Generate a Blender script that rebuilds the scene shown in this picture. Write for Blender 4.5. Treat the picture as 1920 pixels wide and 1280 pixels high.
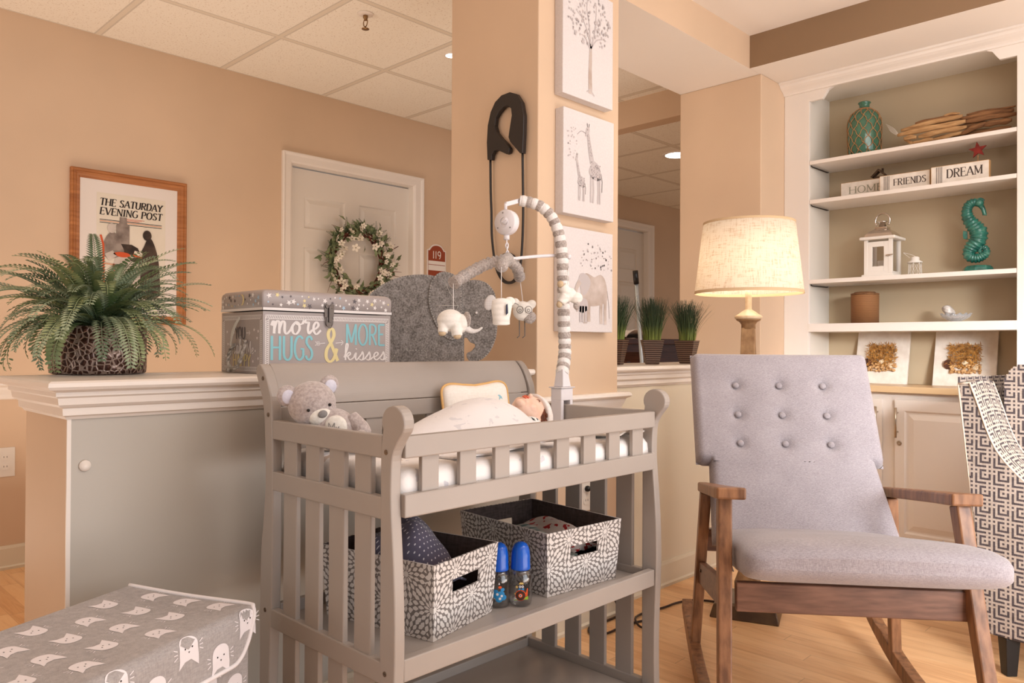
import bpy, bmesh, math, random
from mathutils import Vector, Matrix, Quaternion
V = Vector
PI = math.pi
SC = bpy.context.scene
COL = SC.collection
for o in list(bpy.data.objects): bpy.data.objects.remove(o)

# ---------------------------------------------------------------- camera
F = 1440.0; YAW, PIT, ROL, CH = .79866, -.00634, .00521, 1.0
_cy, _sy = math.cos(YAW), math.sin(YAW)
_M = Matrix(((math.cos(ROL), -math.sin(ROL), 0), (math.sin(ROL), math.cos(ROL), 0), (0, 0, 1))) @ \
     Matrix(((1, 0, 0), (0, math.cos(PIT), -math.sin(PIT)), (0, math.sin(PIT), math.cos(PIT)))) @ \
     Matrix(((_cy, -_sy, 0), (0, 0, -1), (_sy, _cy, 0)))
cam_d = bpy.data.cameras.new('camera'); cam = bpy.data.objects.new('camera', cam_d); COL.objects.link(cam)
cam_d.sensor_width = 36; cam_d.lens = F / 1920 * 36; cam_d.clip_start = .05
_r, _d, _f = _M[0], _M[1], _M[2]
cam.matrix_world = Matrix(((_r[0], -_d[0], -_f[0], 0), (_r[1], -_d[1], -_f[1], 0), (_r[2], -_d[2], -_f[2], CH), (0, 0, 0, 1)))
SC.camera = cam
CAMR, CAMF = V(_r), V(_f)

def at(px, py, Y):
    """world point seen at a pixel of the photograph at depth Y (metres)"""
    c = V(((px - 960) / F, (py - 640) / F, 1.0)) * Y
    return _M.transposed() @ c + V((0, 0, CH))

# ---------------------------------------------------------------- light and exposure
SC.view_settings.view_transform = 'Standard'
SC.view_settings.look = 'None'
SC.view_settings.gamma = 1.0
SC.view_settings.use_curve_mapping = False
SC.view_settings.exposure = .10
w = bpy.data.worlds.new('world'); SC.world = w; w.use_nodes = True
bg = w.node_tree.nodes['Background']; bg.inputs[0].default_value = (1.0, .96, .95, 1); bg.inputs[1].default_value = .38

def area(name, loc, target, sx, sy, power, col, spread=None):
    l = bpy.data.lights.new(name, 'AREA'); l.shape = 'RECTANGLE'; l.size = sx; l.size_y = sy
    l.energy = power; l.color = col
    if spread: l.spread = math.radians(spread)
    o = bpy.data.objects.new(name, l); COL.objects.link(o); o.location = loc
    o.rotation_euler = (V(target) - V(loc)).to_track_quat('-Z', 'Y').to_euler()
    return o
def point(name, loc, power, col, r=.04):
    l = bpy.data.lights.new(name, 'POINT'); l.energy = power; l.color = col; l.shadow_soft_size = r
    o = bpy.data.objects.new(name, l); COL.objects.link(o); o.location = loc
    return o
def spot(name, loc, target, power, col, ang=110, blend=.8, r=.06):
    l = bpy.data.lights.new(name, 'SPOT'); l.energy = power; l.color = col; l.shadow_soft_size = r
    l.spot_size = math.radians(ang); l.spot_blend = blend
    o = bpy.data.objects.new(name, l); COL.objects.link(o); o.location = loc
    o.rotation_euler = (V(target) - V(loc)).to_track_quat('-Z', 'Y').to_euler()
    return o
WARM = (1.0, .84, .66); SOFT = (1.0, .98, .98)
area('light_room_ceiling', (.9, .0, 2.44), (1.0, .3, 0), 2.4, 1.8, 18, SOFT)
area('light_added_key', (1.6, -3.0, 1.5), (2.0, 1.5, 1.1), 3.4, 2.2, 54, (.93, .95, 1.0))  # added key light out of view, for front faces; not a window
area('light_fill_corridor_end', (-2.9, 3.2, 1.3), (2.0, 3.9, 1.7), .9, 2.0, 24, (1.0, .91, .82))  # unseen fill added to graze the corridor ceiling and wall
area('light_fill_corridor_up', (1.3, 3.05, .35), (1.3, 3.05, 3), 3.2, .9, 17, (1.0, .89, .76))  # added up-light near the floor, stands in for bounce on the tiles
area('light_fill_room_up', (2.2, -1.0, .25), (2.4, -.2, 3), 3.0, 1.2, 36, (1.0, .98, .97))  # added low fill out of view, brightens soffit and ceiling undersides
area('light_hall_far', (9.6, 3.0, 1.3), (4.0, 3.0, 1.4), 1.4, 1.8, 6, WARM)
area('light_fill_cabinets', (.5, -2.0, 1.5), (3.72, .98, .36), .9, .8, 11, (.95, .97, 1.0), spread=30)  # narrow fill added to brighten the base cabinets; not a window
area('light_right_ceiling', (2.2, -.2, 2.44), (3.2, .9, 0.9), 1.6, 1.2, 26, SOFT)

# ---------------------------------------------------------------- node helpers
def srgb(*c):
    if len(c) == 1:
        h = c[0].lstrip('#'); c = [int(h[i:i + 2], 16) for i in (0, 2, 4)]
    return tuple(((v / 255 / 12.92) if v / 255 <= .04045 else ((v / 255 + .055) / 1.055) ** 2.4) for v in c)

class NT:
    def __init__(s, m): s.t = m.node_tree; s.n = s.t.nodes; s.l = s.t.links; s.bsdf = s.n.get('Principled BSDF')
    def new(s, t, **k):
        n = s.n.new(t)
        for a, b in k.items(): setattr(n, a, b)
        return n
    def put(s, sock, v):
        if isinstance(v, (int, float)): sock.default_value = v
        elif isinstance(v, tuple): sock.default_value = v if len(v) == len(sock.default_value) else tuple(v) + (1,)
        else: s.l.new(v.s if isinstance(v, X) else v, sock)
    def coord(s, kind='Object'): return s.new('ShaderNodeTexCoord').outputs[kind]
    def xyz(s, vec):
        n = s.new('ShaderNodeSeparateXYZ'); s.l.new(vec, n.inputs[0]); return [X(s, o) for o in n.outputs]
    def mapping(s, vec, scale=(1, 1, 1), loc=(0, 0, 0), rot=(0, 0, 0)):
        n = s.new('ShaderNodeMapping'); s.l.new(vec, n.inputs[0])
        n.inputs['Scale'].default_value = scale; n.inputs['Location'].default_value = loc; n.inputs['Rotation'].default_value = rot
        return n.outputs[0]
    def noise(s, vec, scale, detail=3, rough=.5, dist=0):
        n = s.new('ShaderNodeTexNoise'); s.l.new(vec, n.inputs['Vector']); n.inputs['Scale'].default_value = scale
        n.inputs['Detail'].default_value = detail; n.inputs['Roughness'].default_value = rough; n.inputs['Distortion'].default_value = dist
        return X(s, n.outputs[0])
    def ramp(s, fac, stops):
        n = s.new('ShaderNodeValToRGB'); s.put(n.inputs[0], fac); e = n.color_ramp.elements
        while len(e) < len(stops): e.new(.5)
        for el, (p, c) in zip(e, stops): el.position = p; el.color = tuple(c) + (1,) if len(c) == 3 else c
        return n.outputs[0]
    def mix(s, fac, a, b, mode='MIX'):
        n = s.new('ShaderNodeMix', data_type='RGBA', blend_type=mode)
        s.put(n.inputs[0], fac); s.put(n.inputs[6], a); s.put(n.inputs[7], b)
        return n.outputs[2]
    def bump(s, h, strength=.3, dist=.002):
        n = s.new('ShaderNodeBump'); n.inputs['Strength'].default_value = strength; n.inputs['Distance'].default_value = dist
        s.put(n.inputs['Height'], h); s.l.new(n.outputs[0], s.bsdf.inputs['Normal'])
    def color(s, v): s.put(s.bsdf.inputs['Base Color'], v)
class X:
    """a node socket one can do arithmetic with"""
    def __init__(s, nt, so): s.nt = nt; s.s = so
    def op(s, o, *a):
        n = s.nt.new('ShaderNodeMath', operation=o)
        s.nt.l.new(s.s, n.inputs[0])
        for i, b in enumerate(a): s.nt.put(n.inputs[i + 1], b)
        return X(s.nt, n.outputs[0])
    def __add__(s, b): return s.op('ADD', b)
    def __sub__(s, b): return s.op('SUBTRACT', b)
    def __mul__(s, b): return s.op('MULTIPLY', b)
    def __truediv__(s, b): return s.op('DIVIDE', b)
    def lt(s, b): return s.op('LESS_THAN', b)
    def gt(s, b): return s.op('GREATER_THAN', b)
    def floor(s): return s.op('FLOOR')
    def fract(s): return s.op('FRACT')
    def abs(s): return s.op('ABSOLUTE')
    def mod(s, b): return s.op('FLOORED_MODULO', b)
    def max(s, b): return s.op('MAXIMUM', b)
    def min(s, b): return s.op('MINIMUM', b)

MATS = {}
def mat(name, col=None, rough=.5, metal=0, spec=.5, sheen=0, fn=None, coat=0, trans=0, ior=1.45, emit=None, estr=0, sss=0):
    if name in MATS: return MATS[name]
    m = bpy.data.materials.new(name); m.use_nodes = True; b = m.node_tree.nodes['Principled BSDF']
    if col: b.inputs['Base Color'].default_value = tuple(col) + (1,)
    b.inputs['Roughness'].default_value = rough; b.inputs['Metallic'].default_value = metal
    b.inputs['Specular IOR Level'].default_value = spec; b.inputs['Sheen Weight'].default_value = sheen
    b.inputs['Coat Weight'].default_value = coat; b.inputs['Transmission Weight'].default_value = trans; b.inputs['IOR'].default_value = ior
    if sss: b.inputs['Subsurface Weight'].default_value = sss; b.inputs['Subsurface Scale'].default_value = .01
    if emit: b.inputs['Emission Color'].default_value = tuple(emit) + (1,); b.inputs['Emission Strength'].default_value = estr
    if fn: fn(NT(m))
    if col: m.diffuse_color = tuple(col) + (1,)
    MATS[name] = m
    return m

def noisy(c1, c2, scale, bump=0, dist=.001, detail=4, stretch=(1, 1, 1), lo=.35, hi=.65):
    def fn(t):
        v = t.mapping(t.coord(), stretch)
        n = t.noise(v, scale, detail)
        t.color(t.ramp(n, [(lo, c1), (hi, c2)]))
        if bump: t.bump(n, bump, dist)
    return fn
def sc(c, k): return tuple(min(1, x * k) for x in c)

# ---------------------------------------------------------------- mesh builder
class G:
    def __init__(s): s.b = bmesh.new(); s.mi = 0
    def face(s, pts, mi=None):
        vs = [s.b.verts.new(p) for p in pts]
        try: f = s.b.faces.new(vs)
        except ValueError: return
        f.material_index = s.mi if mi is None else mi
        return f
    def box(s, x0, x1, y0, y1, z0, z1, mi=None, M=None):
        P = [V((x, y, z)) for x in (x0, x1) for y in (y0, y1) for z in (z0, z1)]
        if M: P = [M @ p for p in P]
        vs = [s.b.verts.new(p) for p in P]
        for f in ((0, 1, 3, 2), (4, 6, 7, 5), (0, 4, 5, 1), (2, 3, 7, 6), (0, 2, 6, 4), (1, 5, 7, 3)):
            q = s.b.faces.new([vs[i] for i in f]); q.material_index = s.mi if mi is None else mi
        return s
    def beam(s, a, b, w, h, up=V((0, 0, 1)), mi=None, w2=None, h2=None):
        """rectangular bar from a to b; w along up x axis, h along up"""
        a, b = V(a), V(b); d = (b - a).normalized(); r = d.cross(up).normalized(); u = r.cross(d).normalized()
        w2 = w if w2 is None else w2; h2 = h if h2 is None else h2
        ring = lambda c, w, h: [c - r * w / 2 - u * h / 2, c + r * w / 2 - u * h / 2, c + r * w / 2 + u * h / 2, c - r * w / 2 + u * h / 2]
        s.loft([ring(a, w, h), ring(b, w2, h2)], mi=mi)
        return s
    def loft(s, rings, closed=True, cap=True, mi=None, loop=False, smooth=False):
        mi = s.mi if mi is None else mi
        R = [[s.b.verts.new(p) for p in r] for r in rings]; n = len(R[0])
        pairs = list(zip(R, R[1:])) + ([(R[-1], R[0])] if loop else [])
        for A, B in pairs:
            for i in range(n if closed else n - 1):
                j = (i + 1) % n
                f = s.b.faces.new([A[i], A[j], B[j], B[i]]); f.material_index = mi; f.smooth = smooth
        if cap and closed and not loop:
            for r, rev in ((R[0], True), (R[-1], False)):
                try: f = s.b.faces.new(r[::-1] if rev else r); f.material_index = mi
                except ValueError: pass
        return s
    def tube(s, pts, r, n=8, closed=False, mi=None, cap=True):
        pts = [V(p) for p in pts]; m = len(pts)
        rr = r if isinstance(r, (list, tuple)) else [r] * m
        rings = []; up = None
        for i, p in enumerate(pts):
            if closed: d = pts[(i + 1) % m] - pts[i - 1]
            else: d = pts[min(i + 1, m - 1)] - pts[max(i - 1, 0)]
            d = d.normalized() if d.length > 1e-9 else V((0, 0, 1))
            if up is None: up = V((0, 0, 1)) if abs(d.z) < .9 else V((1, 0, 0))
            sd = d.cross(up)
            if sd.length < 1e-6: sd = d.cross(V((.3, 1, .2)))
            sd.normalize(); up = sd.cross(d).normalized()
            rings.append([p + (sd * math.cos(2 * PI * k / n) + up * math.sin(2 * PI * k / n)) * rr[i] for k in range(n)])
        s.loft(rings, mi=mi, loop=closed, cap=cap, smooth=True)
        return s
    def lathe(s, prof, c=(0, 0, 0), n=24, sx=1, sy=1, mi=None, M=None, smooth=True, cap=True):
        rings = []
        for r, z in prof:
            ring = [V((r * sx * math.cos(2 * PI * k / n), r * sy * math.sin(2 * PI * k / n), z)) + V(c) for k in range(n)]
            if M: ring = [M @ p for p in ring]
            rings.append(ring)
        s.loft(rings, mi=mi, smooth=smooth, cap=cap); return s
    def cyl(s, a, b, r, n=16, mi=None, r2=None):
        a, b = V(a), V(b); q = (b - a).to_track_quat('Z', 'Y').to_matrix().to_4x4(); q.translation = a
        L = (b - a).length; r2 = r if r2 is None else r2
        rings = [[q @ V((rr * math.cos(2 * PI * k / n), rr * math.sin(2 * PI * k / n), z)) for k in range(n)] for rr, z in ((r, 0), (r2, L))]
        s.loft(rings, mi=mi, smooth=n > 8); return s
    def ball(s, c, rx, ry=None, rz=None, M=None, sub=2, mi=None):
        ry = rx if ry is None else ry; rz = rx if rz is None else rz
        T = Matrix.Translation(V(c)) @ (M.to_4x4() if M else Matrix()) @ Matrix.Diagonal((rx, ry, rz, 1))
        r = bmesh.ops.create_icosphere(s.b, subdivisions=sub, radius=1, matrix=T)
        mi = s.mi if mi is None else mi
        for v in r['verts']:
            for f in v.link_faces: f.material_index = mi; f.smooth = True
        return s
    def prism(s, poly, fr, d0, d1, mi=None, side=None):
        """poly: 2D outline; fr: function (a,b,depth)->point"""
        A = [s.b.verts.new(fr(a, b, d0)) for a, b in poly]; B = [s.b.verts.new(fr(a, b, d1)) for a, b in poly]
        mi = s.mi if mi is None else mi
        for q in (A[::-1], B):
            f = s.b.faces.new(q); f.material_index = mi
        n = len(A)
        for i in range(n):
            f = s.b.faces.new([A[i], A[(i + 1) % n], B[(i + 1) % n], B[i]]); f.material_index = mi if side is None else side
        return s
    def ribbon(s, pts, w, N, mi=None, off=0):
        """flat stroke: pts on a plane with normal N"""
        pts = [V(p) for p in pts]; N = V(N); m = len(pts)
        L, R = [], []
        for i, p in enumerate(pts):
            d = (pts[min(i + 1, m - 1)] - pts[max(i - 1, 0)]).normalized(); sd = N.cross(d).normalized()
            ww = w[i] if isinstance(w, list) else w
            L.append(p + sd * ww / 2 + N * off); R.append(p - sd * ww / 2 + N * off)
        for i in range(m - 1): s.face([R[i], R[i + 1], L[i + 1], L[i]], mi)
        return s

FR = {}   # world frame of each object, for parts given in world coordinates
def finish(g, me):
    bmesh.ops.recalc_face_normals(g.b, faces=g.b.faces)
    g.b.to_mesh(me); g.b.free()
def obj(name, g, m, parent=None, smooth=False, bevel=0, local=False, sub=0, label=None, seg=2, recalc=True, solid=0, remesh=0, disp=None, smod=0):
    me = bpy.data.meshes.new(name)
    o = bpy.data.objects.new(name, me)
    if parent is not None:
        M = FR[parent.name]
        if not local: bmesh.ops.transform(g.b, matrix=M.inverted(), verts=g.b.verts)
        o.parent = parent
    else:
        if not local and len(g.b.verts):
            xs = [v.co for v in g.b.verts]
            c = V(((min(v.x for v in xs) + max(v.x for v in xs)) / 2, (min(v.y for v in xs) + max(v.y for v in xs)) / 2, min(v.z for v in xs)))
            bmesh.ops.translate(g.b, vec=-c, verts=g.b.verts); o.location = c; M = Matrix.Translation(c)
        else: M = Matrix()
    if recalc: bmesh.ops.recalc_face_normals(g.b, faces=g.b.faces)
    if smooth:
        for f in g.b.faces: f.smooth = True
    g.b.to_mesh(me); g.b.free()
    for q in (m if isinstance(m, (list, tuple)) else [m]): me.materials.append(q)
    COL.objects.link(o); FR[o.name] = M
    if remesh:
        r = o.modifiers.new('r', 'REMESH'); r.mode = 'VOXEL'; r.voxel_size = remesh; r.use_smooth_shade = True
        if smod: q = o.modifiers.new('s', 'SMOOTH'); q.factor = .7; q.iterations = smod
    if solid: q = o.modifiers.new('t', 'SOLIDIFY'); q.thickness = solid; q.offset = 0
    if bevel: q = o.modifiers.new('b', 'BEVEL'); q.width = bevel; q.segments = seg; q.limit_method = 'ANGLE'; q.angle_limit = .7; q.harden_normals = False
    if sub: q = o.modifiers.new('u', 'SUBSURF'); q.levels = sub; q.render_levels = sub
    if disp:
        tx = bpy.data.textures.new(name, 'CLOUDS'); tx.noise_scale = disp[1]
        q = o.modifiers.new('d', 'DISPLACE'); q.texture = tx; q.strength = disp[0]; q.texture_coords = 'LOCAL'; q.mid_level = .5
    if label: o['label'] = label
    return o
def thing(name, label, cat, loc=(0, 0, 0), rot=0, group=None):
    o = bpy.data.objects.new(name, None); COL.objects.link(o); o.empty_display_size = .05
    o.location = loc; o.rotation_euler = (0, 0, rot)
    o['label'] = label; o['category'] = cat
    if group: o['group'] = group
    FR[o.name] = Matrix.Translation(V(loc)) @ Matrix.Rotation(rot, 4, 'Z')
    return o
def tag(o, label, cat, group=None, kind=None):
    o['label'] = label; o['category'] = cat
    if group: o['group'] = group
    if kind: o['kind'] = kind
    return o
def struct(name, g, m, label=None, **k):
    o = obj(name, g, m, **k); o['kind'] = 'structure'
    if label: o['label'] = label
    return o
def copy_tree(o, parent=None):
    c = o.copy(); COL.objects.link(c); c.parent = parent; FR[c.name] = FR[o.name]
    for ch in [q for q in bpy.data.objects if q.parent == o]: copy_tree(ch, c)
    return c
def catmull(P, n=6, closed=False):
    P = [V(p) for p in P]; out = []; m = len(P)
    for i in range(m if closed else m - 1):
        if closed: a, b, c, d = P[i - 1], P[i], P[(i + 1) % m], P[(i + 2) % m]
        else: a, b, c, d = P[max(i - 1, 0)], P[i], P[i + 1], P[min(i + 2, m - 1)]
        for k in range(n):
            t = k / n
            out.append(.5 * ((2 * b) + (c - a) * t + (2 * a - 5 * b + 4 * c - d) * t * t + (3 * b - a - 3 * c + d) * t ** 3))
    if not closed: out.append(P[-1])
    return out
def c2(P, n=6, closed=False): return [(p.x, p.y) for p in catmull([(a, b, 0) for a, b in P], n, closed)]
rnd = random.Random(7)
# ---------------------------------------------------------------- lettering drawn with a pen of our own
def arc(cx, cy, rx, ry, a0, a1, n=10): return [(cx + rx * math.cos(math.radians(a0 + (a1 - a0) * k / n)), cy + ry * math.sin(math.radians(a0 + (a1 - a0) * k / n))) for k in range(n + 1)]
UPG = {  # glyph: (advance, strokes); strokes on a cap height of 1
 'A': (.72, [[(0, 0), (.33, 1)], [(.33, 1), (.66, 0)], [(.12, .34), (.54, .34)]]),
 'D': (.70, [[(.08, 0), (.08, 1)], [(.08, 1), (.28, 1)] + arc(.28, .5, .34, .5, 85, -85, 12) + [(.28, 0), (.08, 0)]]),
 'E': (.60, [[(.08, 0), (.08, 1)], [(.08, 1), (.52, 1)], [(.08, .53), (.42, .53)], [(.08, 0), (.54, 0)]]),
 'F': (.56, [[(.08, 0), (.08, 1)], [(.08, 1), (.52, 1)], [(.08, .52), (.42, .52)]]),
 'G': (.72, [arc(.38, .5, .34, .5, 50, 320, 16) + [(.64, .20), (.64, .46), (.44, .46)]]),
 'H': (.74, [[(.08, 0), (.08, 1)], [(.62, 0), (.62, 1)], [(.08, .52), (.62, .52)]]),
 'I': (.30, [[(.13, 0), (.13, 1)]]),
 'K': (.68, [[(.08, 0), (.08, 1)], [(.58, 1), (.08, .42)], [(.24, .6), (.62, 0)]]),
 'M': (.86, [[(.08, 0), (.08, 1)], [(.08, 1), (.41, .12)], [(.41, .12), (.74, 1)], [(.74, 1), (.74, 0)]]),
 'N': (.74, [[(.08, 0), (.08, 1)], [(.08, 1), (.62, 0)], [(.62, 0), (.62, 1)]]),
 'O': (.76, [arc(.36, .5, .32, .5, 90, 450, 24)]),
 'P': (.60, [[(.08, 0), (.08, 1)], [(.08, 1), (.26, 1)] + arc(.26, .74, .26, .26, 85, -85, 10) + [(.08, .48)]]),
 'R': (.66, [[(.08, 0), (.08, 1)], [(.08, 1), (.28, 1)] + arc(.28, .75, .26, .25, 85, -85, 10) + [(.08, .5)], [(.28, .5), (.58, 0)]]),
 'S': (.58, [c2([(.48, .84), (.34, .99), (.14, .93), (.08, .74), (.24, .56), (.42, .42), (.48, .20), (.32, .01), (.12, .05), (.04, .18)], 4)]),
 'T': (.62, [[(.30, 0), (.30, 1)], [(.0, 1), (.60, 1)]]),
 'U': (.72, [[(.08, 1), (.08, .30)] + arc(.34, .28, .26, .28, 180, 360, 12) + [(.60, 1)]]),
 'V': (.68, [[(0, 1), (.32, 0)], [(.32, 0), (.64, 1)]]),
 'Y': (.64, [[(0, 1), (.30, .48)], [(.60, 1), (.30, .48)], [(.30, .48), (.30, 0)]]),
 '1': (.34, [[(.14, 0), (.14, 1)]]),
 '9': (.58, [arc(.27, .70, .22, .28, 0, 360, 18) + [(.49, .70), (.46, .30), (.30, 0)]]),
 ' ': (.34, []),
 '&': (.80, [c2([(.72, .02), (.46, .40), (.20, .78), (.28, .98), (.44, .98), (.50, .80), (.34, .58), (.12, .36), (.10, .12), (.28, 0), (.50, .10), (.66, .40)], 5)]),
}
LOG = {
 'm': (.92, [c2([(0, .30), (.07, .46), (.14, .42), (.13, .2), (.12, 0)], 5), c2([(.12, .15), (.24, .46), (.36, .44), (.37, .2), (.36, 0)], 5), c2([(.36, .15), (.50, .46), (.62, .42), (.62, .12), (.72, .0), (.92, .16)], 5)]),
 'o': (.58, [c2([(0, .16), (.08, .30), (.26, .47), (.08, .30), (.10, .06), (.26, .0), (.42, .18), (.38, .40), (.26, .47), (.34, .36), (.58, .40)], 5)]),
 'r': (.46, [c2([(0, .40), (.10, .56), (.16, .44), (.30, .46), (.26, .20), (.32, .02), (.46, .16)], 5)]),
 'e': (.46, [c2([(0, .16), (.20, .22), (.34, .36), (.24, .48), (.10, .34), (.10, .12), (.24, .0), (.46, .16)], 5)]),
 'k': (.56, [c2([(0, .16), (.16, .60), (.22, .92), (.14, 1.0), (.09, .70), (.08, 0)], 5), c2([(.08, .2), (.28, .47), (.36, .36), (.20, .24), (.10, .24)], 5), c2([(.20, .24), (.34, .02), (.56, .16)], 5)]),
 'i': (.30, [c2([(0, .16), (.12, .46), (.10, .14), (.16, .0), (.30, .16)], 5), [(.13, .66), (.15, .70)]]),
 's': (.40, [c2([(0, .16), (.14, .36), (.20, .50), (.26, .22), (.18, .0), (.04, .04), (.04, .08)], 5), c2([(.20, .01), (.30, .04), (.40, .16)], 5)]),
 'a': (.56, [c2([(.36, .42), (.20, .48), (.06, .24), (.14, .0), (.28, .14), (.38, .44), (.36, .12), (.42, .0), (.56, .16)], 5)]),
 'y': (.5, [c2([(0, .4), (.06, .2), (.16, .04), (.28, .2), (.34, .44), (.30, .0), (.16, -.34), (.06, -.2), (.3, .0), (.5, .16)], 5)]),
}
SEG = [0]
def write(g, text, fr, x, y, h, wmax=None, w=None, thin=.035, thick=.12, serif=False, lower=False, slant=0, mi=0, gap=.06, xs=1, lift=0):
    """text on a surface: fr(a,b,d) maps to the world; x,y the baseline start; h the cap height; w fits the width"""
    adv = []; 
    for c in text: adv.append((LOG if c in LOG else UPG)[c][0] * xs + (0 if c in LOG else gap))
    tot = sum(adv); k = (w / (tot * h)) if w else 1
    cx = 0
    O = fr(0, 0, 0); N = (fr(0, 0, .001) - O).normalized()
    sn = 0
    for c, ad in zip(text, adv):
        for st in (LOG if c in LOG else UPG)[c][1]:
            pts = [((cx + px * xs) * k + py * slant, py) for px, py in st]
            m = len(pts); L, R = [], []
            for i in range(m):
                a = pts[max(i - 1, 0)]; b = pts[min(i + 1, m - 1)]; dx, dy = (b[0] - a[0]), b[1] - a[1]; q = math.hypot(dx, dy) or 1
                ww = thin + (thick - thin) * (abs(dy) / q) ** 1.5 * (.35 if (serif and len(st) == 2 and c in 'AMNV' and dx * dy > 0) else 1)
                if serif and c in 'MN' and len(st) == 2 and abs(dx) < .01 and st[0][0] < .5: ww = thin + (thick - thin) * .15
                L.append((pts[i][0] - dy / q * ww / 2, pts[i][1] + dx / q * ww / 2)); R.append((pts[i][0] + dy / q * ww / 2, pts[i][1] - dx / q * ww / 2))
            T = lambda p: fr(x + p[0] * h, y + p[1] * h, lift)
            for i in range(m - 1):
                T = lambda p, i=i: fr(x + p[0] * h, y + p[1] * h, lift + .000012 * i + .00004 * sn)
                g.face([T(R[i]), T(R[i + 1]), T(L[i + 1]), T(L[i])], mi)
            sn += 1
            if serif and len(st) == 2 and abs(st[0][0] - st[1][0]) < .5 and abs(st[0][1] - st[1][1]) > .4:
                for (px, py) in st:
                    if c in 'AVMN' and .05 < py < .9 : continue
                    if c in 'AV' and py > .9 and c == 'A': continue
                    q = (cx + px * xs) * k + py * slant; s_ = .13 * k ** .5; yy = py - thin / 2 if py > .5 else py + thin / 2
                    g.face([T((q - s_, yy - thin / 2)), T((q + s_, yy - thin / 2)), T((q + s_, yy + thin / 2)), T((q - s_, yy + thin / 2))], mi)
            if serif and c in 'EFTLG' and len(st) == 2 and abs(st[0][1] - st[1][1]) < .01:
                for (px, py) in (st if c == 'T' else st[1:]):
                    q = (cx + px * xs) * k + py * slant; s_ = .09; sg = -1 if py > .8 else (1 if py < .2 else 0)
                    y0, y1 = (py - .16, py) if sg < 0 else ((py, py + .18) if sg > 0 else (py - .08, py + .08))
                    g.face([T((q - thin / 2, y0)), T((q + thin / 2, y0)), T((q + thin / 2, y1)), T((q - thin / 2, y1))], mi)
        cx += ad
def star(g, fr, x, y, r, mi=0, rot=0, lift=0, k=.42):
    P = starpts0(x, y, r, k, rot); c = fr(x, y, lift)
    for i in range(len(P)): g.face([c, fr(*P[i], lift), fr(*P[(i + 1) % len(P)], lift)], mi)
def starpts0(cx, cy, r, k=.42, rot=0, n=5):
    return [(cx + (r if i % 2 == 0 else r * k) * math.sin(rot + i * PI / n), cy + (r if i % 2 == 0 else r * k) * math.cos(rot + i * PI / n)) for i in range(2 * n)]
def poly(g, fr, P, mi=0, lift=0):
    """filled outline as a fan from its centroid-ish strips (ngon)"""
    g.face([fr(a, b, lift) for a, b in P], mi)
def disc(g, fr, x, y, rx, ry=None, mi=0, lift=0, n=16): poly(g, fr, [(x + rx * math.cos(2 * PI * k / n), y + (ry or rx) * math.sin(2 * PI * k / n)) for k in range(n)], mi, lift)
def stroke(g, fr, P, w, mi=0, lift=0):
    m = len(P); L, R = [], []
    for i in range(m):
        a, b = P[max(i - 1, 0)], P[min(i + 1, m - 1)]; dx, dy = b[0] - a[0], b[1] - a[1]; q = math.hypot(dx, dy) or 1
        ww = w[i] if isinstance(w, list) else w
        L.append((P[i][0] - dy / q * ww / 2, P[i][1] + dx / q * ww / 2)); R.append((P[i][0] + dy / q * ww / 2, P[i][1] - dx / q * ww / 2))
    for i in range(m - 1): g.face([fr(*R[i], lift), fr(*R[i + 1], lift), fr(*L[i + 1], lift), fr(*L[i], lift)], mi)
# ---------------------------------------------------------------- materials
def wall_fn(c, k=.04):
    def fn(t):
        n = t.noise(t.coord(), 2.2, 3); t.color(t.ramp(n, [(.3, sc(c, 1 - k)), (.7, sc(c, 1 + k))]))
        t.bump(t.noise(t.coord(), 260, 2), .12, .0006)
    return fn
TAN = srgb(213, 184, 155)
M_wall = mat('tan wall paint', rough=.6, fn=wall_fn(TAN))
M_cream = mat('cream wall paint', rough=.55, fn=wall_fn(srgb(222, 210, 188)))
M_grayp = mat('grey satin panel paint', rough=.3, fn=wall_fn(srgb(186, 178, 166), .02))
M_taupe = mat('taupe soffit face', rough=.6, fn=wall_fn(srgb(140, 112, 84)))  # soffit side face, browner and darker than the tan walls
M_white = mat('white trim paint', rough=.32, fn=wall_fn(srgb(236, 226, 216), .012))
M_ceilw = mat('smooth white ceiling paint', rough=.8, fn=wall_fn(srgb(238, 228, 218), .01))
M_door = mat('white door paint', rough=.4, fn=wall_fn(srgb(228, 219, 208), .012))
def ceil_fn(t):
    x, y, z = t.xyz(t.coord('Generated'))
    g = t.new('ShaderNodeNewGeometry'); px, py, pz = t.xyz(g.outputs['Position'])
    S = .618
    fx = ((px - 1.238) / S).fract(); fy = ((py - 3.988 + .61) / S).fract()
    e = .017
    gx = (fx - .5).abs().gt(.5 - e); gy = (fy - .5).abs().gt(.5 - e); gr = gx.max(gy)
    n = t.noise(g.outputs['Position'], 120, 3, .6)
    spec = n.gt(.62)
    c = t.mix(spec * .5, (srgb(244, 236, 222)), (srgb(190, 164, 136)))
    c = t.mix(gr, c, (srgb(226, 214, 196)))
    edge = ((fx - .5).abs().gt(.5 - e - .012)).max((fy - .5).abs().gt(.5 - e - .012)) - gr
    c = t.mix(edge * .35, c, (srgb(120, 98, 74)))
    t.color(c); t.bump(gr * 1.0 - spec * .3, .6, .004)
M_tile = mat('acoustic ceiling tile', rough=.9, fn=ceil_fn)
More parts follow.
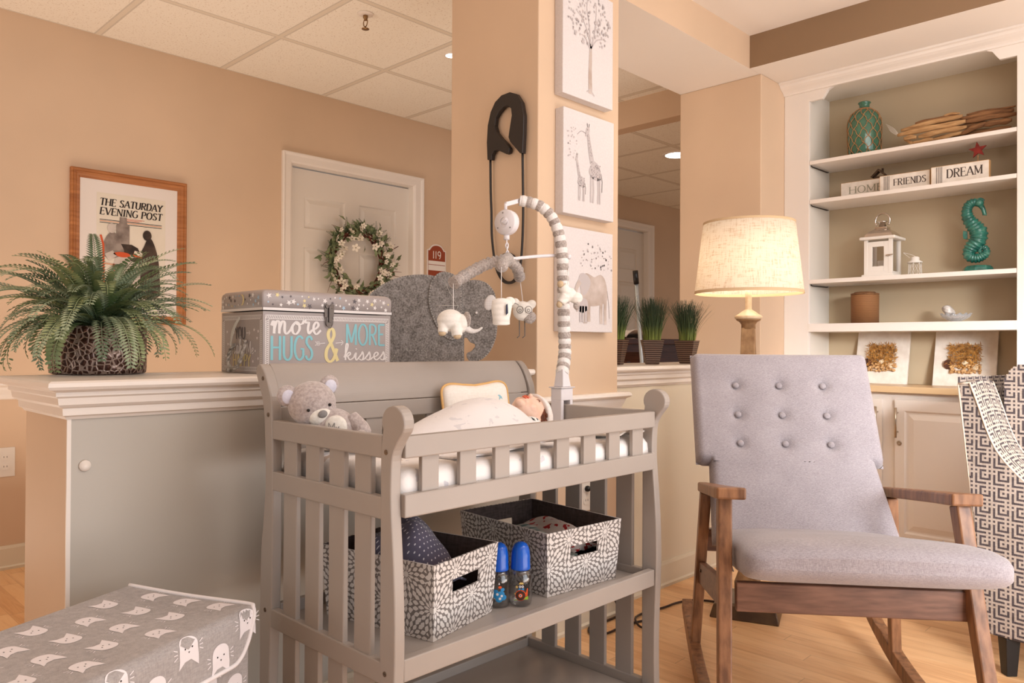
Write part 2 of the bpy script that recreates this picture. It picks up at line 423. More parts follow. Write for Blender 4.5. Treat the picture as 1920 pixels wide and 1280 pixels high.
def floor_fn(t):
    g = t.new('ShaderNodeNewGeometry'); P = g.outputs['Position']
    px, py, pz = t.xyz(P)
    W = .062; L = .92
    row = (px / W).floor()
    wn = t.new('ShaderNodeTexWhiteNoise', noise_dimensions='1D'); t.put(wn.inputs['W'], row); r1 = X(t, wn.outputs['Value'])
    yy = py / L + r1 * 3.7
    col = yy.floor()
    wn2 = t.new('ShaderNodeTexWhiteNoise', noise_dimensions='2D')
    cb = t.new('ShaderNodeCombineXYZ'); t.put(cb.inputs[0], row); t.put(cb.inputs[1], col); t.l.new(cb.outputs[0], wn2.inputs['Vector'])
    r2 = X(t, wn2.outputs['Value'])
    cv = t.new('ShaderNodeCombineXYZ'); t.put(cv.inputs[0], px * 16 + r2 * 40); t.put(cv.inputs[1], py * 1.6); t.put(cv.inputs[2], r2 * 9)
    n = t.noise(cv.outputs[0], 2.0, 6, .62, .6)
    base = t.ramp(r2, [(0, srgb(214, 160, 110)), (.45, srgb(232, 182, 130)), (1, srgb(244, 200, 150))])
    grain = t.ramp(n, [(.32, srgb(196, 138, 88)), (.5, srgb(238, 192, 142)), (.75, srgb(250, 218, 174))])
    c = t.mix(.42, base, grain)
    fx = (px / W).fract(); fy = yy.fract()
    seam = (fx.lt(.02)).max(fy.lt(.0026))
    c = t.mix(seam * .4, c, srgb(120, 76, 44))
    t.color(c); t.bump(n * .4 - seam, .12, .001)
    t.put(t.bsdf.inputs['Roughness'], n * .15 + .32)
M_floor = mat('honey oak plank floor', rough=.35, fn=floor_fn)
M_gray = mat('grey satin furniture paint', rough=.3, fn=noisy(srgb(164, 154, 146), srgb(170, 160, 152), 3))
M_brass = mat('brushed nickel', srgb(190, 178, 162), .28, 1)
M_screw = mat('dark screw metal', srgb(120, 105, 90), .35, 1)
M_black = mat('black painted wood', srgb(38, 30, 26), .45)
M_blackp = mat('black plastic', srgb(20, 18, 18), .4)
M_canvas = mat('white canvas', rough=.75, fn=noisy(srgb(212, 204, 202), srgb(219, 211, 209), 180, .1, .0004))
M_ink = mat('grey watercolour ink', srgb(158, 148, 147), .8)
M_ink2 = mat('pale watercolour wash', srgb(190, 180, 178), .8)
M_ink3 = mat('dark pencil ink', srgb(112, 104, 102), .8)
M_wash = mat('taupe watercolour wash', rough=.8, fn=noisy(srgb(176, 158, 146), srgb(206, 192, 184), 14))
def wood(name, c1, c2_, rough=.45, stretch=(1, 1, 12), scale=6):
    return mat(name, rough=rough, fn=noisy(c1, c2_, scale, .1, .0006, 6, stretch, .3, .7))
M_frame = wood('warm oak picture frame', srgb(150, 90, 46), srgb(186, 122, 70))
M_walnut = wood('walnut brown wood', srgb(108, 72, 48), srgb(162, 114, 78), .38, (6, 6, 1.2), 10)
M_walnuth = wood('walnut brown rail wood', srgb(96, 64, 50), srgb(142, 102, 82), .36, (1.2, 6, 9), 8)
def glowlinen(t):
    v = t.coord(); n1 = t.noise(t.mapping(v, (1, 1, 14)), 26, 3, .6); n2 = t.noise(t.mapping(v, (9, 9, .6)), 22, 3, .6)
    c = t.ramp((n1 + n2) * .5, [(.36, srgb(214, 194, 168)), (.5, srgb(240, 230, 216))])
    t.color(c); t.bsdf.inputs['Roughness'].default_value = .9
    tr = t.new('ShaderNodeBsdfTranslucent'); t.l.new(c, tr.inputs[0])
    mx = t.new('ShaderNodeMixShader'); mx.inputs[0].default_value = .5
    t.l.new(t.bsdf.outputs[0], mx.inputs[1]); t.l.new(tr.outputs[0], mx.inputs[2])
    t.l.new(mx.outputs[0], t.n['Material Output'].inputs[0])
M_linen = mat('linen lamp shade', fn=glowlinen)
def fabric(c1, c2_, sc_=420, b=.35):
    def fn(t):
        v = t.coord(); n1 = t.noise(t.mapping(v, (1, 1, .18)), sc_, 2); n2 = t.noise(t.mapping(v, (.2, .2, 1)), sc_, 2); big = t.noise(v, 9, 3)
        f = n1 * .4 + n2 * .4 + big * .2
        t.color(t.ramp(f, [(.38, c1), (.62, c2_)])); t.bump(n1 + n2, b, .0008)
    return fn
M_upho = mat('grey woven upholstery', rough=.9, sheen=.25, fn=fabric(srgb(142, 134, 138), srgb(176, 168, 172), 800, .3))
M_wpl = mat('white plastic', srgb(226, 220, 222), .35)
M_sheet = mat('white cotton sheet', rough=.9, sheen=.1, fn=fabric(srgb(228, 222, 220), srgb(240, 236, 234), 300, .2))
# ---------------------------------------------------------------- room shell
def B(*a, mi=0): return G().box(*a, mi=mi)
struct('floor', B(-3, 10, -3.2, 4.15, -.06, 0), M_floor)
def molding(path, prof, side=1, g=None, mi=None, closed=False):
    """sweep a profile (out, z) along a 2D path with mitres; out is to the right of travel for side=1"""
    g = g or G(); P = [V((a, b, 0)) for a, b in path]; m = len(P); rings = []
    for i, p in enumerate(P):
        d1 = (p - P[i - 1]).normalized() if i else None; d2 = (P[i + 1] - p).normalized() if i < m - 1 else None
        d1 = d1 or d2; d2 = d2 or d1
        n1 = V((d1.y, -d1.x, 0)) * side; n2 = V((d2.y, -d2.x, 0)) * side
        n = (n1 + n2); n = n / max(n.dot(n1), 1e-6)
        rings.append([p + n * o + V((0, 0, z)) for o, z in prof])
    g.loft(rings, closed=True, mi=mi); return g

# left wall of the corridor with two doors
D1 = (2.272, 3.157, 2.047); D2 = (4.99, 5.862, 2.047)
g = G(); YW = 3.988
for x0, x1, z0 in ((-3, D1[0], 0), (D1[0], D1[1], D1[2]), (D1[1], D2[0], 0), (D2[0], D2[1], D2[2]), (D2[1], 10, 0)): g.box(x0, x1, YW, YW + .12, z0, 2.6)
struct('wall_left', g, M_wall)
struct('wall_back', B(10, 10.1, 2.1, 4.1, 0, 2.6), M_wall)
struct('ceiling', B(-3, 3.78, 1.95, 3.99, 2.482, 2.56), M_tile, label='drop ceiling of speckled acoustic tiles over the corridor')
struct('ceiling_corridor', B(3.88, 10, 1.95, 3.99, 2.32, 2.56), M_tile)
struct('wall_bulkhead', B(3.78, 3.88, 2.175, 3.988, 2.318, 2.482), M_wall)
g = G(); g.box(-3, 3.4, -3.2, 1.74, 2.478, 2.56); struct('ceiling_tray', g, M_ceilw)
g = G(); g.box(-3, 4.6, 1.733, 2.175, 2.323, 2.56, mi=0)
g.b.faces.ensure_lookup_table()
for f in g.b.faces:
    f.normal_update()
    if abs(f.calc_center_median().z - 2.323) < 1e-3: f.material_index = 1
struct('wall_header', g, [M_wall, M_ceilw])
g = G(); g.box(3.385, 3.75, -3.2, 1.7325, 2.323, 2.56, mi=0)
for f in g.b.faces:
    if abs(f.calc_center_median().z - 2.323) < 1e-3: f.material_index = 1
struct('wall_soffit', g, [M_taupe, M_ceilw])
struct('column', B(1.9, 2.35, 1.733, 2.175, 0, 2.323), M_wall, bevel=.004)
struct('wall_pier', B(3.487, 4.6, 1.7245, 2.175, 0, 2.323), M_wall, bevel=.004)
# knee walls
g = G(); g.box(.505, 1.9, 1.79, 2.106, 0, .86, mi=0)
g.box(.503, .511, 1.7875, 1.792, 0, .846, mi=1)
for f in g.b.faces:
    c = f.calc_center_median()
    if abs(c.y - 1.79) < 1e-4 and f.material_index == 0: f.material_index = 2
struct('wall_knee_left', g, [M_wall, M_white, M_grayp])
struct('wall_knee_right', B(2.35, 3.487, 1.79, 2.106, 0, .86), M_cream)
capp = [(-.02, .842), (.004, .842), (.007, .848), (.013, .851), (.014, .866), (.019, .869), (.024, .874), (.026, .888), (.031, .892), (.031, .900), (.036, .903), (.046, .906), (.050, .912), (.049, .920), (.043, .924), (-.02, .924)]
g = molding([(1.9, 2.106), (.505, 2.106), (.505, 1.79), (1.9, 1.79)], capp, side=1)
g.box(.505, 1.9, 1.79, 2.106, .86, .9235)
struct('trim_1', g, M_white, label='white moulded cap on the left knee wall')
g = molding([(3.487, 2.106), (2.35, 2.106)], capp, side=1); molding([(2.35, 1.79), (3.487, 1.79)], capp, side=1, g=g)
g.box(2.35, 3.487, 1.79, 2.106, .86, .9235)
struct('trim_2', g, M_white, label='white moulded cap on the right knee wall')
railp = [(-.01, .752), (.006, .752), (.010, .757), (.012, .775), (.020, .795), (.024, .808), (.034, .812), (.040, .818), (.038, .827), (.032, .831), (-.01, .831)]
struct('trim_3', molding([(1.9, 1.79), (1.9, 1.733), (2.35, 1.733), (2.35, 1.79)], railp, side=1), M_white, label='white chair rail around the foot of the column')
g = molding([(-3, YW), (2.213, YW)], railp, side=1); molding([(3.238, YW), (4.93, YW)], railp, side=1, g=g)
struct('trim_4', g, M_white, label='white chair rail on the corridor wall')
basep = [(-.005, 0), (.016, 0), (.018, .012), (.011, .018), (.010, .092), (.006, .104), (-.005, .105)]
g = molding([(-3, YW), (2.213, YW)], basep, side=1); molding([(3.238, YW), (4.93, YW)], basep, side=1, g=g); molding([(5.92, YW), (10, YW)], basep, side=1, g=g)
struct('baseboard_left', g, M_cream)
struct('baseboard_column', molding([(1.9, 1.79), (1.9, 1.733), (2.35, 1.733), (2.35, 1.79)], basep, side=1), M_cream)
struct('baseboard_right', molding([(2.35, 1.79), (3.487, 1.79), (3.487, 1.7245), (3.73, 1.7245)], basep, side=1), M_cream)
struct('baseboard_front', molding([(.505, 2.106), (.505, 1.79), (1.9, 1.79)], basep, side=1), M_cream)

def panel(g, fr, a0, a1, b0, b1, r=.03, d=.008, mi=None):
    """a recessed groove and a raised field inside a rectangle"""
    def ring(i, dd): return [fr(a0 + i, b0 + i, dd), fr(a1 - i, b0 + i, dd), fr(a1 - i, b1 - i, dd), fr(a0 + i, b1 - i, dd)]
    R = [ring(0, 0), ring(r * .25, -d), ring(r * .5, -d), ring(r * 1.3, -d * .1)]
    g.loft(R, cap=False, mi=mi); g.face(R[-1], mi)
def panelled(g, fr, a0, a1, b0, b1, pans, t, mi=None):
    """slab front (with holes for the panels) built from strips, plus sides"""
    xs = sorted({a0, a1} | {p[0] for p in pans} | {p[1] for p in pans}); zs = sorted({b0, b1} | {p[2] for p in pans} | {p[3] for p in pans})
    for i in range(len(xs) - 1):
        for j in range(len(zs) - 1):
            cx, cz = (xs[i] + xs[i + 1]) / 2, (zs[j] + zs[j + 1]) / 2
            if any(p[0] < cx < p[1] and p[2] < cz < p[3] for p in pans): continue
            g.face([fr(xs[i], zs[j], 0), fr(xs[i + 1], zs[j], 0), fr(xs[i + 1], zs[j + 1], 0), fr(xs[i], zs[j + 1], 0)], mi)
    c = [(a0, b0), (a1, b0), (a1, b1), (a0, b1)]
    g.loft([[fr(a, b, 0) for a, b in c], [fr(a, b, -t) for a, b in c]], cap=False, mi=mi)
    g.face([fr(a, b, -t) for a, b in c], mi)
    for p in pans: panel(g, fr, *p, mi=mi)
def make_door(n, D):
    x0, x1, zt = D; w = x1 - x0 - .006; yd = YW + .045
    fr = lambda a, b, d: V((x0 + .003 + a, yd - d, b))
    cx = w / 2; m = .105; s = .052
    pans = [(m, cx - s, 1.69, zt - .17), (cx + s, w - m, 1.69, zt - .17), (m, cx - s, .98, 1.58), (cx + s, w - m, .98, 1.58), (m, cx - s, .22, .86), (cx + s, w - m, .22, .86)]
    g = G(); panelled(g, fr, 0, w, .008, zt - .012, pans, .035)
    dr = struct('door_%d' % n, g, M_door)
    # casing and jamb
    g = G(); cw = .062
    xa, xb, zc = x0 - cw - .002, x1 + cw + .016, zt + cw
    prof = [(0, 0), (0, .020), (.008, .022), (.014, .018), (.020, .014), (cw - .012, .013), (cw - .004, .009), (cw, .004), (cw, 0)]
    R = []
    for i, d in prof:
        fx = i / cw
        R.append([V((xa + i, YW - d, 0)), V((xa + i, YW - d, zc - i)), V((xb - fx * (xb - x1 + .004), YW - d, zc - i)), V((xb - fx * (xb - x1 + .004), YW - d, 0))])
    g.loft(R, closed=False, cap=False)
    g.box(x0, x0 + .004, YW, YW + .1, 0, zt); g.box(x1 - .004, x1, YW, YW + .1, 0, zt); g.box(x0, x1, YW, YW + .1, zt - .004, zt)
    struct('trim_%d' % (4 + n), g, M_white, bevel=.002, label='white casing around the corridor door')
    return dr
make_door(1, D1); make_door(2, D2)
# wall behind the bookcase, right of it
struct('wall_right', B(4.0, 4.1, -3.2, 1.7245, 0, 2.5), M_cream)

tag(obj('wall_hook', G().lathe([(0, 0), (.0125, 0), (.0115, .004), (0, .005)], n=20, M=Matrix.Translation((.538, 1.7895, .742)) @ Matrix.Rotation(PI / 2, 4, 'X')), M_white), 'small round white adhesive disc on the grey knee wall near its corner', 'wall hook')
# ---------------------------------------------------------------- built-in bookcase
US, SB, SY0, SY1 = 3.74, 3.99, .722, 1.597
M_int = mat('beige shelf back', rough=.6, fn=wall_fn(srgb(188, 169, 140)))
M_side = mat('pale shelf interior', rough=.5, fn=wall_fn(srgb(226, 218, 206), .015))
bc = thing('bookcase', 'white built-in bookcase with arched top and four shelves of ornaments', 'bookcase', (3.87, 1.16, .828))
obj('back_panel', B(SB, 3.998, SY0 - .02, SY1 + .02, .829, 2.30), M_int, bc)
g = G(); g.box(US + .02, SB, SY1, SY1 + .02, .829, 2.29); g.box(US + .02, SB, SY0 - .02, SY0, .829, 2.29); g.box(US + .02, SB, SY0, SY1, 2.275, 2.29)
obj('side_panel', g, M_side, bc)
yL, yR, hh = 1.7235, .30, 2.3225
arch = [(yL, .829), (yL, hh), (yR, hh), (yR, .829), (SY0, .829), (SY0, 2.219), (.785, 2.219), (.795, 2.232), (.812, 2.258), (.84, 2.270), (.87, 2.273), (1.45, 2.273), (1.48, 2.270), (1.505, 2.258), (1.522, 2.232), (1.532, 2.219), (SY1, 2.219), (SY1, .829)]
obj('face_frame', G().prism(arch, lambda a, b, d: V((US + d, a, b)), 0, .02), M_white, bc, bevel=.0015)
crown = [(-.002, 2.268), (.010, 2.268), (.013, 2.276), (.024, 2.284), (.040, 2.292), (.052, 2.300), (.058, 2.310), (.068, 2.314), (.070, 2.3225), (-.002, 2.3225)]
obj('crown_moulding', molding([(US, yL), (US, yR)], crown, side=1), M_white, bc)
for z0, z1 in ((1.905, 1.923), (1.711, 1.730), (1.316, 1.336)):
    obj('shelf', B(US + .001, SB, SY0 + .001, SY1 - .001, z0, z1), M_white, bc, bevel=.0015)
    obj('shelf_bracket', G().tube([(US + .012, SY1 - .006, z0 - .004), (US + .02, SY1 - .008, z0 - .009), (SB - .05, SY1 - .008, z0 - .006), (SB - .03, SY1 - .006, z0 - .003)], .0028, 6), M_black, bc)
obj('shelf', B(US - .004, SB, SY0 - .0, SY1 + .0, 1.079, 1.119), M_white, bc, bevel=.0015)
# worktop and base cabinet
M_lam = mat('tan laminate worktop', rough=.35, fn=noisy(srgb(206, 172, 128), srgb(218, 188, 148), 9, 0, 0, 4, (1, .1, 1)))
tag(obj('worktop', B(3.70, 3.997, .30, 1.7235, .799, .828), M_lam, bevel=.003), 'tan laminate worktop running along the top of the white base cabinet', 'worktop')
cb = thing('base_cabinet', 'white base cabinet with raised panel doors and bar handles under the bookcase', 'cabinet', (3.87, 1.0, 0))
obj('body', B(US + .003, 3.997, .30, 1.7235, .09, .7985), M_white, cb)
obj('toe_kick', B(US + .05, 3.997, .30, 1.7235, 0, .09), M_cream, cb)
for y1, y0 in ((1.70, 1.248), (1.191, .74), (.70, .32)):
    g = G(); fr = lambda a, b, d, y1=y1: V((US - .016 - d, y1 - a, b)); w_ = y1 - y0
    panelled(g, fr, 0, w_, .125, .768, [(.04, w_ - .04, .165, .718)], .018)
    d = obj('door', g, M_white, cb, bevel=.002)
    if y1 < 1.6:
        yy = y1 - .012; z0, z1 = .597, .733
        g = G().cyl((US - .045, yy, z0), (US - .045, yy, z1), .0055, 12)
        for z in (z0 + .025, z1 - .025): g.cyl((US - .016, yy, z), (US - .045, yy, z), .004, 8)
        obj('handle', g, M_brass, d, smooth=False)
        g = G().lathe([(.0, 0), (.010, .0), (.011, .004), (.0085, .006), (.006, .006), (.0, .0045)], n=20, M=Matrix.Translation((US - .016, yy - .008, .572)) @ Matrix.Rotation(-PI / 2, 4, 'Y'))
        obj('lock', g, M_brass, d)
    else:
        yy = y0 + .018
        g = G().cyl((US - .045, yy, .597), (US - .045, yy, .733), .0055, 12)
        for z in (.622, .708): g.cyl((US - .016, yy, z), (US - .045, yy, z), .004, 8)
        obj('handle', g, M_brass, d)
# ---------------------------------------------------------------- changing table
VF, VB, UL, UR = 1.12, 1.60, .848, 1.711
ct = thing('changing_table', 'grey sleigh style changing table with slatted sides and two shelves', 'changing table', (1.28, 1.36, 0))
knob = [(1.127 + .034 * math.cos(a), .860 + .031 * math.sin(a)) for a in [math.radians(q) for q in range(-28, 226, 14)]]
fpro = [(1.163, 0), (1.163, .80)] + knob + c2([(1.112, .828), (1.128, .80), (1.132, .75), (1.131, .70), (1.124, .62), (1.119, .54), (1.117, .46), (1.119, .38), (1.123, .25), (1.121, .12), (1.112, 0)], 4)
bpro = c2([(1.572, 0), (1.574, .12), (1.573, .25), (1.565, .42), (1.561, .58), (1.561, .70), (1.565, .83), (1.569, .876), (1.578, .901), (1.594, .930), (1.612, .950), (1.628, .957), (1.640, .948), (1.640, .935), (1.630, .915), (1.614, .885), (1.605, .858), (1.600, .817), (1.594, .70), (1.603, .60), (1.612, .54), (1.616, .40), (1.615, .24), (1.624, .10), (1.632, 0)], 3)
for nm, pro in (('front_post', fpro), ('back_post', bpro)):
    for u0, u1 in ((UL, UL + .024), (UR - .024, UR)):
        p_ = obj(nm, G().prism(pro, lambda a, b, d: V((d, a, b)), u0, u1), M_gray, ct, bevel=.003)
        if u0 == UL:
            for (sy_, sz) in (((1.146, .805), (1.146, .400)) if nm == 'front_post' else ((1.607, .925), (1.582, .845), (1.590, .41))):
                g = G().cyl((UL + .001, sy_, sz), (UL - .0012, sy_, sz), .0048, 14)
                g.box(UL - .0018, UL - .001, sy_ - .003, sy_ + .003, sz - .0006, sz + .0006)
                obj('screw', g, M_screw, p_)
def rail(nm, *a, bev=.0025): return obj(nm, B(*a), M_gray, ct, bevel=bev)
for u0, u1, inn in ((UL + .001, UL + .019, 1), (UR - .019, UR - .001, -1)):
    rail('side_rail', u0, u1, 1.160, 1.566, .792, .834)
    rail('side_rail', u0, u1, 1.160, 1.566, .679, .721)
    rail('side_rail', u0, u1, 1.160, 1.570, .376, .417)
    rail('side_rail', u0, u1, 1.160, 1.574, .085, .128)
    c = (u0 + u1) / 2 + inn * .001
    for v in (1.4955, 1.406, 1.3165, 1.2265):
        obj('side_slat', B(c - .006, c + .006, v - .0265, v + .0265, .10, .80), M_gray, ct, bevel=.002)
rail('front_rail', UL + .024, UR - .029, VF, VF + .020, .793, .834)
rail('front_rail', UL + .024, UR - .029, VF, VF + .020, .684, .727)
rail('front_rail', UL + .024, UR - .029, VF, VF + .020, .384, .426)
rail('front_rail', UL + .024, UR - .029, VF + .004, VF + .022, .085, .126)
su = [(.919, .957), (1.015, 1.055), (1.112, 1.151), (1.208, 1.247), (1.305, 1.345), (1.401, 1.442), (1.498, 1.538), (1.595, 1.637)]
for a, b in su:
    obj('front_slat', B(a - .002, b + .002, VF + .007, VF + .018, .715, .80), M_gray, ct, bevel=.002)
    obj('back_slat', B(a - .004, b + .006, 1.579, 1.590, .715, .83), M_gray, ct, bevel=.002)
rail('back_rail', UL + .024, UR - .024, 1.574, 1.592, .684, .722)
rail('back_rail', UL + .024, UR - .024, 1.566, 1.584, .384, .424)
rail('back_rail', UL + .024, UR - .024, 1.572, 1.590, .085, .128)
rail('back_panel', UL + .024, UR - .024, 1.574, 1.590, .8205, .8625)
hb = c2([(1.5745, .8645), (1.579, .885), (1.590, .912), (1.606, .937), (1.624, .9555), (1.632, .9555), (1.630, .945), (1.612, .922), (1.600, .895), (1.592, .8645)], 5)
obj('headboard', G().prism(hb, lambda a, b, d: V((d, a, b)), UL + .026, UR - .027), M_gray, ct, bevel=.0012, smooth=False)
obj('changing_tray', B(UL + .02, UR - .02, VF + .019, 1.576, .686, .697), M_gray, ct, bevel=.001)
obj('shelf', B(UL + .02, UR - .02, VF + .006, 1.578, .386, .398), M_gray, ct, bevel=.001)
obj('shelf', B(UL + .02, UR - .02, VF + .010, 1.580, .092, .104), M_gray, ct, bevel=.001)

# ---------------------------------------------------------------- changing pad with its sheet
def padprint(t):
    v = t.coord(); n = t.noise(v, 30, 2, .5); m = t.noise(t.mapping(v, loc=(3, 1, 2)), 22, 2)
    c = t.mix(n.gt(.66) * .5, srgb(240, 235, 232), srgb(176, 176, 190)); c = t.mix(m.gt(.70) * .6, c, srgb(196, 160, 130))
    t.color(c); t.bump(t.noise(v, 40, 4), .5, .004)
M_pad = mat('white printed pad sheet', rough=.9, sheen=.1, fn=padprint)
def grid_cloth(g, nx, ny, f, mi=0):
    R = [[g.b.verts.new(f(i / nx, j / ny)) for j in range(ny + 1)] for i in range(nx + 1)]
    for i in range(nx):
        for j in range(ny):
            q = g.b.faces.new([R[i][j], R[i + 1][j], R[i + 1][j + 1], R[i][j + 1]]); q.smooth = True; q.material_index = mi
def wav(x, y, s=1): return math.sin(x * 31 * s + 2.3 * math.sin(y * 17 * s)) * .5 + math.sin(y * 43 * s + 1.7 * math.sin(x * 23 * s)) * .35 + math.sin((x + y) * 71 * s) * .2
g = G()
rings = []
u0, u1, v0, v1 = .878, 1.682, 1.142, 1.570
def padring(z, ins, wv):
    out = []; n = 28; r = .022
    per = []
    for k in range(40): per.append((u0 + ins + (u1 - u0 - 2 * ins) * k / 40, v0 + ins))
    for k in range(20): per.append((u1 - ins, v0 + ins + (v1 - v0 - 2 * ins) * k / 20))
    for k in range(40): per.append((u1 - ins - (u1 - u0 - 2 * ins) * k / 40, v1 - ins))
    for k in range(20): per.append((u0 + ins, v1 - ins - (v1 - v0 - 2 * ins) * k / 20))
    return [V((a + wv * wav(a, z * 3) * (1 if abs(b - v0 - ins) > .001 and abs(b - v1 + ins) > .001 else 0), b + wv * wav(b, a), z + wv * .8 * wav(a, b))) for a, b in per]
rings = [padring(.699, .012, 0), padring(.706, .002, .0), padring(.728, .0, .0015), padring(.750, .002, .0025), padring(.764, .010, .003), padring(.770, .03, .002), padring(.768, .07, .001)]
g.loft(rings, smooth=True)
for (ax, ay, bx_, by_, zz_) in ((.898, 1.556, .872, 1.540, .730), (1.64, 1.16, 1.676, 1.144, .744)):
    grid_cloth(g, 8, 8, lambda a, b: V((ax + (bx_ - ax) * a, ay + (by_ - ay) * b, zz_ + .012 * math.sin(a * 3) - .012 * a * b)))
tag(obj('changing_pad', g, M_pad, smooth=True), 'white changing pad with a printed cotton sheet in the table tray', 'changing pad')

# crumpled corners of muslin cloth
M_musl = mat('white muslin', rough=.9, sheen=.1, fn=fabric(srgb(226, 220, 220), srgb(244, 240, 240), 260, .3))
def swad(t):
    v = t.coord(); n = t.noise(v, 34, 3, .5, .8)
    t.color(t.mix(n.gt(.615) * .35, srgb(238, 234, 234), srgb(186, 186, 196))); t.bump(t.noise(v, 22, 5), .6, .005)
M_swad = mat('white muslin with grey print', rough=.9, sheen=.15, fn=swad)
g = G()
def swf(a, b):
    u = 1.03 + (.322 + .03 * b) * a; v = 1.165 + .33 * b
    t = a
    hz = .026 + .070 * math.sin(min(t * 1.25, 1) * PI / 2) ** 1.4 - .02 * max(0, (t - .8) / .2) ** 2
    cv = 1.36; wd = .055 + .085 * math.sin(min(1, t * 1.2) * PI / 2)
    q = (v - cv) / wd
    z = .773 + hz * math.exp(-abs(q) ** 2.6) + .0028 * wav(u, v, .8) + .008 * math.exp(-((q - 1.4) / .4) ** 2) * (.6 + .4 * math.sin(u * 40))
    return V((u, v, z))
grid_cloth(g, 64, 56, swf)
tag(obj('swaddle_blanket', g, M_swad, smooth=True, solid=.004, recalc=False), 'white muslin blanket with faint grey print tucked over the baby doll', 'blanket')
g = G()
def clf(a, b):
    u = 1.53 + .15 * a; v = 1.15 + .20 * b
    return V((u + .004 * wav(v, u), v, .778 + .010 * abs(wav(u * .6, v * .6)) + .004 * math.sin(u * 60)))
grid_cloth(g, 30, 30, clf)
def burp(t):
    v = t.coord(); x, y, z = t.xyz(v); n = t.noise(v, 26, 2)
    t.color(t.mix(n.gt(.64) * .7, srgb(240, 232, 222), srgb(150, 190, 206))); t.bump(t.noise(v, 40), .5, .003)
M_burp = mat('cream cloth with blue stars', rough=.9, fn=burp)
tag(obj('burp_cloth', g, M_burp, smooth=True, solid=.004, recalc=False), 'cream burp cloth with blue stars lying at the right end of the changing pad', 'cloth')

# little bolster pillow
M_gold = mat('golden piping', srgb(222, 176, 112), .7)
M_creamc = mat('cream pillow cotton', rough=.9, sheen=.2, fn=fabric(srgb(240, 232, 222), srgb(248, 242, 234), 300, .2))
M_blue = mat('pale blue print', srgb(150, 196, 212), .8)
pc = V((1.445, 1.542, .850)); pl = thing('baby_pillow', 'small cream pillow with gold piping and blue stars against the table back', 'pillow', tuple(pc - V((0, 0, .045))))
pw, ph = .122, .047
def pfr(a, b, d): return pc + V((a, .18 * b - d, b + .03 * a * .4))
g = G(); out = []
def prim(t):
    c, s_ = math.cos(t), math.sin(t); e = .45
    x = pw * abs(c) ** e * (1 if c > 0 else -1); y = ph * abs(s_) ** e * (1 if s_ > 0 else -1)
    y += .006 * math.cos(x / pw * PI) * (1 if y > 0 else .3) * -1
    return x, y
per = [prim(2 * PI * k / 60) for k in range(60)]
rings = []
for f, d in ((.3, .022), (.7, .019), (.9, .012), (1, 0), (.9, -.010), (.6, -.014), (.3, -.015)):
    rings.append([pfr(x * f, y * f, d) for x, y in per])
g.loft(rings, smooth=True)
co = obj('cushion', g, M_creamc, pl)
g = G().tube([pfr(x * 1.01, y * 1.03, 0) for x, y in per], .0032, 8, closed=True); obj('piping', g, M_gold, pl)
def starpts(cx, cy, r, k=.42, rot=0, n=5):
    return [(cx + (r if i % 2 == 0 else r * k) * math.sin(rot + i * PI / n), cy + (r if i % 2 == 0 else r * k) * math.cos(rot + i * PI / n)) for i in range(2 * n)]
g = G()
for sx_, sy_ in ((-.075, -.012), (.0, -.006), (.075, .010)):
    g = G(); g.prism(starpts(sx_, sy_, .012), lambda a, b, d: pfr(a, b, d + .024 - .012 * (abs(a) / pw) ** 2 - .004 * (abs(b) / ph)), 0, .0012)
    obj('star_print', g, M_blue, co)

# ---------------------------------------------------------------- baby doll
M_skin = mat('doll vinyl skin', rough=.38, sss=.15, fn=noisy(srgb(236, 196, 172), srgb(240, 204, 184), 30))
M_lip = mat('doll lips', srgb(214, 104, 76), .35)
M_hair = mat('brown doll hair', rough=.5, fn=noisy(srgb(70, 34, 18), srgb(128, 66, 36), 60, .6, .002, 4, (1, 8, 1)))
M_hat = mat('cream knit hat', rough=.95, sheen=.3, fn=fabric(srgb(234, 224, 216), srgb(246, 240, 236), 240, .6))
def dots(t):
    v = t.coord(); n = t.noise(v, 115, 1, .3)
    t.color(t.mix(n.gt(.60), srgb(232, 230, 226), srgb(56, 60, 62)))
M_dots = mat('dotted sleeper fabric', rough=.9, fn=dots)
hc = V((1.446, 1.350, .828))
doll = thing('baby_doll', 'baby doll in a white cap lying on its back on the changing pad', 'doll', (1.42, 1.36, .774))
Kx = V((1, .05, -.12)).normalized(); Nf = V((-.18, -.30, .94)); Nf = (Nf - Kx * Nf.dot(Kx)).normalized(); Sd = Kx.cross(Nf)
HM = Matrix((Kx, Sd, Nf)).transposed()
def hp(a, b, c): return hc + Kx * a + Sd * b + Nf * c
g = G()
g.ball(hp(.006, 0, 0), .050, .043, .045, M=HM, sub=3)
g.ball(hp(-.016, 0, .008), .034, .038, .032, M=HM, sub=3)
for s_ in (-1, 1): g.ball(hp(-.018, s_ * .019, .020), .018, .018, .016, M=HM); g.ball(hp(-.002, s_ * .041, -.004), .012, .004, .009, M=HM)
g.ball(hp(-.012, 0, .046), .0065, .0065, .0075, M=HM); g.ball(hp(-.006, 0, .042), .010, .0045, .006, M=HM)
g.ball(hp(-.045, 0, .026), .011, .014, .011, M=HM)
g.ball(hp(-.030, 0, .034), .010, .015, .009, M=HM)
g.ball(hp(-.050, 0, -.012), .026, .020, .018, M=HM)
for s_ in (-1, 1): g.ball(hp(.006, s_ * .0165, .0385), .006, .010, .0045, M=HM)
hd = obj('head', g, M_skin, doll, remesh=.0016, smod=5)
g = G()
g.ball(hp(-.0265, 0, .0435), .0035, .0095, .0035, M=HM); g.ball(hp(-.0335, 0, .0415), .0038, .0080, .0035, M=HM)
obj('lips', g, M_lip, hd)
g = G()
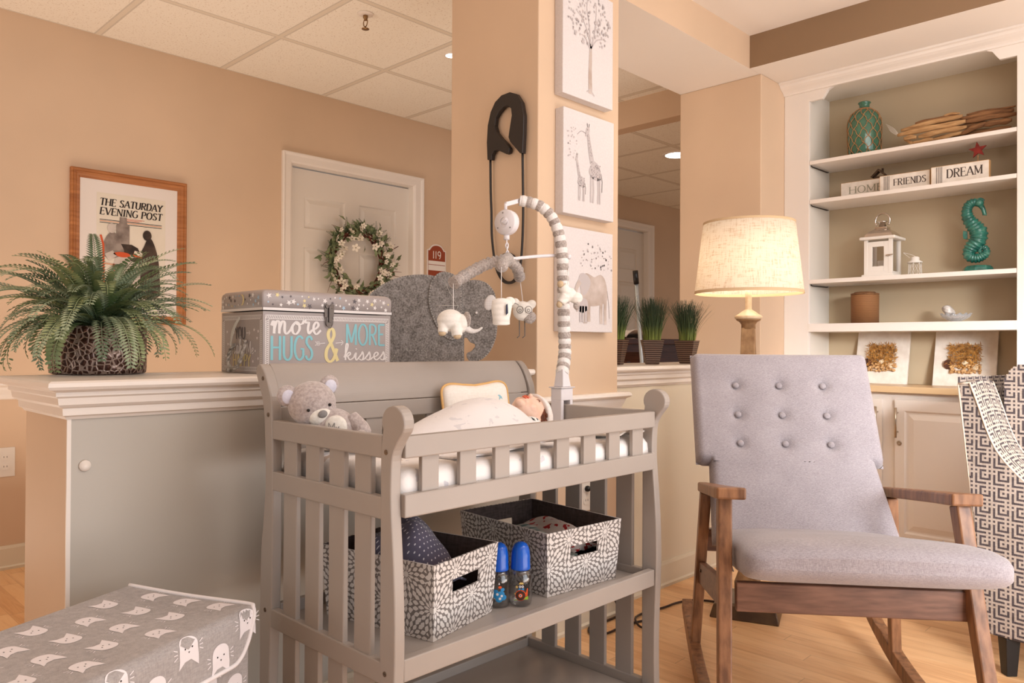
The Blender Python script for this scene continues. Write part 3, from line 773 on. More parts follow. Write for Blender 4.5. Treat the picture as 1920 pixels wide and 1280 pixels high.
for s_ in (-1, 1):
    g.tube([hp(.0035 + .002 * math.cos(q * PI / 6 * 2 - PI), s_ * (.0165 - .008 + .016 * q / 6), .0428 - .0012 * abs(q - 3) / 3) for q in range(7)], .0013, 6)
    g.tube([hp(.018 + .0015 * math.sin(q * PI / 6), s_ * (.0075 + .016 * q / 6), .0435 - .0022 * q / 6) for q in range(7)], .0009, 6)
obj('eyelash', g, mat('brown lash', srgb(120, 72, 50), .6), hd)
g = G()
g.ball(hp(.014, 0, -.003), .047, .0455, .044, M=HM, sub=3)
for i in range(34):
    a = rnd.uniform(-1.35, 1.35) * 1.25; g.ball(hp(.030 + rnd.uniform(-.006, .004), .0445 * math.sin(a), .043 * math.cos(a) - .002), .010, .006, .006, M=HM, sub=1)
for i in range(14):
    g.ball(hp(.010 + rnd.uniform(-.010, .014), -.043, -.012 - .014 * rnd.random()), .010, .007, .008, M=HM, sub=1)
obj('hair', g, M_hair, hd, disp=(.003, .01))
g = G(); rings = []
for t_, r_, dz in ((.026, 1.02, 0), (.026, 1.10, 0), (.034, 1.10, 0), (.044, 1.02, -.002), (.060, .84, -.006), (.076, .60, -.012), (.090, .34, -.018), (.098, .10, -.022)):
    rings.append([hp(t_ + .012 * math.cos(q) * -1 * (1 if t_ < .04 else .4), .047 * r_ * math.sin(q), .047 * r_ * math.cos(q) + dz) for q in [2 * PI * k / 36 for k in range(36)]])
g.loft(rings, smooth=True, cap=True)
obj('hat', g, M_hat, doll, disp=(.003, .02))
g = G()
g.ball((1.362, 1.36, .810), .060, .058, .034, sub=3); g.ball((1.392, 1.292, .802), .034, .028, .026, sub=3); g.ball((1.385, 1.415, .802), .034, .026, .024, sub=3)
g.ball((1.402, 1.350, .814), .022, .034, .026, sub=3); g.ball((1.28, 1.36, .795), .11, .05, .02, sub=3)
obj('sleeper', g, M_dots, doll, remesh=.004, smod=3)

# ---------------------------------------------------------------- teddy bear
M_fur = mat('grey beige plush', rough=1, sheen=.6, fn=noisy(srgb(168, 154, 150), srgb(196, 184, 180), 160, .6, .002, 5))
M_furl = mat('cream plush', rough=1, sheen=.6, fn=noisy(srgb(226, 220, 210), srgb(240, 236, 228), 160, .5, .002, 5))
M_furi = mat('pale lilac ear lining', rough=1, sheen=.4, fn=noisy(srgb(206, 204, 218), srgb(222, 220, 232), 90, .3, .001))
M_nose = mat('grey embroidered nose', rough=.9, fn=noisy(srgb(128, 124, 122), srgb(150, 146, 144), 300, .6, .001, 2, (1, 1, 8)))
M_eye = mat('glossy dark eye', srgb(24, 14, 10), .08)
hb_ = at(585, 758, 1.68)
bear = thing('teddy_bear', 'grey beige plush teddy bear sitting in the corner of the changing table', 'teddy bear', (hb_.x + .01, hb_.y - .03, .771))
toC = (V((0, 0, CH)) - hb_); Rg = CAMR; 
fd = (-CAMF * .80 + CAMR * .56 + V((0, 0, -.16))).normalized()      # where the muzzle points
up = V((0, 0, 1)) - CAMR * .26; up = (up - fd * up.dot(fd)).normalized(); sdv = up.cross(fd).normalized()
BM = Matrix((sdv, up, fd)).transposed()
def bp(a, b, c): return hb_ + sdv * a + up * b + fd * c
g = G(); g.ball(bp(0, .002, 0), .052, .050, .050, M=BM, sub=3); g.ball(bp(.0, -.012, .018), .046, .036, .034, M=BM, sub=3)
hd = obj('head', g, M_fur, bear, remesh=.0025, smod=4, disp=(.0015, .004))
for s_ in (-1, 1):
    e = obj('ear', G().ball(bp(s_ * .048, .030, -.010), .022, .024, .010, M=BM, sub=3), M_fur, hd, disp=(.0015, .004))
    obj('ear_lining', G().ball(bp(s_ * .048, .029, -.002), .014, .016, .004, M=BM, sub=3), M_furi, e)
    obj('eye', G().ball(bp(s_ * .024, .004, .0455), .0036, M=BM), M_eye, hd)
obj('muzzle', G().ball(bp(0, -.018, .042), .026, .021, .022, M=BM, sub=3), M_furl, hd, disp=(.001, .004))
obj('nose', G().ball(bp(0, -.007, .0615), .0105, .0085, .0055, M=BM, sub=3), M_nose, hd)
bc_ = V((hb_.x + .030, hb_.y - .040, .818))
g = G(); g.ball(bc_, .050, .046, .046, sub=3); g.ball((hb_ + bc_) / 2 - V((0, 0, .006)), .040, .038, .034, sub=3)
body = obj('body', g, M_fur, bear, remesh=.003, smod=4, disp=(.0015, .004))
for s_ in (-1, 1):
    side = CAMR * s_ * .8 - CAMF * .5
    a0 = bc_ + CAMR * s_ * .036 + V((0, 0, .026)); a1 = a0 + CAMR * (.034 if s_ > 0 else -.008) + V((0, 0, -.042)) - CAMF * .012
    obj('arm', G().tube(catmull([a0, a0 * .5 + a1 * .5 + CAMR * s_ * .006, a1], 5), [.017] * 5 + [.018] * 4 + [.014, .006], 14), M_fur, bear, remesh=.003, smod=2)
    l0 = bc_ + CAMR * s_ * .03 + V((0, 0, -.022)); l1 = bc_ + CAMR * (s_ * .05 + .02) - CAMF * .052 + V((0, 0, -.022))
    lg = obj('leg', G().tube([l0, l0.lerp(l1, .3), l0.lerp(l1, .7), l1], [.018, .02, .02, .016], 14).ball(l1 + V((0, 0, .006)), .016, .016, .022), M_fur, bear, remesh=.003, smod=2)
    obj('paw_pad', G().ball(l1 - CAMF * .013 + V((0, 0, .006)), .012, .006, .015), M_furi, lg)
bib = bc_ - CAMF * .041 + V((0, 0, .010)) + CAMR * .014
g = G().ball(bib, .024, .012, .024, M=Matrix((CAMR, -CAMF, V((0, 0, 1)))).transposed(), sub=3)
obj('tummy_patch', g, M_furl, body)
g = G(); write(g, 'My', lambda a, b, d: bib - CAMF * (.0125 + d) + CAMR * a + V((0, 0, b)), -.014, -.004, .013, w=.026, thin=.07, thick=.12); obj('embroidery', g, M_nose, body, recalc=False)
# ---------------------------------------------------------------- framed print on the corridor wall
YF = YW
M_mat = mat('white picture mat', srgb(232, 222, 214), .6)
M_paper = mat('aged cream paper', rough=.7, fn=noisy(srgb(224, 214, 196), srgb(230, 220, 204), 8))
M_inkb = mat('black print ink', srgb(34, 26, 24), .7)
M_inkr = mat('orange red print ink', srgb(206, 86, 44), .7)
M_inkg = mat('grey print ink', rough=.7, fn=noisy(srgb(110, 96, 88), srgb(160, 146, 136), 20))
M_inkd = mat('dark brown print ink', rough=.7, fn=noisy(srgb(44, 34, 28), srgb(84, 66, 54), 18))
M_inks = mat('pinkish print ink', srgb(214, 158, 126), .7)
M_inkl = mat('pale grey print ink', rough=.7, fn=noisy(srgb(180, 166, 156), srgb(212, 200, 190), 14))
x0, x1, z0, z1 = 1.124, 1.662, 1.10, 1.829
pf = thing('framed_print', 'framed magazine cover print in an oak frame on the corridor wall', 'picture', ((x0 + x1) / 2, YF, z0))
g = G(); fw = .042
R = []
for i, d in ((0, 0), (0, .024), (.006, .028), (.012, .022), (.018, .024), (.026, .016), (.034, .016), (fw, .008), (fw, 0)):
    R.append([V((a, YF - d, b)) for a, b in ((x0 + i, z0 + i), (x1 - i, z0 + i), (x1 - i, z1 - i), (x0 + i, z1 - i))])
g.loft(R, cap=False); obj('frame', g, M_frame, pf)
obj('mat', B(x0 + .03, x1 - .03, YF - .006, YF, z0 + .03, z1 - .03), M_mat, pf)
fr = lambda a, b, d: V((1.239 + a, YF - .0065 - d, 1.19 + b))       # poster corner, .317 wide, .535 tall
g = G(); W_, H_ = .322, .538
poly(g, fr, [(0, 0), (W_, 0), (W_, H_), (0, H_)], 0)
write(g, 'THE SATURDAY', fr, .014, .478, .034, w=.292, serif=True, thin=.07, thick=.20, slant=.12, mi=1, lift=.0006)
write(g, 'EVENING POST', fr, .014, .434, .034, w=.292, serif=True, thin=.07, thick=.20, slant=.12, mi=1, lift=.0006)
for yy in (.408, .394): poly(g, fr, [(.014, yy), (.304, yy), (.304, yy + .003), (.014, yy + .003)], 1, .0006)
for yy in (.401,): poly(g, fr, [(.014, yy), (.304, yy), (.304, yy + .004), (.014, yy + .004)], 5, .0006)
for k in range(3): stroke(g, fr, [(.13, .424 - k * .005), (.13 + .09 - k * .012, .424 - k * .005)], .0018, 2, .0006)
# a plain still life stands in for the cover picture: a stove, a draped table, a coat, a chair and a book
poly(g, fr, [(.088, .22), (.150, .22), (.150, .392), (.138, .40), (.136, .43), (.104, .43), (.102, .40), (.088, .39)], 3, .001)
poly(g, fr, [(.088, .25), (.205, .25), (.19, .285), (.16, .30), (.088, .30)], 4, .0012)
poly(g, fr, c2([(.070, .02), (.250, .02), (.225, .12), (.185, .215), (.145, .245), (.098, .245), (.075, .18)], 5, True), 6, .0016)
poly(g, fr, c2([(.030, .245), (.032, .30), (.055, .345), (.085, .35), (.105, .31), (.125, .262), (.098, .235), (.055, .225)], 5, True), 3, .0020)
poly(g, fr, c2([(.205, .045), (.200, .19), (.150, .225), (.190, .245), (.215, .29), (.235, .335), (.258, .33), (.285, .25), (.295, .15), (.290, .05)], 5, True), 4, .0024)
disc(g, fr, .233, .352, .021, .026, 4, .0028); disc(g, fr, .068, .372, .020, .024, 6, .0028)
poly(g, fr, [(.165, .245), (.208, .235), (.212, .255), (.172, .268)], 2, .0032); poly(g, fr, [(.168, .252), (.208, .244), (.212, .262), (.174, .272)], 0, .0034)
stroke(g, fr, [(.018, .335), (.030, .29), (.032, .20), (.034, .03)], .009, 2, .0032); stroke(g, fr, [(.078, .20), (.080, .02)], .009, 2, .0034); stroke(g, fr, [(.034, .20), (.080, .195)], .006, 5, .0034)
poly(g, fr, [(.036, .245), (.072, .265), (.092, .240), (.056, .212)], 6, .0036); disc(g, fr, .040, .07, .024, .028, 0, .0036)
poly(g, fr, c2([(.105, .26), (.145, .255), (.15, .24), (.11, .235), (.075, .25)], 4, True), 2, .0036)
obj('print', g, [M_paper, M_inkb, M_inkr, M_inkg, M_inkd, M_inks, M_inkl], pf, recalc=False)

# ---------------------------------------------------------------- room sign
M_rust = mat('rust red sign face', srgb(150, 66, 34), .5)
sg = thing('room_sign', 'small arched rust red room number sign beside the corridor door', 'sign', (3.356, YW, 1.36))
fr = lambda a, b, d: V((3.356 + a, YW - d, 1.36 + b))
def signshape(w, h, sh): return [(-w, 0), (w, 0), (w, sh), (w - .014, sh), (w - .018, sh + .008)] + [(.052 * math.cos(q) * (w / .075), sh + .006 + (h - sh - .006) * math.sin(q)) for q in [PI * k / 12 for k in range(1, 12)]] + [(-w + .018, sh + .008), (-w + .014, sh), (-w, sh)]
obj('backing', G().prism(signshape(.083, .326, .287), fr, 0, .005), M_white, sg)
g = G(); g.prism(signshape(.073, .316, .280), fr, .005, .008, mi=0)
poly(g, fr, [(-.073, .188), (.073, .188), (.073, .212), (-.073, .212)], 1, .0085)
poly(g, fr, [(-.073, .148), (.073, .148), (.073, .184), (-.073, .184)], 1, .0085)
write(g, '119', fr, -.038, .228, .050, w=.078, thin=.13, thick=.13, mi=1, lift=.009)
obj('face', g, [M_rust, M_white], sg, recalc=False)

# ---------------------------------------------------------------- wreath on the door
M_leaf = mat('muted wreath leaf', rough=.6, fn=noisy(srgb(70, 84, 52), srgb(132, 142, 104), 24))
M_pine = mat('dark wreath fern', rough=.6, fn=noisy(srgb(50, 66, 44), srgb(98, 112, 82), 24))
M_petal = mat('white wreath blossom', srgb(232, 222, 206), .6)
M_twig = mat('red brown twig', rough=.7, fn=noisy(srgb(74, 34, 22), srgb(120, 62, 42), 30))
M_stam = mat('olive blossom centre', srgb(120, 110, 60), .7)
wc = V((2.722, YW + .02, 1.512)); RW = .205
wr = thing('wreath', 'wreath of white blossom and green leaves hanging on the corridor door', 'wreath', (wc.x, wc.y, wc.z - RW - .05))
rw = random.Random(3)
def wp(a, r, d): return wc + V((math.cos(a) * r, -.03 - d, math.sin(a) * r))
g = G()
for k in range(9):
    ph = rw.random() * 6.28; am = .012 + .01 * rw.random()
    g.tube([wp(a, RW - .02 + am * math.sin(5 * a + ph), am * math.cos(5 * a + ph)) for a in [2 * PI * i / 40 for i in range(40)]], .0045, 5, closed=True)
for k in range(16):
    a = rw.uniform(-1.2, .8) if k < 10 else rw.uniform(0, 6.28); p = wp(a, RW, .01)
    t = V((math.cos(a + .5), -.2, math.sin(a + .5))) * rw.uniform(.06, .12); g.tube([p, p + t * .6 + V((0, 0, .01)), p + t], [.0025, .0018, .001], 4)
obj('twig_ring', g, M_twig, wr)
def leaf(g, p, d, n, L, w, mi=0):
    d = d.normalized(); s_ = d.cross(n).normalized(); n = s_.cross(d)
    m1 = p + d * L * .45 + n * L * .10
    a, b = m1 + s_ * w, m1 - s_ * w
    g.face([p, a, m1 + n * L * .02], mi); g.face([p, m1 + n * L * .02, b], mi)
    tip = p + d * L
    g.face([a, tip, m1 + n * L * .02], mi); g.face([m1 + n * L * .02, tip, b], mi)
g = G(); g2 = G()
for k in range(330):
    a = rw.uniform(0, 2 * PI); r = RW + rw.gauss(-.012, .03); p = wp(a, r, rw.uniform(0, .04))
    d = V((math.cos(a + rw.gauss(1.0, .9)), rw.uniform(-.5, .2), math.sin(a + rw.gauss(1.0, .9))))
    leaf(g, p, d, V((0, -1, 0)) + V((rw.gauss(0, .4), 0, rw.gauss(0, .4))), rw.uniform(.035, .065), rw.uniform(.008, .014))
for k in range(52):
    a = rw.uniform(0, 2 * PI); p = wp(a, RW - .02 + rw.gauss(0, .02), rw.uniform(.0, .03)); an = a + rw.choice((.7, -.5, 1.1)) + rw.gauss(0, .3)
    d = V((math.cos(an), -.15, math.sin(an))).normalized(); L = rw.uniform(.07, .11); s_ = d.cross(V((0, -1, 0))).normalized()
    for i in range(14):
        t = i / 14; q = p + d * L * t; w_ = .020 * (1 - t * .8)
        for sg_ in (-1, 1): leaf(g2, q, s_ * sg_ + d * .5, V((0, -1, 0)), w_, .0022)
obj('leaf_cluster', g, M_leaf, wr, recalc=False); obj('fern_sprig', g2, M_pine, wr, recalc=False)
def blossom(g, c, n, r, mi=0, mc=1):
    n = n.normalized(); a = n.orthogonal().normalized(); b = n.cross(a)
    for i in range(5):
        q = 2 * PI * i / 5; d = a * math.cos(q) + b * math.sin(q); s_ = n.cross(d)
        g.face([c, c + d * r * .55 + s_ * r * .34 + n * r * .12, c + d * r + s_ * r * .16 + n * r * .22, c + d * r - s_ * r * .16 + n * r * .22, c + d * r * .55 - s_ * r * .34 + n * r * .12], mi)
    g.ball(c + n * r * .1, r * .14, sub=1, mi=mc)
for a in (1.75, 1.55, 2.0, 2.6, 2.75, 2.95, 3.35, 3.55, 3.75, 4.05, 4.3, 4.9, 5.3, 5.55, 5.85, .05, .25, -.35, .45, .62, .8, 1.0, 2.25, 3.15):
    g = G()
    for k in range(2):
        blossom(g, wp(a + rw.gauss(0, .08), RW + rw.gauss(-.01, .03), .05 + rw.random() * .02), V((rw.gauss(0, .5), -1, rw.gauss(0, .5))), rw.uniform(.018, .026))
    obj('blossom', g, [M_petal, M_stam], wr, recalc=False)

# ---------------------------------------------------------------- giant safety pin on the column
fr = lambda a, b, d: V((1.9 - .004 - d, a, b))      # a = world y, b = world z
U_ = 1.9
def pp(pts): 
    out = []
    for x_, y_ in pts:
        d_ = _M.transposed() @ V(((x_ - 960) / F, (y_ - 640) / F, 1)); t_ = U_ / d_.x; out.append((d_.y * t_, CH + d_.z * t_))
    return out
Zp = lambda x_, y_: (820 + x_ / 3.2, y_ / 3.2)
pin = thing('safety_pin', 'giant black wooden safety pin hanging on the side of the column', 'wall ornament', (1.9, 1.86, 1.2))
headp = pp([Zp(*q) for q in [(326, 965), (322, 860), (328, 760), (345, 680), (372, 620), (410, 580), (460, 561), (500, 572), (530, 620), (544, 700), (542, 800), (536, 925), (520, 925), (490, 890), (462, 858), (452, 830), (462, 760), (472, 700), (468, 660), (450, 641), (425, 648), (395, 680), (376, 715), (370, 760), (382, 800), (410, 835), (440, 865), (459, 895), (455, 922), (438, 930), (412, 918), (385, 905), (365, 912), (352, 935), (350, 965)]])
obj('head', G().prism(headp, fr, 0, .018), M_black, pin, bevel=.002)
sh = [Zp(334, 960), Zp(336, 1150)] + [(926.5, 400), (927, 440), (930, 472), (934, 498), (940, 515), (949, 528), (960, 531), (972, 526), (979, 513), (979, 498), (972, 484), (960, 476), (948, 479), (941, 490), (940, 505), (945, 520), (955, 529), (966, 528), (975, 515), (981, 495), (984, 460), (985.5, 420), (986, 380)] + [Zp(530, 1150), Zp(527, 915)]
P = pp(sh); wire = [fr(a, b, .009) for a, b in P]
obj('wire', G().tube(catmull(wire, 4), .0042, 8), M_black, pin)

# ---------------------------------------------------------------- canvases on the column front
def canvas(z0, z1, x0, x1, label):
    t = thing('canvas_picture', label, 'picture', ((x0 + x1) / 2, 1.733, z0), 0, 'nursery canvases on the column')
    obj('stretcher', B(x0, x1, 1.695, 1.7325, z0, z1), M_canvas, t, bevel=.002)
    return t, (lambda a, b, d: V((x0 + a, 1.6946 - d, z0 + b)))
CM = [M_ink2, M_ink, M_ink3, M_wash]
t, fr = canvas(1.864, 2.26, 1.981, 2.262, 'white canvas with a grey watercolour tree, topmost on the column')
g = G(); rc = random.Random(5)
stroke(g, fr, c2([(.150, .030), (.148, .10), (.150, .17), (.150, .20)], 4), [.022 - .0008 * i for i in range(13)], 3, .0004)
for P_ in ([(.150, .19), (.135, .24), (.105, .28), (.075, .30)], [(.150, .19), (.142, .27), (.128, .33), (.145, .39)], [(.152, .19), (.172, .25), (.18, .31), (.182, .35)], [(.152, .19), (.18, .225), (.215, .24), (.24, .24)], [(.152, .18), (.12, .22), (.095, .225)]):
    c = c2(P_, 5); stroke(g, fr, c, [.007 - .0055 * i / len(c) for i in range(len(c))], 0, .0005)
stroke(g, fr, [(.128, .032), (.148, .045), (.172, .026)], .005, 0, .0005)
for k in range(150):
    a = rc.uniform(0, 2 * PI); r = math.sqrt(rc.random()); x_, y_ = .145 + .122 * r * math.cos(a), .285 + .10 * r * math.sin(a)
    if y_ < .2: continue
    disc(g, fr, x_, y_, rc.uniform(.0025, .0055), rc.uniform(.003, .006), rc.choice((0, 0, 0, 1)), .0006 + .00001 * k, 8)
obj('artwork', g, CM, t, recalc=False)
t, fr = canvas(1.456, 1.818, 1.986, 2.270, 'white canvas with a grown giraffe and a young giraffe')
g = G()
def blob(P_, mi, l=.0006): poly(g, fr, c2(P_, 4, True), mi, l)
def giraffe(ox, oy, s_, mi=0):
    q = lambda P_: [(ox + a * s_, oy + b * s_) for a, b in P_]
    blob(q([(-.012, .118), (.004, .150), (.012, .162), (.045, .150), (.060, .122), (.058, .098), (.034, .090), (.004, .098)]), mi, .0006)
    stroke(g, fr, q(c2([(.008, .150), (-.004, .19), (-.014, .235), (-.020, .262)], 4)), [s_ * (.026 - .0011 * i) for i in range(13)], mi, .0007)
    blob(q([(-.032, .262), (-.022, .282), (-.010, .276), (-.014, .258), (-.034, .244)]), mi, .0008)
    for a, b in (((-.022, .28), (-.024, .294)), ((-.014, .28), (-.012, .294))): stroke(g, fr, q([a, b]), .003 * s_, 2, .0009)
    for dx, e in ((.000, .0), (.012, .004), (.042, .002), (.054, .0)): stroke(g, fr, q([(dx, .10), (dx + e, .05), (dx, .004)]), s_ * .0085, mi, .0006)
    stroke(g, fr, q([(.060, .12), (.068, .09), (.066, .05)]), s_ * .003, 2, .0007)
    for k in range(46):
        x_, y_ = rc.uniform(-.006, .056), rc.uniform(.096, .150); disc(g, fr, *q([(x_, y_)])[0], s_ * .0028, s_ * .0026, 1, .0010, 6)
    for k in range(26):
        t_ = rc.random(); disc(g, fr, *q([(.008 - .028 * t_ + rc.uniform(-.006, .006), .150 + .105 * t_)])[0], s_ * .0022, s_ * .0022, 1, .0010, 6)
    disc(g, fr, *q([(-.022, .270)])[0], s_ * .0022, s_ * .003, 2, .0012, 6)
giraffe(.150, .050, .95, 0); giraffe(.082, .050, .56, 0)
stroke(g, fr, c2([(.120, .292), (.095, .296), (.072, .280)], 4), .0018, 1, .0008)
for k in range(26): disc(g, fr, rc.uniform(.02, .075), rc.uniform(.19, .31), rc.uniform(.002, .004), None, 0, .0006, 7)
obj('artwork', g, CM, t, recalc=False)
t, fr = canvas(1.052, 1.411, 1.982, 2.266, 'white canvas with a pale brown elephant and calf, lowest on the column')
g = G(); ox = .118
blob([(ox - .02, .172), (ox + .006, .205), (ox + .04, .20), (ox + .058, .195), (ox + .092, .206), (ox + .118, .19), (ox + .132, .15), (ox + .128, .11), (ox + .06, .092), (ox + .02, .095), (ox - .01, .11)], 3, .0006)
for dx, b0, w_ in ((.008, .03, .020), (.028, .036, .018), (.098, .030, .017), (.122, .028, .016)): stroke(g, fr, [(ox + dx, .12), (ox + dx - .002, .07), (ox + dx, b0)], w_, 3, .0007)
blob([(ox - .03, .185), (ox - .012, .205), (ox + .020, .198), (ox + .036, .175), (ox + .022, .145), (ox + .0, .128), (ox - .014, .14)], 0, .0008)
stroke(g, fr, c2([(ox - .022, .175), (ox - .042, .15), (ox - .048, .10), (ox - .036, .07)], 4), [.022 - .0012 * i for i in range(13)], 3, .0009)
stroke(g, fr, c2([(ox + .132, .15), (ox + .142, .10), (ox + .146, .05)], 4), .0022, 1, .0008)
blob([(ox - .03, .10), (ox - .01, .118), (ox + .016, .11), (ox + .02, .08), (ox - .012, .066), (ox - .034, .08)], 0, .0012)
for dx in (-.02, -.006, .01): stroke(g, fr, [(ox + dx, .09), (ox + dx, .034)], .011, 0, .0012)
for k in range(60):
    x_ = rc.uniform(.10, .28); y_ = .31 - .09 * rc.random() - .10 * max(0, (x_ - .2)) * rc.random() * 4
    if y_ > .16: disc(g, fr, x_, y_, rc.uniform(.002, .0045), None, rc.choice((0, 0, 1)), .0006, 7)
obj('artwork', g, CM, t, recalc=False)

# ---------------------------------------------------------------- outlets, sprinkler, lights
def outlet(name, c, R, N, label, cat='outlet', toggles=False, w=.07, h=.115):
    t = thing(name, label, cat, tuple(c)); up = V((0, 0, 1)); q = lambda a, b, d: c + R * a + up * (b) + N * d
    obj('cover_plate', G().prism([(-w / 2, -h / 2), (w / 2, -h / 2), (w / 2, h / 2), (-w / 2, h / 2)], q, 0, .005), M_door, t, bevel=.0018)
    for s_ in (-1, 1):
        g = G().prism([(.017 * math.cos(a), s_ * .021 + min(.013, max(-.013, .017 * math.sin(a)))) for a in [2 * PI * k / 24 for k in range(24)]], q, .004, .007, mi=0)
        for dx in (-.006, .006): g.prism([(dx - .001, s_ * .021 - .001), (dx + .001, s_ * .021 - .001), (dx + .001, s_ * .021 + .006), (dx - .001, s_ * .021 + .006)], q, .0065, .0073, mi=1)
        obj('socket', g, [M_door, M_blackp], t)
    return t
outlet('wall_outlet', V((.876, YW, .475)), V((1, 0, 0)), V((0, -1, 0)), 'white wall outlet low on the corridor wall at the left edge', w=.075, h=.13)
outlet('wall_outlet', V((2.160, 1.733, .470)), V((1, 0, 0)), V((0, -1, 0)), 'white wall outlet with a black plug behind the changing table')
M_cord = mat('dark brown cord', srgb(46, 26, 18), .45)
cd = thing('power_cord', 'dark brown lamp cord plugged in at the column and looping over the floor', 'cord', (2.30, 1.66, 0))
obj('plug', G().ball((2.160, 1.722, .493), .013, .014, .011).cyl((2.160, 1.716, .493), (2.160, 1.700, .493), .006, 8), M_blackp, cd, bevel=0)
cp = [(2.160, 1.700, .493), (2.165, 1.680, .480), (2.185, 1.672, .42), (2.20, 1.675, .30), (2.24, 1.685, .15), (2.31, 1.70, .05), (2.385, 1.725, .008), (2.44, 1.75, .0055), (2.40, 1.71, .0055), (2.26, 1.70, .0055), (2.16, 1.705, .0055), (2.112, 1.672, .0055), (2.112, 1.640, .0055), (2.16, 1.625, .0055), (2.24, 1.627, .0055), (2.30, 1.62, .0055), (2.35, 1.60, .0055), (2.352, 1.56, .0055), (2.30, 1.55, .0055), (2.275, 1.575, .0100), (2.31, 1.62, .0150), (2.37, 1.648, .0075), (2.43, 1.65, .0055), (2.52, 1.633, .0055), (2.60, 1.627, .0055), (2.67, 1.60, .0055), (2.715, 1.53, .0055), (2.70, 1.45, .008)]
obj('cable', G().tube(catmull(cp, 8), .0042, 7), M_cord, cd)
sp = at(685, 76, 3.43); sx_, sy_ = sp.x, sp.y
t = thing('sprinkler_head', 'brass fire sprinkler head under the corridor ceiling', 'sprinkler', (sx_, sy_, 2.482))
M_brs = mat('aged brass', srgb(150, 120, 84), .35, 1)
obj('escutcheon', G().lathe([(.0, 2.482), (.036, 2.482), (.034, 2.477), (.016, 2.473), (0, 2.473)], (sx_, sy_, 0), 24), M_white, t)
g = G().lathe([(0, 2.475), (.011, 2.475), (.011, 2.462), (.007, 2.458), (.007, 2.452), (0, 2.452)], (sx_, sy_, 0), 16)
for s_ in (-1, 1): g.tube(catmull([(sx_, sy_ + s_ * .008, 2.458), (sx_, sy_ + s_ * .015, 2.445), (sx_, sy_ + s_ * .011, 2.430), (sx_, sy_, 2.422)], 4), .0025, 6)
g.lathe([(0, 2.424), (.004, 2.424), (.004, 2.416), (.017, 2.414), (.017, 2.4125), (0, 2.4125)], (sx_, sy_, 0), 16)
obj('frame', g, M_brs, t)
M_glow = mat('lit downlight lens', srgb(255, 244, 224), .5, emit=(1, .90, .74), estr=9)
def downlight(x_, y_, z_, label, r=.085, pw=9):
    t = thing('recessed_light', label, 'ceiling light', (x_, y_, z_))
    obj('trim_ring', G().lathe([(r * .78, z_), (r * .80, z_ - .004), (r, z_ - .005), (r * 1.02, z_)], (x_, y_, 0), 32, cap=False), M_white, t)
    obj('lens', G().lathe([(0, z_ - .0035), (r * .8, z_ - .0035), (r * .8, z_ - .001), (0, z_ - .001)], (x_, y_, 0), 28), M_glow, t)
    spot('light_downlight', (x_, y_, z_ - .02), (x_, y_, 0), pw, (1.0, .80, .58), 140, .9, .07)
p = at(841, 134, 3.90); downlight(p.x + .02, p.y + .0, 2.482, 'small lit recessed light in the tiled ceiling, half hidden by the column', .038, 10)
p = at(1266, 298, 5.25); downlight(p.x + .03, p.y, 2.32, 'round lit recessed light in the lower corridor ceiling seen through the opening', .105, 12)
p = at(456, 0, 3.2); 
t = thing('smoke_detector', 'small brown ceiling fitting cut by the top edge of the photo', 'ceiling fitting', (p.x, p.y - .005, 2.482))
obj('housing', G().lathe([(0, 2.482), (.045, 2.482), (.042, 2.470), (.022, 2.462), (0, 2.462)], (p.x, p.y - .005, 0), 24), M_brs, t)
# ---------------------------------------------------------------- fern in a hammered metal pot
M_hammer = mat('hammered bronze metal', metal=.55, rough=.3, fn=lambda t: (lambda v: (t.color(t.mix(v.lt(.11), srgb(70, 44, 36), srgb(160, 140, 130))), t.bump(v, .9, .006)))(
    (lambda n: (t.l.new(t.mapping(t.coord(), (1, 1, 1)), n.inputs['Vector']), setattr(n.inputs['Scale'], 'default_value', 78), X(t, n.outputs['Distance']))[2])(t.new('ShaderNodeTexVoronoi', feature='DISTANCE_TO_EDGE'))))
M_soil = mat('dark moss', rough=1, fn=noisy(srgb(46, 42, 26), srgb(80, 84, 48), 60, .5, .004))
M_fern = mat('green fern leaf', rough=.5, fn=noisy(srgb(82, 106, 64), srgb(164, 174, 126), 7))
M_fern2 = mat('blue green fern leaf', rough=.5, fn=noisy(srgb(112, 132, 104), srgb(176, 186, 152), 9))
fc = at(185, 680, 1.98); fx, fy = fc.x, fc.y
fern = thing('potted_fern', 'bushy artificial fern in a round hammered bronze pot on the knee wall', 'potted plant', (fx, fy, .9242))
PR = .112
obj('pot', G().lathe([(0, .925), (PR - .006, .925), (PR - .001, .928), (PR, .94), (PR, 1.040), (PR - .002, 1.045), (PR - .006, 1.045), (PR - .008, 1.03), (0, 1.03)], (fx, fy, 0), 48), M_hammer, fern)
obj('soil', G().lathe([(0, 1.028), (PR - .008, 1.026), (PR - .008, 1.034), (.05, 1.045), (0, 1.05)], (fx, fy, 0), 24), M_soil, fern)
rf = random.Random(11)
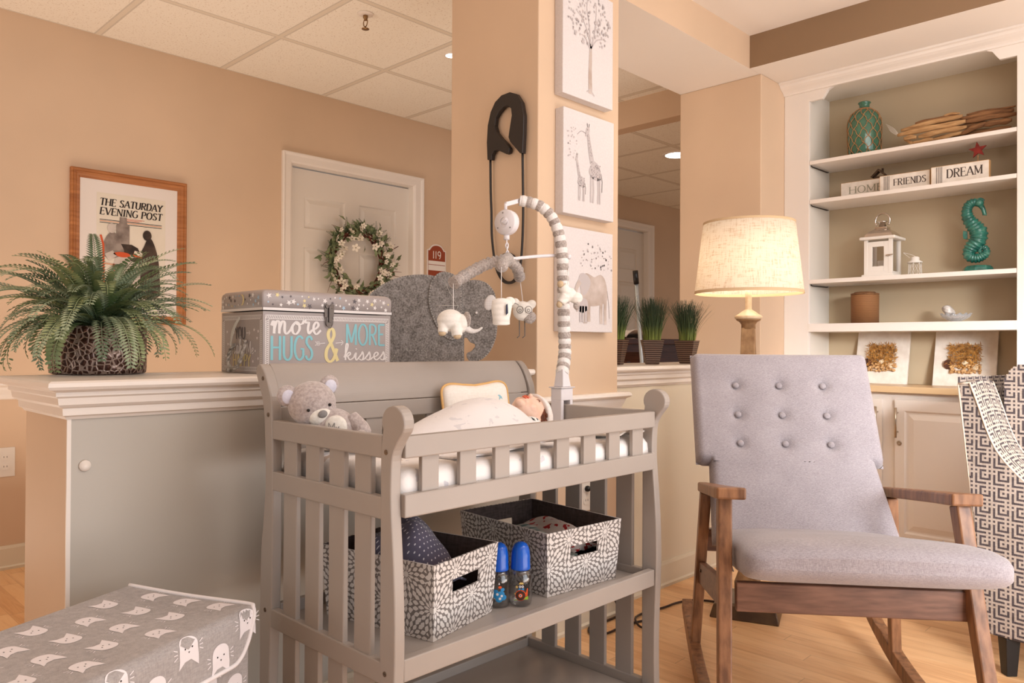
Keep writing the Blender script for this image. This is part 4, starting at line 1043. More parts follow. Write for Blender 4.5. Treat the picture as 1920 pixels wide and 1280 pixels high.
def frond(g, p0, az, L, lift, droop, wid, fine):
    d = V((math.cos(az), math.sin(az), 0)); pts = []; p = V(p0); n = 16; ang = lift
    for i in range(n + 1):
        pts.append(p.copy()); ang -= droop / n * (0.4 + 1.3 * i / n); p = p + (d * math.cos(ang) + V((0, 0, math.sin(ang)))) * L / n
    for q in pts[1:]:
        if math.hypot(q.x - fx, q.y - fy) > PR - .01 and q.z < .96 and q.y > 1.70 and q.x > .42: q.z = max(q.z, .935)
    cv = catmull(pts, 3); m = len(cv)
    g.tube(cv[::2], [.0016 * (1 - .6 * i / (m / 2)) for i in range(len(cv[::2]))], 4)
    k = int(L / (.0082 if fine else .0102))
    for j in range(2, k):
        t = j / k * (m - 1); i = int(t); q = cv[i].lerp(cv[min(i + 1, m - 1)], t - i); dd = (cv[min(i + 1, m - 1)] - cv[max(i - 1, 0)]).normalized()
        s_ = dd.cross(V((0, 0, 1))); s_ = s_.normalized() if s_.length > .05 else V((1, 0, 0)); nn = s_.cross(dd)
        f = math.sin(min(1, (j / k) * 1.5 + .15) * PI / 2) * (1 - (j / k) ** 4 * .7)
        for sg_ in (-1, 1):
            dr = (s_ * sg_ + dd * (.75 if fine else .35) + nn * .12).normalized()
            if fine: leaf(g, q, dr, nn, wid * f * 1.35, .0034)
            else:
                a = q + dr * .002; L_ = wid * f; w2 = dd * L_ * .21
                g.face([a, a + dr * L_ * .35 + w2 * .8, a + dr * L_ * .8 + w2, a + dr * L_, a + dr * L_ * .8 - w2, a + dr * L_ * .35 - w2 * .8])
gA, gB = G(), G()
for k in range(190):
    az = rf.uniform(0, 2 * PI); t = rf.random()
    p0 = (fx + .05 * math.cos(az) * rf.random(), fy + .05 * math.sin(az) * rf.random(), 1.04)
    lift = rf.uniform(.25, 1.45); L = rf.uniform(.18, .31); droop = rf.uniform(.9, 2.0) + (.4 if lift < .6 else 0)
    fine = rf.random() < .55
    if math.sin(az) > .3: L *= .8
    frond(gB if fine else gA, p0, az, L, lift, droop, rf.uniform(.021, .028), fine)
obj('foliage', gA, M_fern, fern, recalc=False); obj('fine_foliage', gB, M_fern2, fern, recalc=False)

# ---------------------------------------------------------------- keepsake trunk
M_tr = mat('grey printed cardboard', rough=.35, fn=noisy(srgb(168, 158, 156), srgb(176, 166, 164), 4))
M_pw = mat('white print', srgb(236, 230, 228), .5); M_pb = mat('turquoise print', srgb(140, 200, 210), .5)
M_py = mat('pale yellow print', srgb(232, 216, 160), .5); M_pg = mat('charcoal print', srgb(96, 90, 94), .5); M_pp = mat('soft blue print', srgb(170, 196, 216), .5)
M_steel = mat('aged steel latch', srgb(120, 112, 108), .35, .9)
M_rope = mat('grey twisted rope', rough=.9, fn=noisy(srgb(132, 122, 112), srgb(200, 192, 182), 90, .6, .002, 2, (1, 1, 1)))
TU0, TU1, TV0, TV1, TZ0, TZ1 = .980, 1.394, 1.862, 2.100, .9245, 1.147
tk = thing('keepsake_trunk', 'grey star printed keepsake trunk lettered with more hugs and kisses, on the knee wall', 'storage trunk', ((TU0 + TU1) / 2, (TV0 + TV1) / 2, TZ0))
ZL = 1.092
TM = [M_tr, M_pw, M_pb, M_py, M_pg, M_pp]
ff = lambda a, b, d: V((TU0 + a, TV0 - d, TZ0 + b))                 # front, a right
fl = lambda a, b, d: V((TU0 - d, TV1 - a, TZ0 + b))                 # left end, a towards the front
W_, D_, HB = TU1 - TU0, TV1 - TV0, ZL - .010 - TZ0
g = G(); g.box(TU0 + .002, TU1 - .002, TV0 + .002, TV1, TZ0, ZL - .003, mi=0)
def frame_print(g, fr, x0, x1, y0, y1, b=.010):
    for (a, c, e, f_) in ((x0, x1, y0, y0 + .0014), (x0, x1, y1 - .0014, y1), (x0, x0 + .0014, y0, y1), (x1 - .0014, x1, y0, y1), (x0 + b, x1 - b, y0 + b, y0 + b + .0014), (x0 + b, x1 - b, y1 - b - .0014, y1 - b), (x0 + b, x0 + b + .0014, y0 + b, y1 - b), (x1 - b - .0014, x1 - b, y0 + b, y1 - b)):
        poly(g, fr, [(a, e), (c, e), (c, f_), (a, f_)], 1, .0004)
    n = int((x1 - x0) / .0052)
    for i in range(n):
        q = x0 + .001 + (x1 - x0 - .006) * i / n
        for yy in (y0 + .0014, y1 - b): poly(g, fr, [(q, yy), (q + .0022, yy), (q + .006, yy + b - .0014), (q + .0038, yy + b - .0014)], 1, .0004)
    n = int((y1 - y0 - 2 * b) / .0052)
    for i in range(n):
        q = y0 + b + (y1 - y0 - 2 * b - .004) * i / n
        for xx in (x0 + .0014, x1 - b): poly(g, fr, [(xx, q), (xx, q + .0022), (xx + b - .0014, q + .006), (xx + b - .0014, q + .0038)], 1, .0004)
f0 = lambda a, b, d: ff(a, b, d - .002); l0 = lambda a, b, d: fl(a, b, d - .002)
frame_print(g, f0, .008, W_ - .008, .006, HB - .002); frame_print(g, l0, .006, D_ - .006, .006, HB - .002)
write(g, 'more', f0, .026, .106, .070, w=.148, thin=.05, thick=.115, mi=1, lift=.0006)
write(g, 'HUGS', f0, .024, .036, .064, w=.130, thin=.085, thick=.115, mi=2, lift=.0006)
write(g, '&', f0, .186, .030, .092, w=.052, thin=.07, thick=.115, mi=3, lift=.0006)
write(g, 'MORE', f0, .256, .077, .060, w=.140, thin=.085, thick=.115, mi=2, lift=.0006)
write(g, 'kisses', f0, .250, .034, .047, w=.148, thin=.06, thick=.12, mi=1, lift=.0006)
stroke(g, f0, [(.163, .080), (.188, .082)], .0018, 1, .0006); stroke(g, f0, [(.222, .082), (.248, .084)], .0018, 1, .0006)
for s_ in (-1, 1):
    stroke(g, f0, [(.240, .0835 + s_ * .007), (.248, .084)], .0018, 1, .0006)
    for k in range(3): stroke(g, f0, [(.157 + .005 * k, .0805 + s_ * .006), (.163 + .005 * k, .0805)], .0014, 1, .0006)
write(g, 'YOU', l0, .082, .092, .032, w=.060, thin=.10, thick=.16, mi=4, lift=.0006)
stroke(g, l0, [(.146, .108), (.168, .108)], .002, 1, .0006)
for s_ in (-1, 1): stroke(g, l0, [(.161, .108 + s_ * .006), (.168, .108)], .0018, 1, .0006)
for s_ in (-1, 1): stroke(g, l0, [(.060, .108 + s_ * .006), (.067, .108)], .0018, 1, .0006)
stroke(g, l0, [(.060, .108), (.078, .108)], .002, 1, .0006)
write(g, 'make', l0, .056, .052, .046, w=.086, thin=.05, thick=.10, mi=1, lift=.0006); write(g, 'Me', l0, .148, .052, .034, w=.042, thin=.05, thick=.10, mi=1, lift=.0006)
write(g, 'HAPPY', l0, .070, .018, .032, w=.104, thin=.10, thick=.16, mi=3, lift=.0006)
rs = random.Random(4)
for a, b in ((.034, .112), (.040, .078), (.028, .045), (.190, .116), (.206, .094), (.196, .060), (.212, .040), (.184, .032), (.040, .022), (.212, .112)): star(g, l0, a, b, .0055, 1, rs.random(), .0006)
obj('box', g, TM, tk, recalc=False)
# lid with rounded edges
g = G(); r_ = .016; HL = TZ1 - ZL
def lidring(ins, z): 
    x0, x1, y0, y1 = TU0 + ins - .001, TU1 - ins + .001, TV0 + ins - .001, TV1 - ins + .001; r = .006
    P = []
    for cx, cy, a0 in ((x1 - r, y1 - r, 0), (x0 + r, y1 - r, 90), (x0 + r, y0 + r, 180), (x1 - r, y0 + r, 270)):
        P += [V((cx + r * math.cos(math.radians(a0 + q)), cy + r * math.sin(math.radians(a0 + q)), z)) for q in (0, 30, 60, 90)]
    return P
g.loft([lidring(0, ZL), lidring(0, TZ1 - r_), lidring(r_ * .13, TZ1 - r_ * .5), lidring(r_ * .5, TZ1 - r_ * .13), lidring(r_, TZ1)], smooth=True)
for fr_, L_ in ((ff, W_), (fl, D_)):
    q = lambda a, b, d, fr_=fr_: fr_(a, b + ZL - TZ0, d + .001)
    poly(g, q, [(.0, .0), (L_, .0), (L_, .007), (0, .007)], 1, .0004)
    pts = []
    for k in range(int(L_ * 115)):
        for _ in range(30):
            a, b = rs.uniform(.012, L_ - .012), rs.uniform(.013, HL - .013)
            if fr_ is fl and abs(a - .125) < .016: continue
            if all(math.hypot(a - c, b - e) > .0125 for c, e in pts): break
        else: continue
        pts.append((a, b)); mi = rs.choice((1, 1, 1, 3, 4, 5)); star(g, q, a, b, rs.choice((.0045, .006, .0075, .0085)), mi, rs.random(), .0005) if rs.random() < .75 else disc(g, q, a, b, .0025, None, mi, .0005, 8)
q = lambda a, b, d: fl(a, b + ZL - TZ0, d + .001)
poly(g, q, [(.125 + .013 * math.cos(t), .030 + .015 * math.sin(t)) for t in [math.radians(-100 + 200 * k / 10) for k in range(11)]] + [(.121 + .010 * math.cos(t), .030 + .0135 * math.sin(t)) for t in [math.radians(95 - 190 * k / 10) for k in range(11)]], 3, .0006)
obj('lid', g, TM, tk, recalc=False)
lx = .198
g = G(); g.prism([(lx - .014, HB - .004), (lx + .014, HB - .004), (lx + .016, HB + .030), (lx + .010, HB + .036), (lx + .004, HB + .030), (lx - .004, HB + .030), (lx - .010, HB + .036), (lx - .016, HB + .030)], ff, .0, .004)
for s_ in (-1, 1): g.prism([(lx + s_ * .008 + .0055 * math.cos(t), HB + .026 + .0055 * math.sin(t)) for t in [2 * PI * k / 12 for k in range(12)]], ff, .004, .007)
g.prism([(lx - .0035, HB - .018), (lx + .0035, HB - .018), (lx + .0035, HB + .028), (lx - .0035, HB + .028)], ff, .004, .009)
g.tube(catmull([ff(lx - .012, HB - .002, .003), ff(lx - .010, HB - .022, .005), ff(lx, HB - .034, .007), ff(lx + .010, HB - .022, .005), ff(lx + .012, HB - .002, .003)], 5), .0013, 6)
g.prism([(lx - .008, HB - .028), (lx + .008, HB - .028), (lx + .010, HB - .004), (lx - .010, HB - .004)], ff, .0, .005)
obj('latch', g, M_steel, tk, bevel=.0006)
hw = [fl(.150, .088, .004), fl(.162, .060, .014), fl(.146, .022, .022), fl(.112, .010, .022), fl(.086, .030, .020), fl(.082, .060, .012), fl(.090, .078, .004)]
cv = catmull(hw, 8); g = G()
for ph in (0, PI): 
    P = []
    for i, p in enumerate(cv):
        d = (cv[min(i + 1, len(cv) - 1)] - cv[max(i - 1, 0)]).normalized(); n = V((-1, 0, 0)); b = d.cross(n).normalized(); n = b.cross(d)
        a = i * .75 + ph; P.append(p + (n * math.cos(a) + b * math.sin(a)) * .0028)
    g.tube(P, .0034, 6)
g.ball(fl(.098, .008, .022), .009, .010, .008)
obj('rope_handle', g, M_rope, tk)
M_rib = mat('pale silver ribbon', srgb(206, 204, 198), .4)
g = G(); cv = catmull([fl(.120, .150, .004), fl(.108, .130, .010), fl(.100, .100, .016), fl(.092, .074, .018)], 6)
g.ribbon(cv, .008, V((-1, 0, 0)), off=.0)
cv = catmull([fl(.118, .150, .005), fl(.096, .128, .008), fl(.088, .104, .012), fl(.092, .074, .016)], 6); g.ribbon(cv, .006, V((-1, 0, 0)))
obj('ribbon', g, M_rib, tk, solid=.0008, recalc=False)

# ---------------------------------------------------------------- felt elephant
def feltfn(t):
    v = t.coord(); n = t.noise(v, 190, 4, .65); m = t.noise(v, 40, 3)
    t.color(t.ramp(n * .7 + m * .3, [(.38, srgb(96, 90, 86)), (.62, srgb(164, 158, 154))])); t.bump(n, .4, .001)
M_felt = mat('grey marled felt', rough=1, sheen=.3, fn=feltfn)
M_thread = mat('white stitching thread', srgb(228, 222, 214), .8)
ZZ = lambda x_, y_: (380 + x_ / 3.31, 500 + y_ / 3.31)
EY = 2.50
eo = at(800, 600, EY); eR = CAMR.copy(); eN = V((-CAMF.x, -CAMF.y, 0)).normalized()
eR = V((eR.x, eR.y, 0)).normalized()
def efr(px, py, d):
    p = at(px, py, EY); a = (p - eo).dot(eR); return eo + eR * a + V((0, 0, p.z - eo.z)) + eN * d
el = thing('felt_elephant', 'grey marled felt elephant with white stitching standing on the knee wall', 'decoration', (eo.x, eo.y, .9245))
zb = 650 + (1 - .9250) / EY * F + 1
body = [ZZ(*q) for q in [(985, 330), (1000, 240), (1035, 180), (1090, 130), (1160, 90), (1240, 62), (1330, 50), (1420, 54), (1500, 75), (1600, 95), (1680, 82), (1750, 95), (1800, 140), (1822, 200), (1830, 280), (1826, 400), (1810, 470), (1780, 530), (1740, 570), (1700, 586), (1660, 586), (1640, 560), (1640, 536)]]
body = c2(body, 3) + [ZZ(*q) for q in [(1672, 520), (1692, 495), (1690, 480), (1660, 468), (1640, 440)]] + [ZZ(1622, 440), (ZZ(1622, 0)[0], zb), (ZZ(1010, 0)[0], zb)]
obj('body', G().prism(body, lambda a, b, d: efr(a, b, d), -.014, .014), M_felt, el, bevel=.002)
ear = c2([ZZ(*q) for q in [(1500, 34), (1560, 50), (1600, 100), (1612, 200), (1608, 320), (1600, 420), (1570, 452), (1530, 450), (1480, 410), (1440, 340), (1410, 250), (1406, 180), (1420, 100), (1455, 50)]], 4, True)
er = obj('ear', G().prism(ear, lambda a, b, d: efr(a, b, d), .0145, .019), M_felt, el, bevel=.001)
def stitches(P, inw, d, closed=True):
    g = G(); m = len(P); cx = sum(p[0] for p in P) / m; cy = sum(p[1] for p in P) / m
    L = 0
    for i in range(m if closed else m - 1):
        a, b = P[i], P[(i + 1) % m]; s_ = math.hypot(b[0] - a[0], b[1] - a[1])
        while L < s_:
            t = L / s_; x_, y_ = a[0] + (b[0] - a[0]) * t, a[1] + (b[1] - a[1]) * t; dx, dy = (b[0] - a[0]) / s_, (b[1] - a[1]) / s_
            nx, ny = dy, -dx
            if (cx - x_) * nx + (cy - y_) * ny < 0: nx, ny = -nx, -ny
            p0, p1 = efr(x_, y_, d), efr(x_ + nx * inw, y_ + ny * inw, d); g.tube([p0, p1], .0005, 4)
            L += 5.0
        L -= s_
    return g
obj('ear_stitching', stitches(ear, 3.2, .0195), M_thread, er)
g = stitches(c2([ZZ(*q) for q in [(985, 330), (1000, 240), (1035, 180), (1090, 130), (1160, 90), (1240, 62), (1330, 50), (1420, 54)]], 3), 3.2, .0145, False)
g2 = stitches(c2([ZZ(*q) for q in [(1640, 90), (1750, 95), (1800, 140), (1822, 200), (1830, 280), (1826, 400), (1810, 470), (1780, 530), (1740, 570), (1700, 586)]], 3), 3.2, .0145, False)
for P_ in ([(1620, 100), (1612, 440), (1618, 600)], [(1175, 585), (1215, 515), (1385, 520), (1402, 585)]):
    P_ = [ZZ(*q) for q in P_]
    for a, b in zip(P_, P_[1:]):
        n = max(2, int(math.hypot(b[0] - a[0], b[1] - a[1]) / 2.6))
        for i in range(0, n, 2): g.tube([efr(a[0] + (b[0] - a[0]) * i / n, a[1] + (b[1] - a[1]) * i / n, .0147), efr(a[0] + (b[0] - a[0]) * (i + 1) / n, a[1] + (b[1] - a[1]) * (i + 1) / n, .0147)], .0005, 4)
obj('outline_stitching', g, M_thread, el); obj('head_stitching', g2, M_thread, el)
g = G()
for P_ in ([(1438, 242), (1590, 242)], [(1500, 80), (1535, 160), (1590, 250)], [(1590, 242), (1560, 310)]):
    P_ = [ZZ(*q) for q in P_]; g.tube([efr(a, b, .0195) for a, b in P_], .0006, 4)
obj('ear_thread', g, M_thread, er)
obj('eye', G().ball(efr(*ZZ(1700, 287), .0155), .0042, .0042, .0042), M_pw, el)

# ---------------------------------------------------------------- potted grasses and mop at the opening
M_pot = mat('ribbed dark brown pot', rough=.4, fn=lambda t: (lambda z: (t.color(t.mix((z * 108).fract().lt(.32), srgb(66, 46, 38), srgb(124, 98, 80))), t.bump(((z * 108).fract() - .5).abs(), .7, .003)))(t.xyz(t.coord())[2]))
def bladefn(t):
    z = t.xyz(t.coord())[2]; t.color(t.ramp((z - .10) * 6.5, [(0, srgb(142, 156, 70)), (.45, srgb(64, 84, 48)), (1, srgb(58, 76, 56))]))
M_blade = mat('grass blade', rough=.5, fn=bladefn)
def grass(seed):
    t = thing('potted_plant', 'x', 'potted plant', (0, 0, 0)); r = random.Random(seed)
    g = G()
    ring = lambda s_, z: [V((a * s_, b * s_, z)) for a, b in ((-1, -1), (1, -1), (1, 1), (-1, 1))]
    g.loft([ring(.026, 0), ring(.028, .004), ring(.046, .104), ring(.048, .107), ring(.044, .107), ring(.043, .098)], cap=True)
    obj('pot', g, M_pot, t, local=True, bevel=.001)
    g = G()
    for k in range(460):
        a = r.uniform(0, 2 * PI); r0 = .036 * math.sqrt(r.random()); base = V((r0 * math.cos(a), r0 * math.sin(a), .098))
        H_ = r.uniform(.155, .205); out = max(-.02, min(.10, r.gauss(.034, .020) * (1 if k < 410 else 2.0))); aa = a + r.gauss(0, .5)
        d = V((math.cos(aa), math.sin(aa), 0)); w_ = r.uniform(.0012, .0023); s_ = d.cross(V((0, 0, 1)))
        if r.random() < .5: s_ = (s_ + d * r.uniform(-1, 1)).normalized()
        P = [base + d * out * (i / 4) ** 1.6 + V((0, 0, H_ * i / 4 * (1 - .06 * i / 4 * abs(out) / .05))) for i in range(5)]
        for i in range(4):
            w0, w1 = w_ * (1 - .19 * i), w_ * (1 - .19 * (i + 1))
            g.face([P[i] - s_ * w0, P[i] + s_ * w0, P[i + 1] + s_ * w1, P[i + 1] - s_ * w1])
    obj('grass_blades', g, M_blade, t, local=True, recalc=False); return t
for i, (x_, y_, rz, lb) in enumerate(((2.850, 1.915, .72, 'potted artificial grass in the middle of three beside the mop pole'),
                                      (3.120, 1.905, .25, 'potted artificial grass nearest the lamp shade on the knee wall ledge'),
                                      (2.650, 1.965, .35, 'potted artificial grass partly hidden behind the column edge'))):
    t = grass(20 + i); t.location = (x_, y_, .9242); t.rotation_euler = (0, 0, rz); t['label'] = lb; t['group'] = 'potted grasses on the ledge'
M_alu = mat('brushed grey pole', srgb(176, 184, 188), .35, .6)
t = thing('mop_pole', 'grey mop pole with a black grip leaning beyond the ledge', 'mop', (3.50, 2.40, .0))
p0, p1, p2 = V((3.62, 2.42, .03)), V((3.349, 2.35, 1.332)), V((3.331, 2.345, 1.400))
obj('shaft', G().cyl(p0, p1, .011, 14), M_alu, t); obj('grip', G().cyl(p1, p2, .014, 14), M_blackp, t)
obj('foot_plate', B(3.50, 3.74, 2.38, 2.46, 0, .03), M_blackp, t)
M_dk = wood('dark mahogany', srgb(60, 28, 16), srgb(96, 48, 28), .35)
t = thing('console_table', 'dark mahogany console table standing in the corridor beyond the ledge', 'table', (4.75, 3.3, 0))
obj('tabletop', B(4.30, 5.15, 3.10, 3.50, 1.02, 1.06), M_dk, t, bevel=.004)
for a in (4.34, 5.07):
    for b in (3.12, 3.44): obj('leg', B(a, a + .04, b, b + .04, 0, .90), M_dk, t)
obj('cabinet_body', B(4.62, 5.11, 3.14, 3.48, .55, 1.02), M_dk, t, bevel=.003)
obj('apron', B(4.34, 5.11, 3.13, 3.15, .965, 1.02), M_dk, t)
g = G()
grid_cloth(g, 24, 20, lambda a, b: V((4.30 + .34 * a, 3.10 + .3 * b, 1.068 + .055 * math.sin(PI * min(1, a * 1.05)) ** .7 * (.7 + .3 * math.sin(b * 9 + a * 5)) + .006 * wav(a, b, .3))))
tag(obj('white_towel', g, M_sheet, smooth=True, solid=.006, recalc=False), 'crumpled white towel lying on the dark table in the corridor', 'towel')
# ---------------------------------------------------------------- storage baskets on the shelf
def petalfn(dark, light):
    def fn(t):
        tc = t.new('ShaderNodeTexCoord'); x, y, z = t.xyz(tc.outputs['Object']); nx, ny, nz = t.xyz(tc.outputs['Normal'])
        side = nx.abs().gt(ny.abs())
        h = x + (y - x) * side
        S = .130
        a = (h + z) / S; b = (h - z) / S
        qa = a.fract() - .5; qb = b.fract() - .5
        px = (qa + qb) * (S / 2); py = (qa - qb) * (S / 2)
        r = (px * px + py * py).op('SQRT'); th = py.op('ARCTAN2', px)
        lr = (r - .0058) / .0148
        i = lr.floor(); f = lr.fract()
        af = ((th / (2 * PI) * (i * 5 + 12) + i * .37).fract() - .5).abs() * 2
        pet = af.lt(((f - .5).abs() * -2.0 + 1.0).max(0).op('POWER', .55) * .82)
        m = (pet * i.gt(-.5)).max(r.lt(.0062))
        n = t.noise(tc.outputs['Object'], 260, 2)
        c = t.mix(m, dark, light); c = t.mix(n * .12, c, srgb(120, 112, 108)); t.color(c)
    return fn
M_bask = mat('grey basket fabric with white petals', rough=.85, fn=petalfn(srgb(132, 124, 120), srgb(230, 224, 220)))
M_baskin = mat('dark basket lining', rough=.9, fn=fabric(srgb(74, 62, 58), srgb(98, 84, 80), 200, .2))
def basket(P0, rot, w, d, h, label, lining=M_baskin):
    t = thing('storage_basket', label, 'basket', P0, rot, 'patterned fabric baskets')
    g = G(); fl_ = .010
    def wall(fn, L, hole, mi, flip):
        # L along; fn(a, z, inset)
        if hole:
            ha, hb, z0, z1 = L * .5 - .048, L * .5 + .048, h * .54, h * .72
            cells = [(0, ha, 0, h), (hb, L, 0, h), (ha, hb, 0, z0), (ha, hb, z1, h)]
        else: cells = [(0, L, 0, h)]
        for a0, a1, z0_, z1_ in cells:
            g.face([fn(a0, z0_), fn(a1, z0_), fn(a1, z1_), fn(a0, z1_)], mi)
    T_ = .0045
    def mk(ins):
        e = lambda z: fl_ * z / h - ins
        return [(lambda a, z: V((a * (w + 2 * e(z)) / w - e(z), -e(z), z)), w, True), (lambda a, z: V((w + e(z), a * (d + 2 * e(z)) / d - e(z), z)), d, False),
                (lambda a, z: V((w - a * (w + 2 * e(z)) / w + e(z), d + e(z), z)), w, True), (lambda a, z: V((-e(z), d - a * (d + 2 * e(z)) / d + e(z), z)), d, False)]
    for fn, L, hole in mk(0): wall(fn, L, hole, 0, 0)
    for fn, L, hole in mk(T_): wall(fn, L, hole, 1, 1)
    o_, i_ = mk(0), mk(T_)
    for k in range(4):
        L = o_[k][1]; g.face([o_[k][0](0, h), o_[k][0](L, h), i_[k][0](L, h), i_[k][0](0, h)], 0)
        if o_[k][2]:
            ha, hb, z0, z1 = L * .5 - .048, L * .5 + .048, h * .54, h * .72
            q = [(ha, z0), (hb, z0), (hb, z1), (ha, z1)]
            for j in range(4): g.face([o_[k][0](*q[j]), o_[k][0](*q[(j + 1) % 4]), i_[k][0](*q[(j + 1) % 4]), i_[k][0](*q[j])], 0)
    g.face([V((0, 0, .0015)), V((w, 0, .0015)), V((w, d, .0015)), V((0, d, .0015))], 1)
    obj('shell', g, [M_bask, lining], t, local=True, recalc=False, bevel=0)
    return t
def bump_cloth(name, m, t, c, rx, ry, rz, seed, label, cat):
    g = G(); r = random.Random(seed); ph = r.random() * 9
    def f(a, b):
        x_, y_ = (a * 2 - 1), (b * 2 - 1); q = max(0, 1 - (abs(x_) ** 3 + abs(y_) ** 3)) ** .5
        z_ = q * (1 + .22 * math.sin(a * 7 + ph) * math.cos(b * 6 + ph)) + .05 * wav(a * .4, b * .4 + ph)
        return V((c[0] + rx * x_, c[1] + ry * y_, c[2] + rz * z_))
    grid_cloth(g, 40, 40, f); o = obj(name, g, m, smooth=True, solid=.004, recalc=False); tag(o, label, cat); return o
b1 = basket((1.010, 1.203, .3985), math.radians(12), .215, .30, .158, 'grey and white petal patterned basket at the left of the shelf, holding dotted cloth')
b2 = basket((1.382, 1.224, .3985), math.radians(-5), .245, .325, .155, 'grey and white petal patterned basket at the right of the shelf, beside the bottles')
def dotcloth(t):
    x, y, z = t.xyz(t.coord()); S = .0125
    a = ((x + y * .3) / S); b = ((y - x * .3 + z * .6) / S); fa = (a + b.floor() * .5).fract() - .5; fb = b.fract() - .5
    t.color(t.mix((fa * fa + fb * fb).lt(.022), srgb(98, 92, 112), srgb(222, 218, 224)))
M_dotc = mat('slate cloth with white dots', rough=.9, sheen=.3, fn=dotcloth)
L12 = Matrix.Translation((1.010, 1.203, .3985)) @ Matrix.Rotation(math.radians(12), 4, 'Z')
L5 = Matrix.Translation((1.382, 1.224, .3985)) @ Matrix.Rotation(math.radians(-5), 4, 'Z')
p = L12 @ V((.105, .165, .085)); bump_cloth('dotted_cloth', M_dotc, None, p, .085, .115, .115, 3, 'slate cloth with white dots heaped in the left basket', 'cloth')
def stripec(t):
    x, y, z = t.xyz(t.coord()); n = t.noise(t.coord(), 60, 2)
    s = ((x * .7 + y * .7 + n * .01) * 60).fract().lt(.45); t.color(t.mix(s, srgb(196, 196, 190), srgb(110, 130, 126)))
def redc(t):
    v = t.coord(); n = t.noise(v, 55, 1); t.color(t.mix(n.gt(.60), srgb(222, 208, 200), srgb(176, 40, 40)))
M_strc = mat('green grey striped cloth', rough=.9, fn=stripec); M_redc = mat('cream and red cloth', rough=.9, fn=redc)
p = L5 @ V((.064, .14, .075)); bump_cloth('striped_cloth', M_strc, None, p, .055, .12, .048, 5, 'green grey striped cloth folded in the right basket', 'cloth')
p = L5 @ V((.180, .17, .075)); bump_cloth('red_print_cloth', M_redc, None, p, .055, .12, .050, 8, 'cream cloth with red print folded in the right basket', 'cloth')

# ---------------------------------------------------------------- nursing bottles
M_bcap = mat('bright blue bottle cap', srgb(20, 92, 200), .22, coat=.3)
def clearfn(t):
    tr = t.new('ShaderNodeBsdfTransparent'); gl = t.new('ShaderNodeBsdfGlossy'); gl.inputs['Roughness'].default_value = .08
    fz = t.new('ShaderNodeLayerWeight'); fz.inputs[0].default_value = .35; mx = t.new('ShaderNodeMixShader'); tr.inputs[0].default_value = (.93, .93, .93, 1)
    t.put(mx.inputs[0], X(t, fz.outputs['Facing']) * .45 + .05); t.l.new(tr.outputs[0], mx.inputs[1]); t.l.new(gl.outputs[0], mx.inputs[2]); t.l.new(mx.outputs[0], t.n['Material Output'].inputs[0])
M_clear = mat('clear bottle plastic', fn=clearfn)
M_owl = [mat('owl brown print', srgb(74, 46, 36), .5), mat('tractor orange print', srgb(238, 92, 36), .5), mat('meadow green print', srgb(160, 196, 60), .5), M_pw, mat('hat yellow print', srgb(226, 190, 110), .5), mat('teal blue print', srgb(50, 140, 196), .5)]
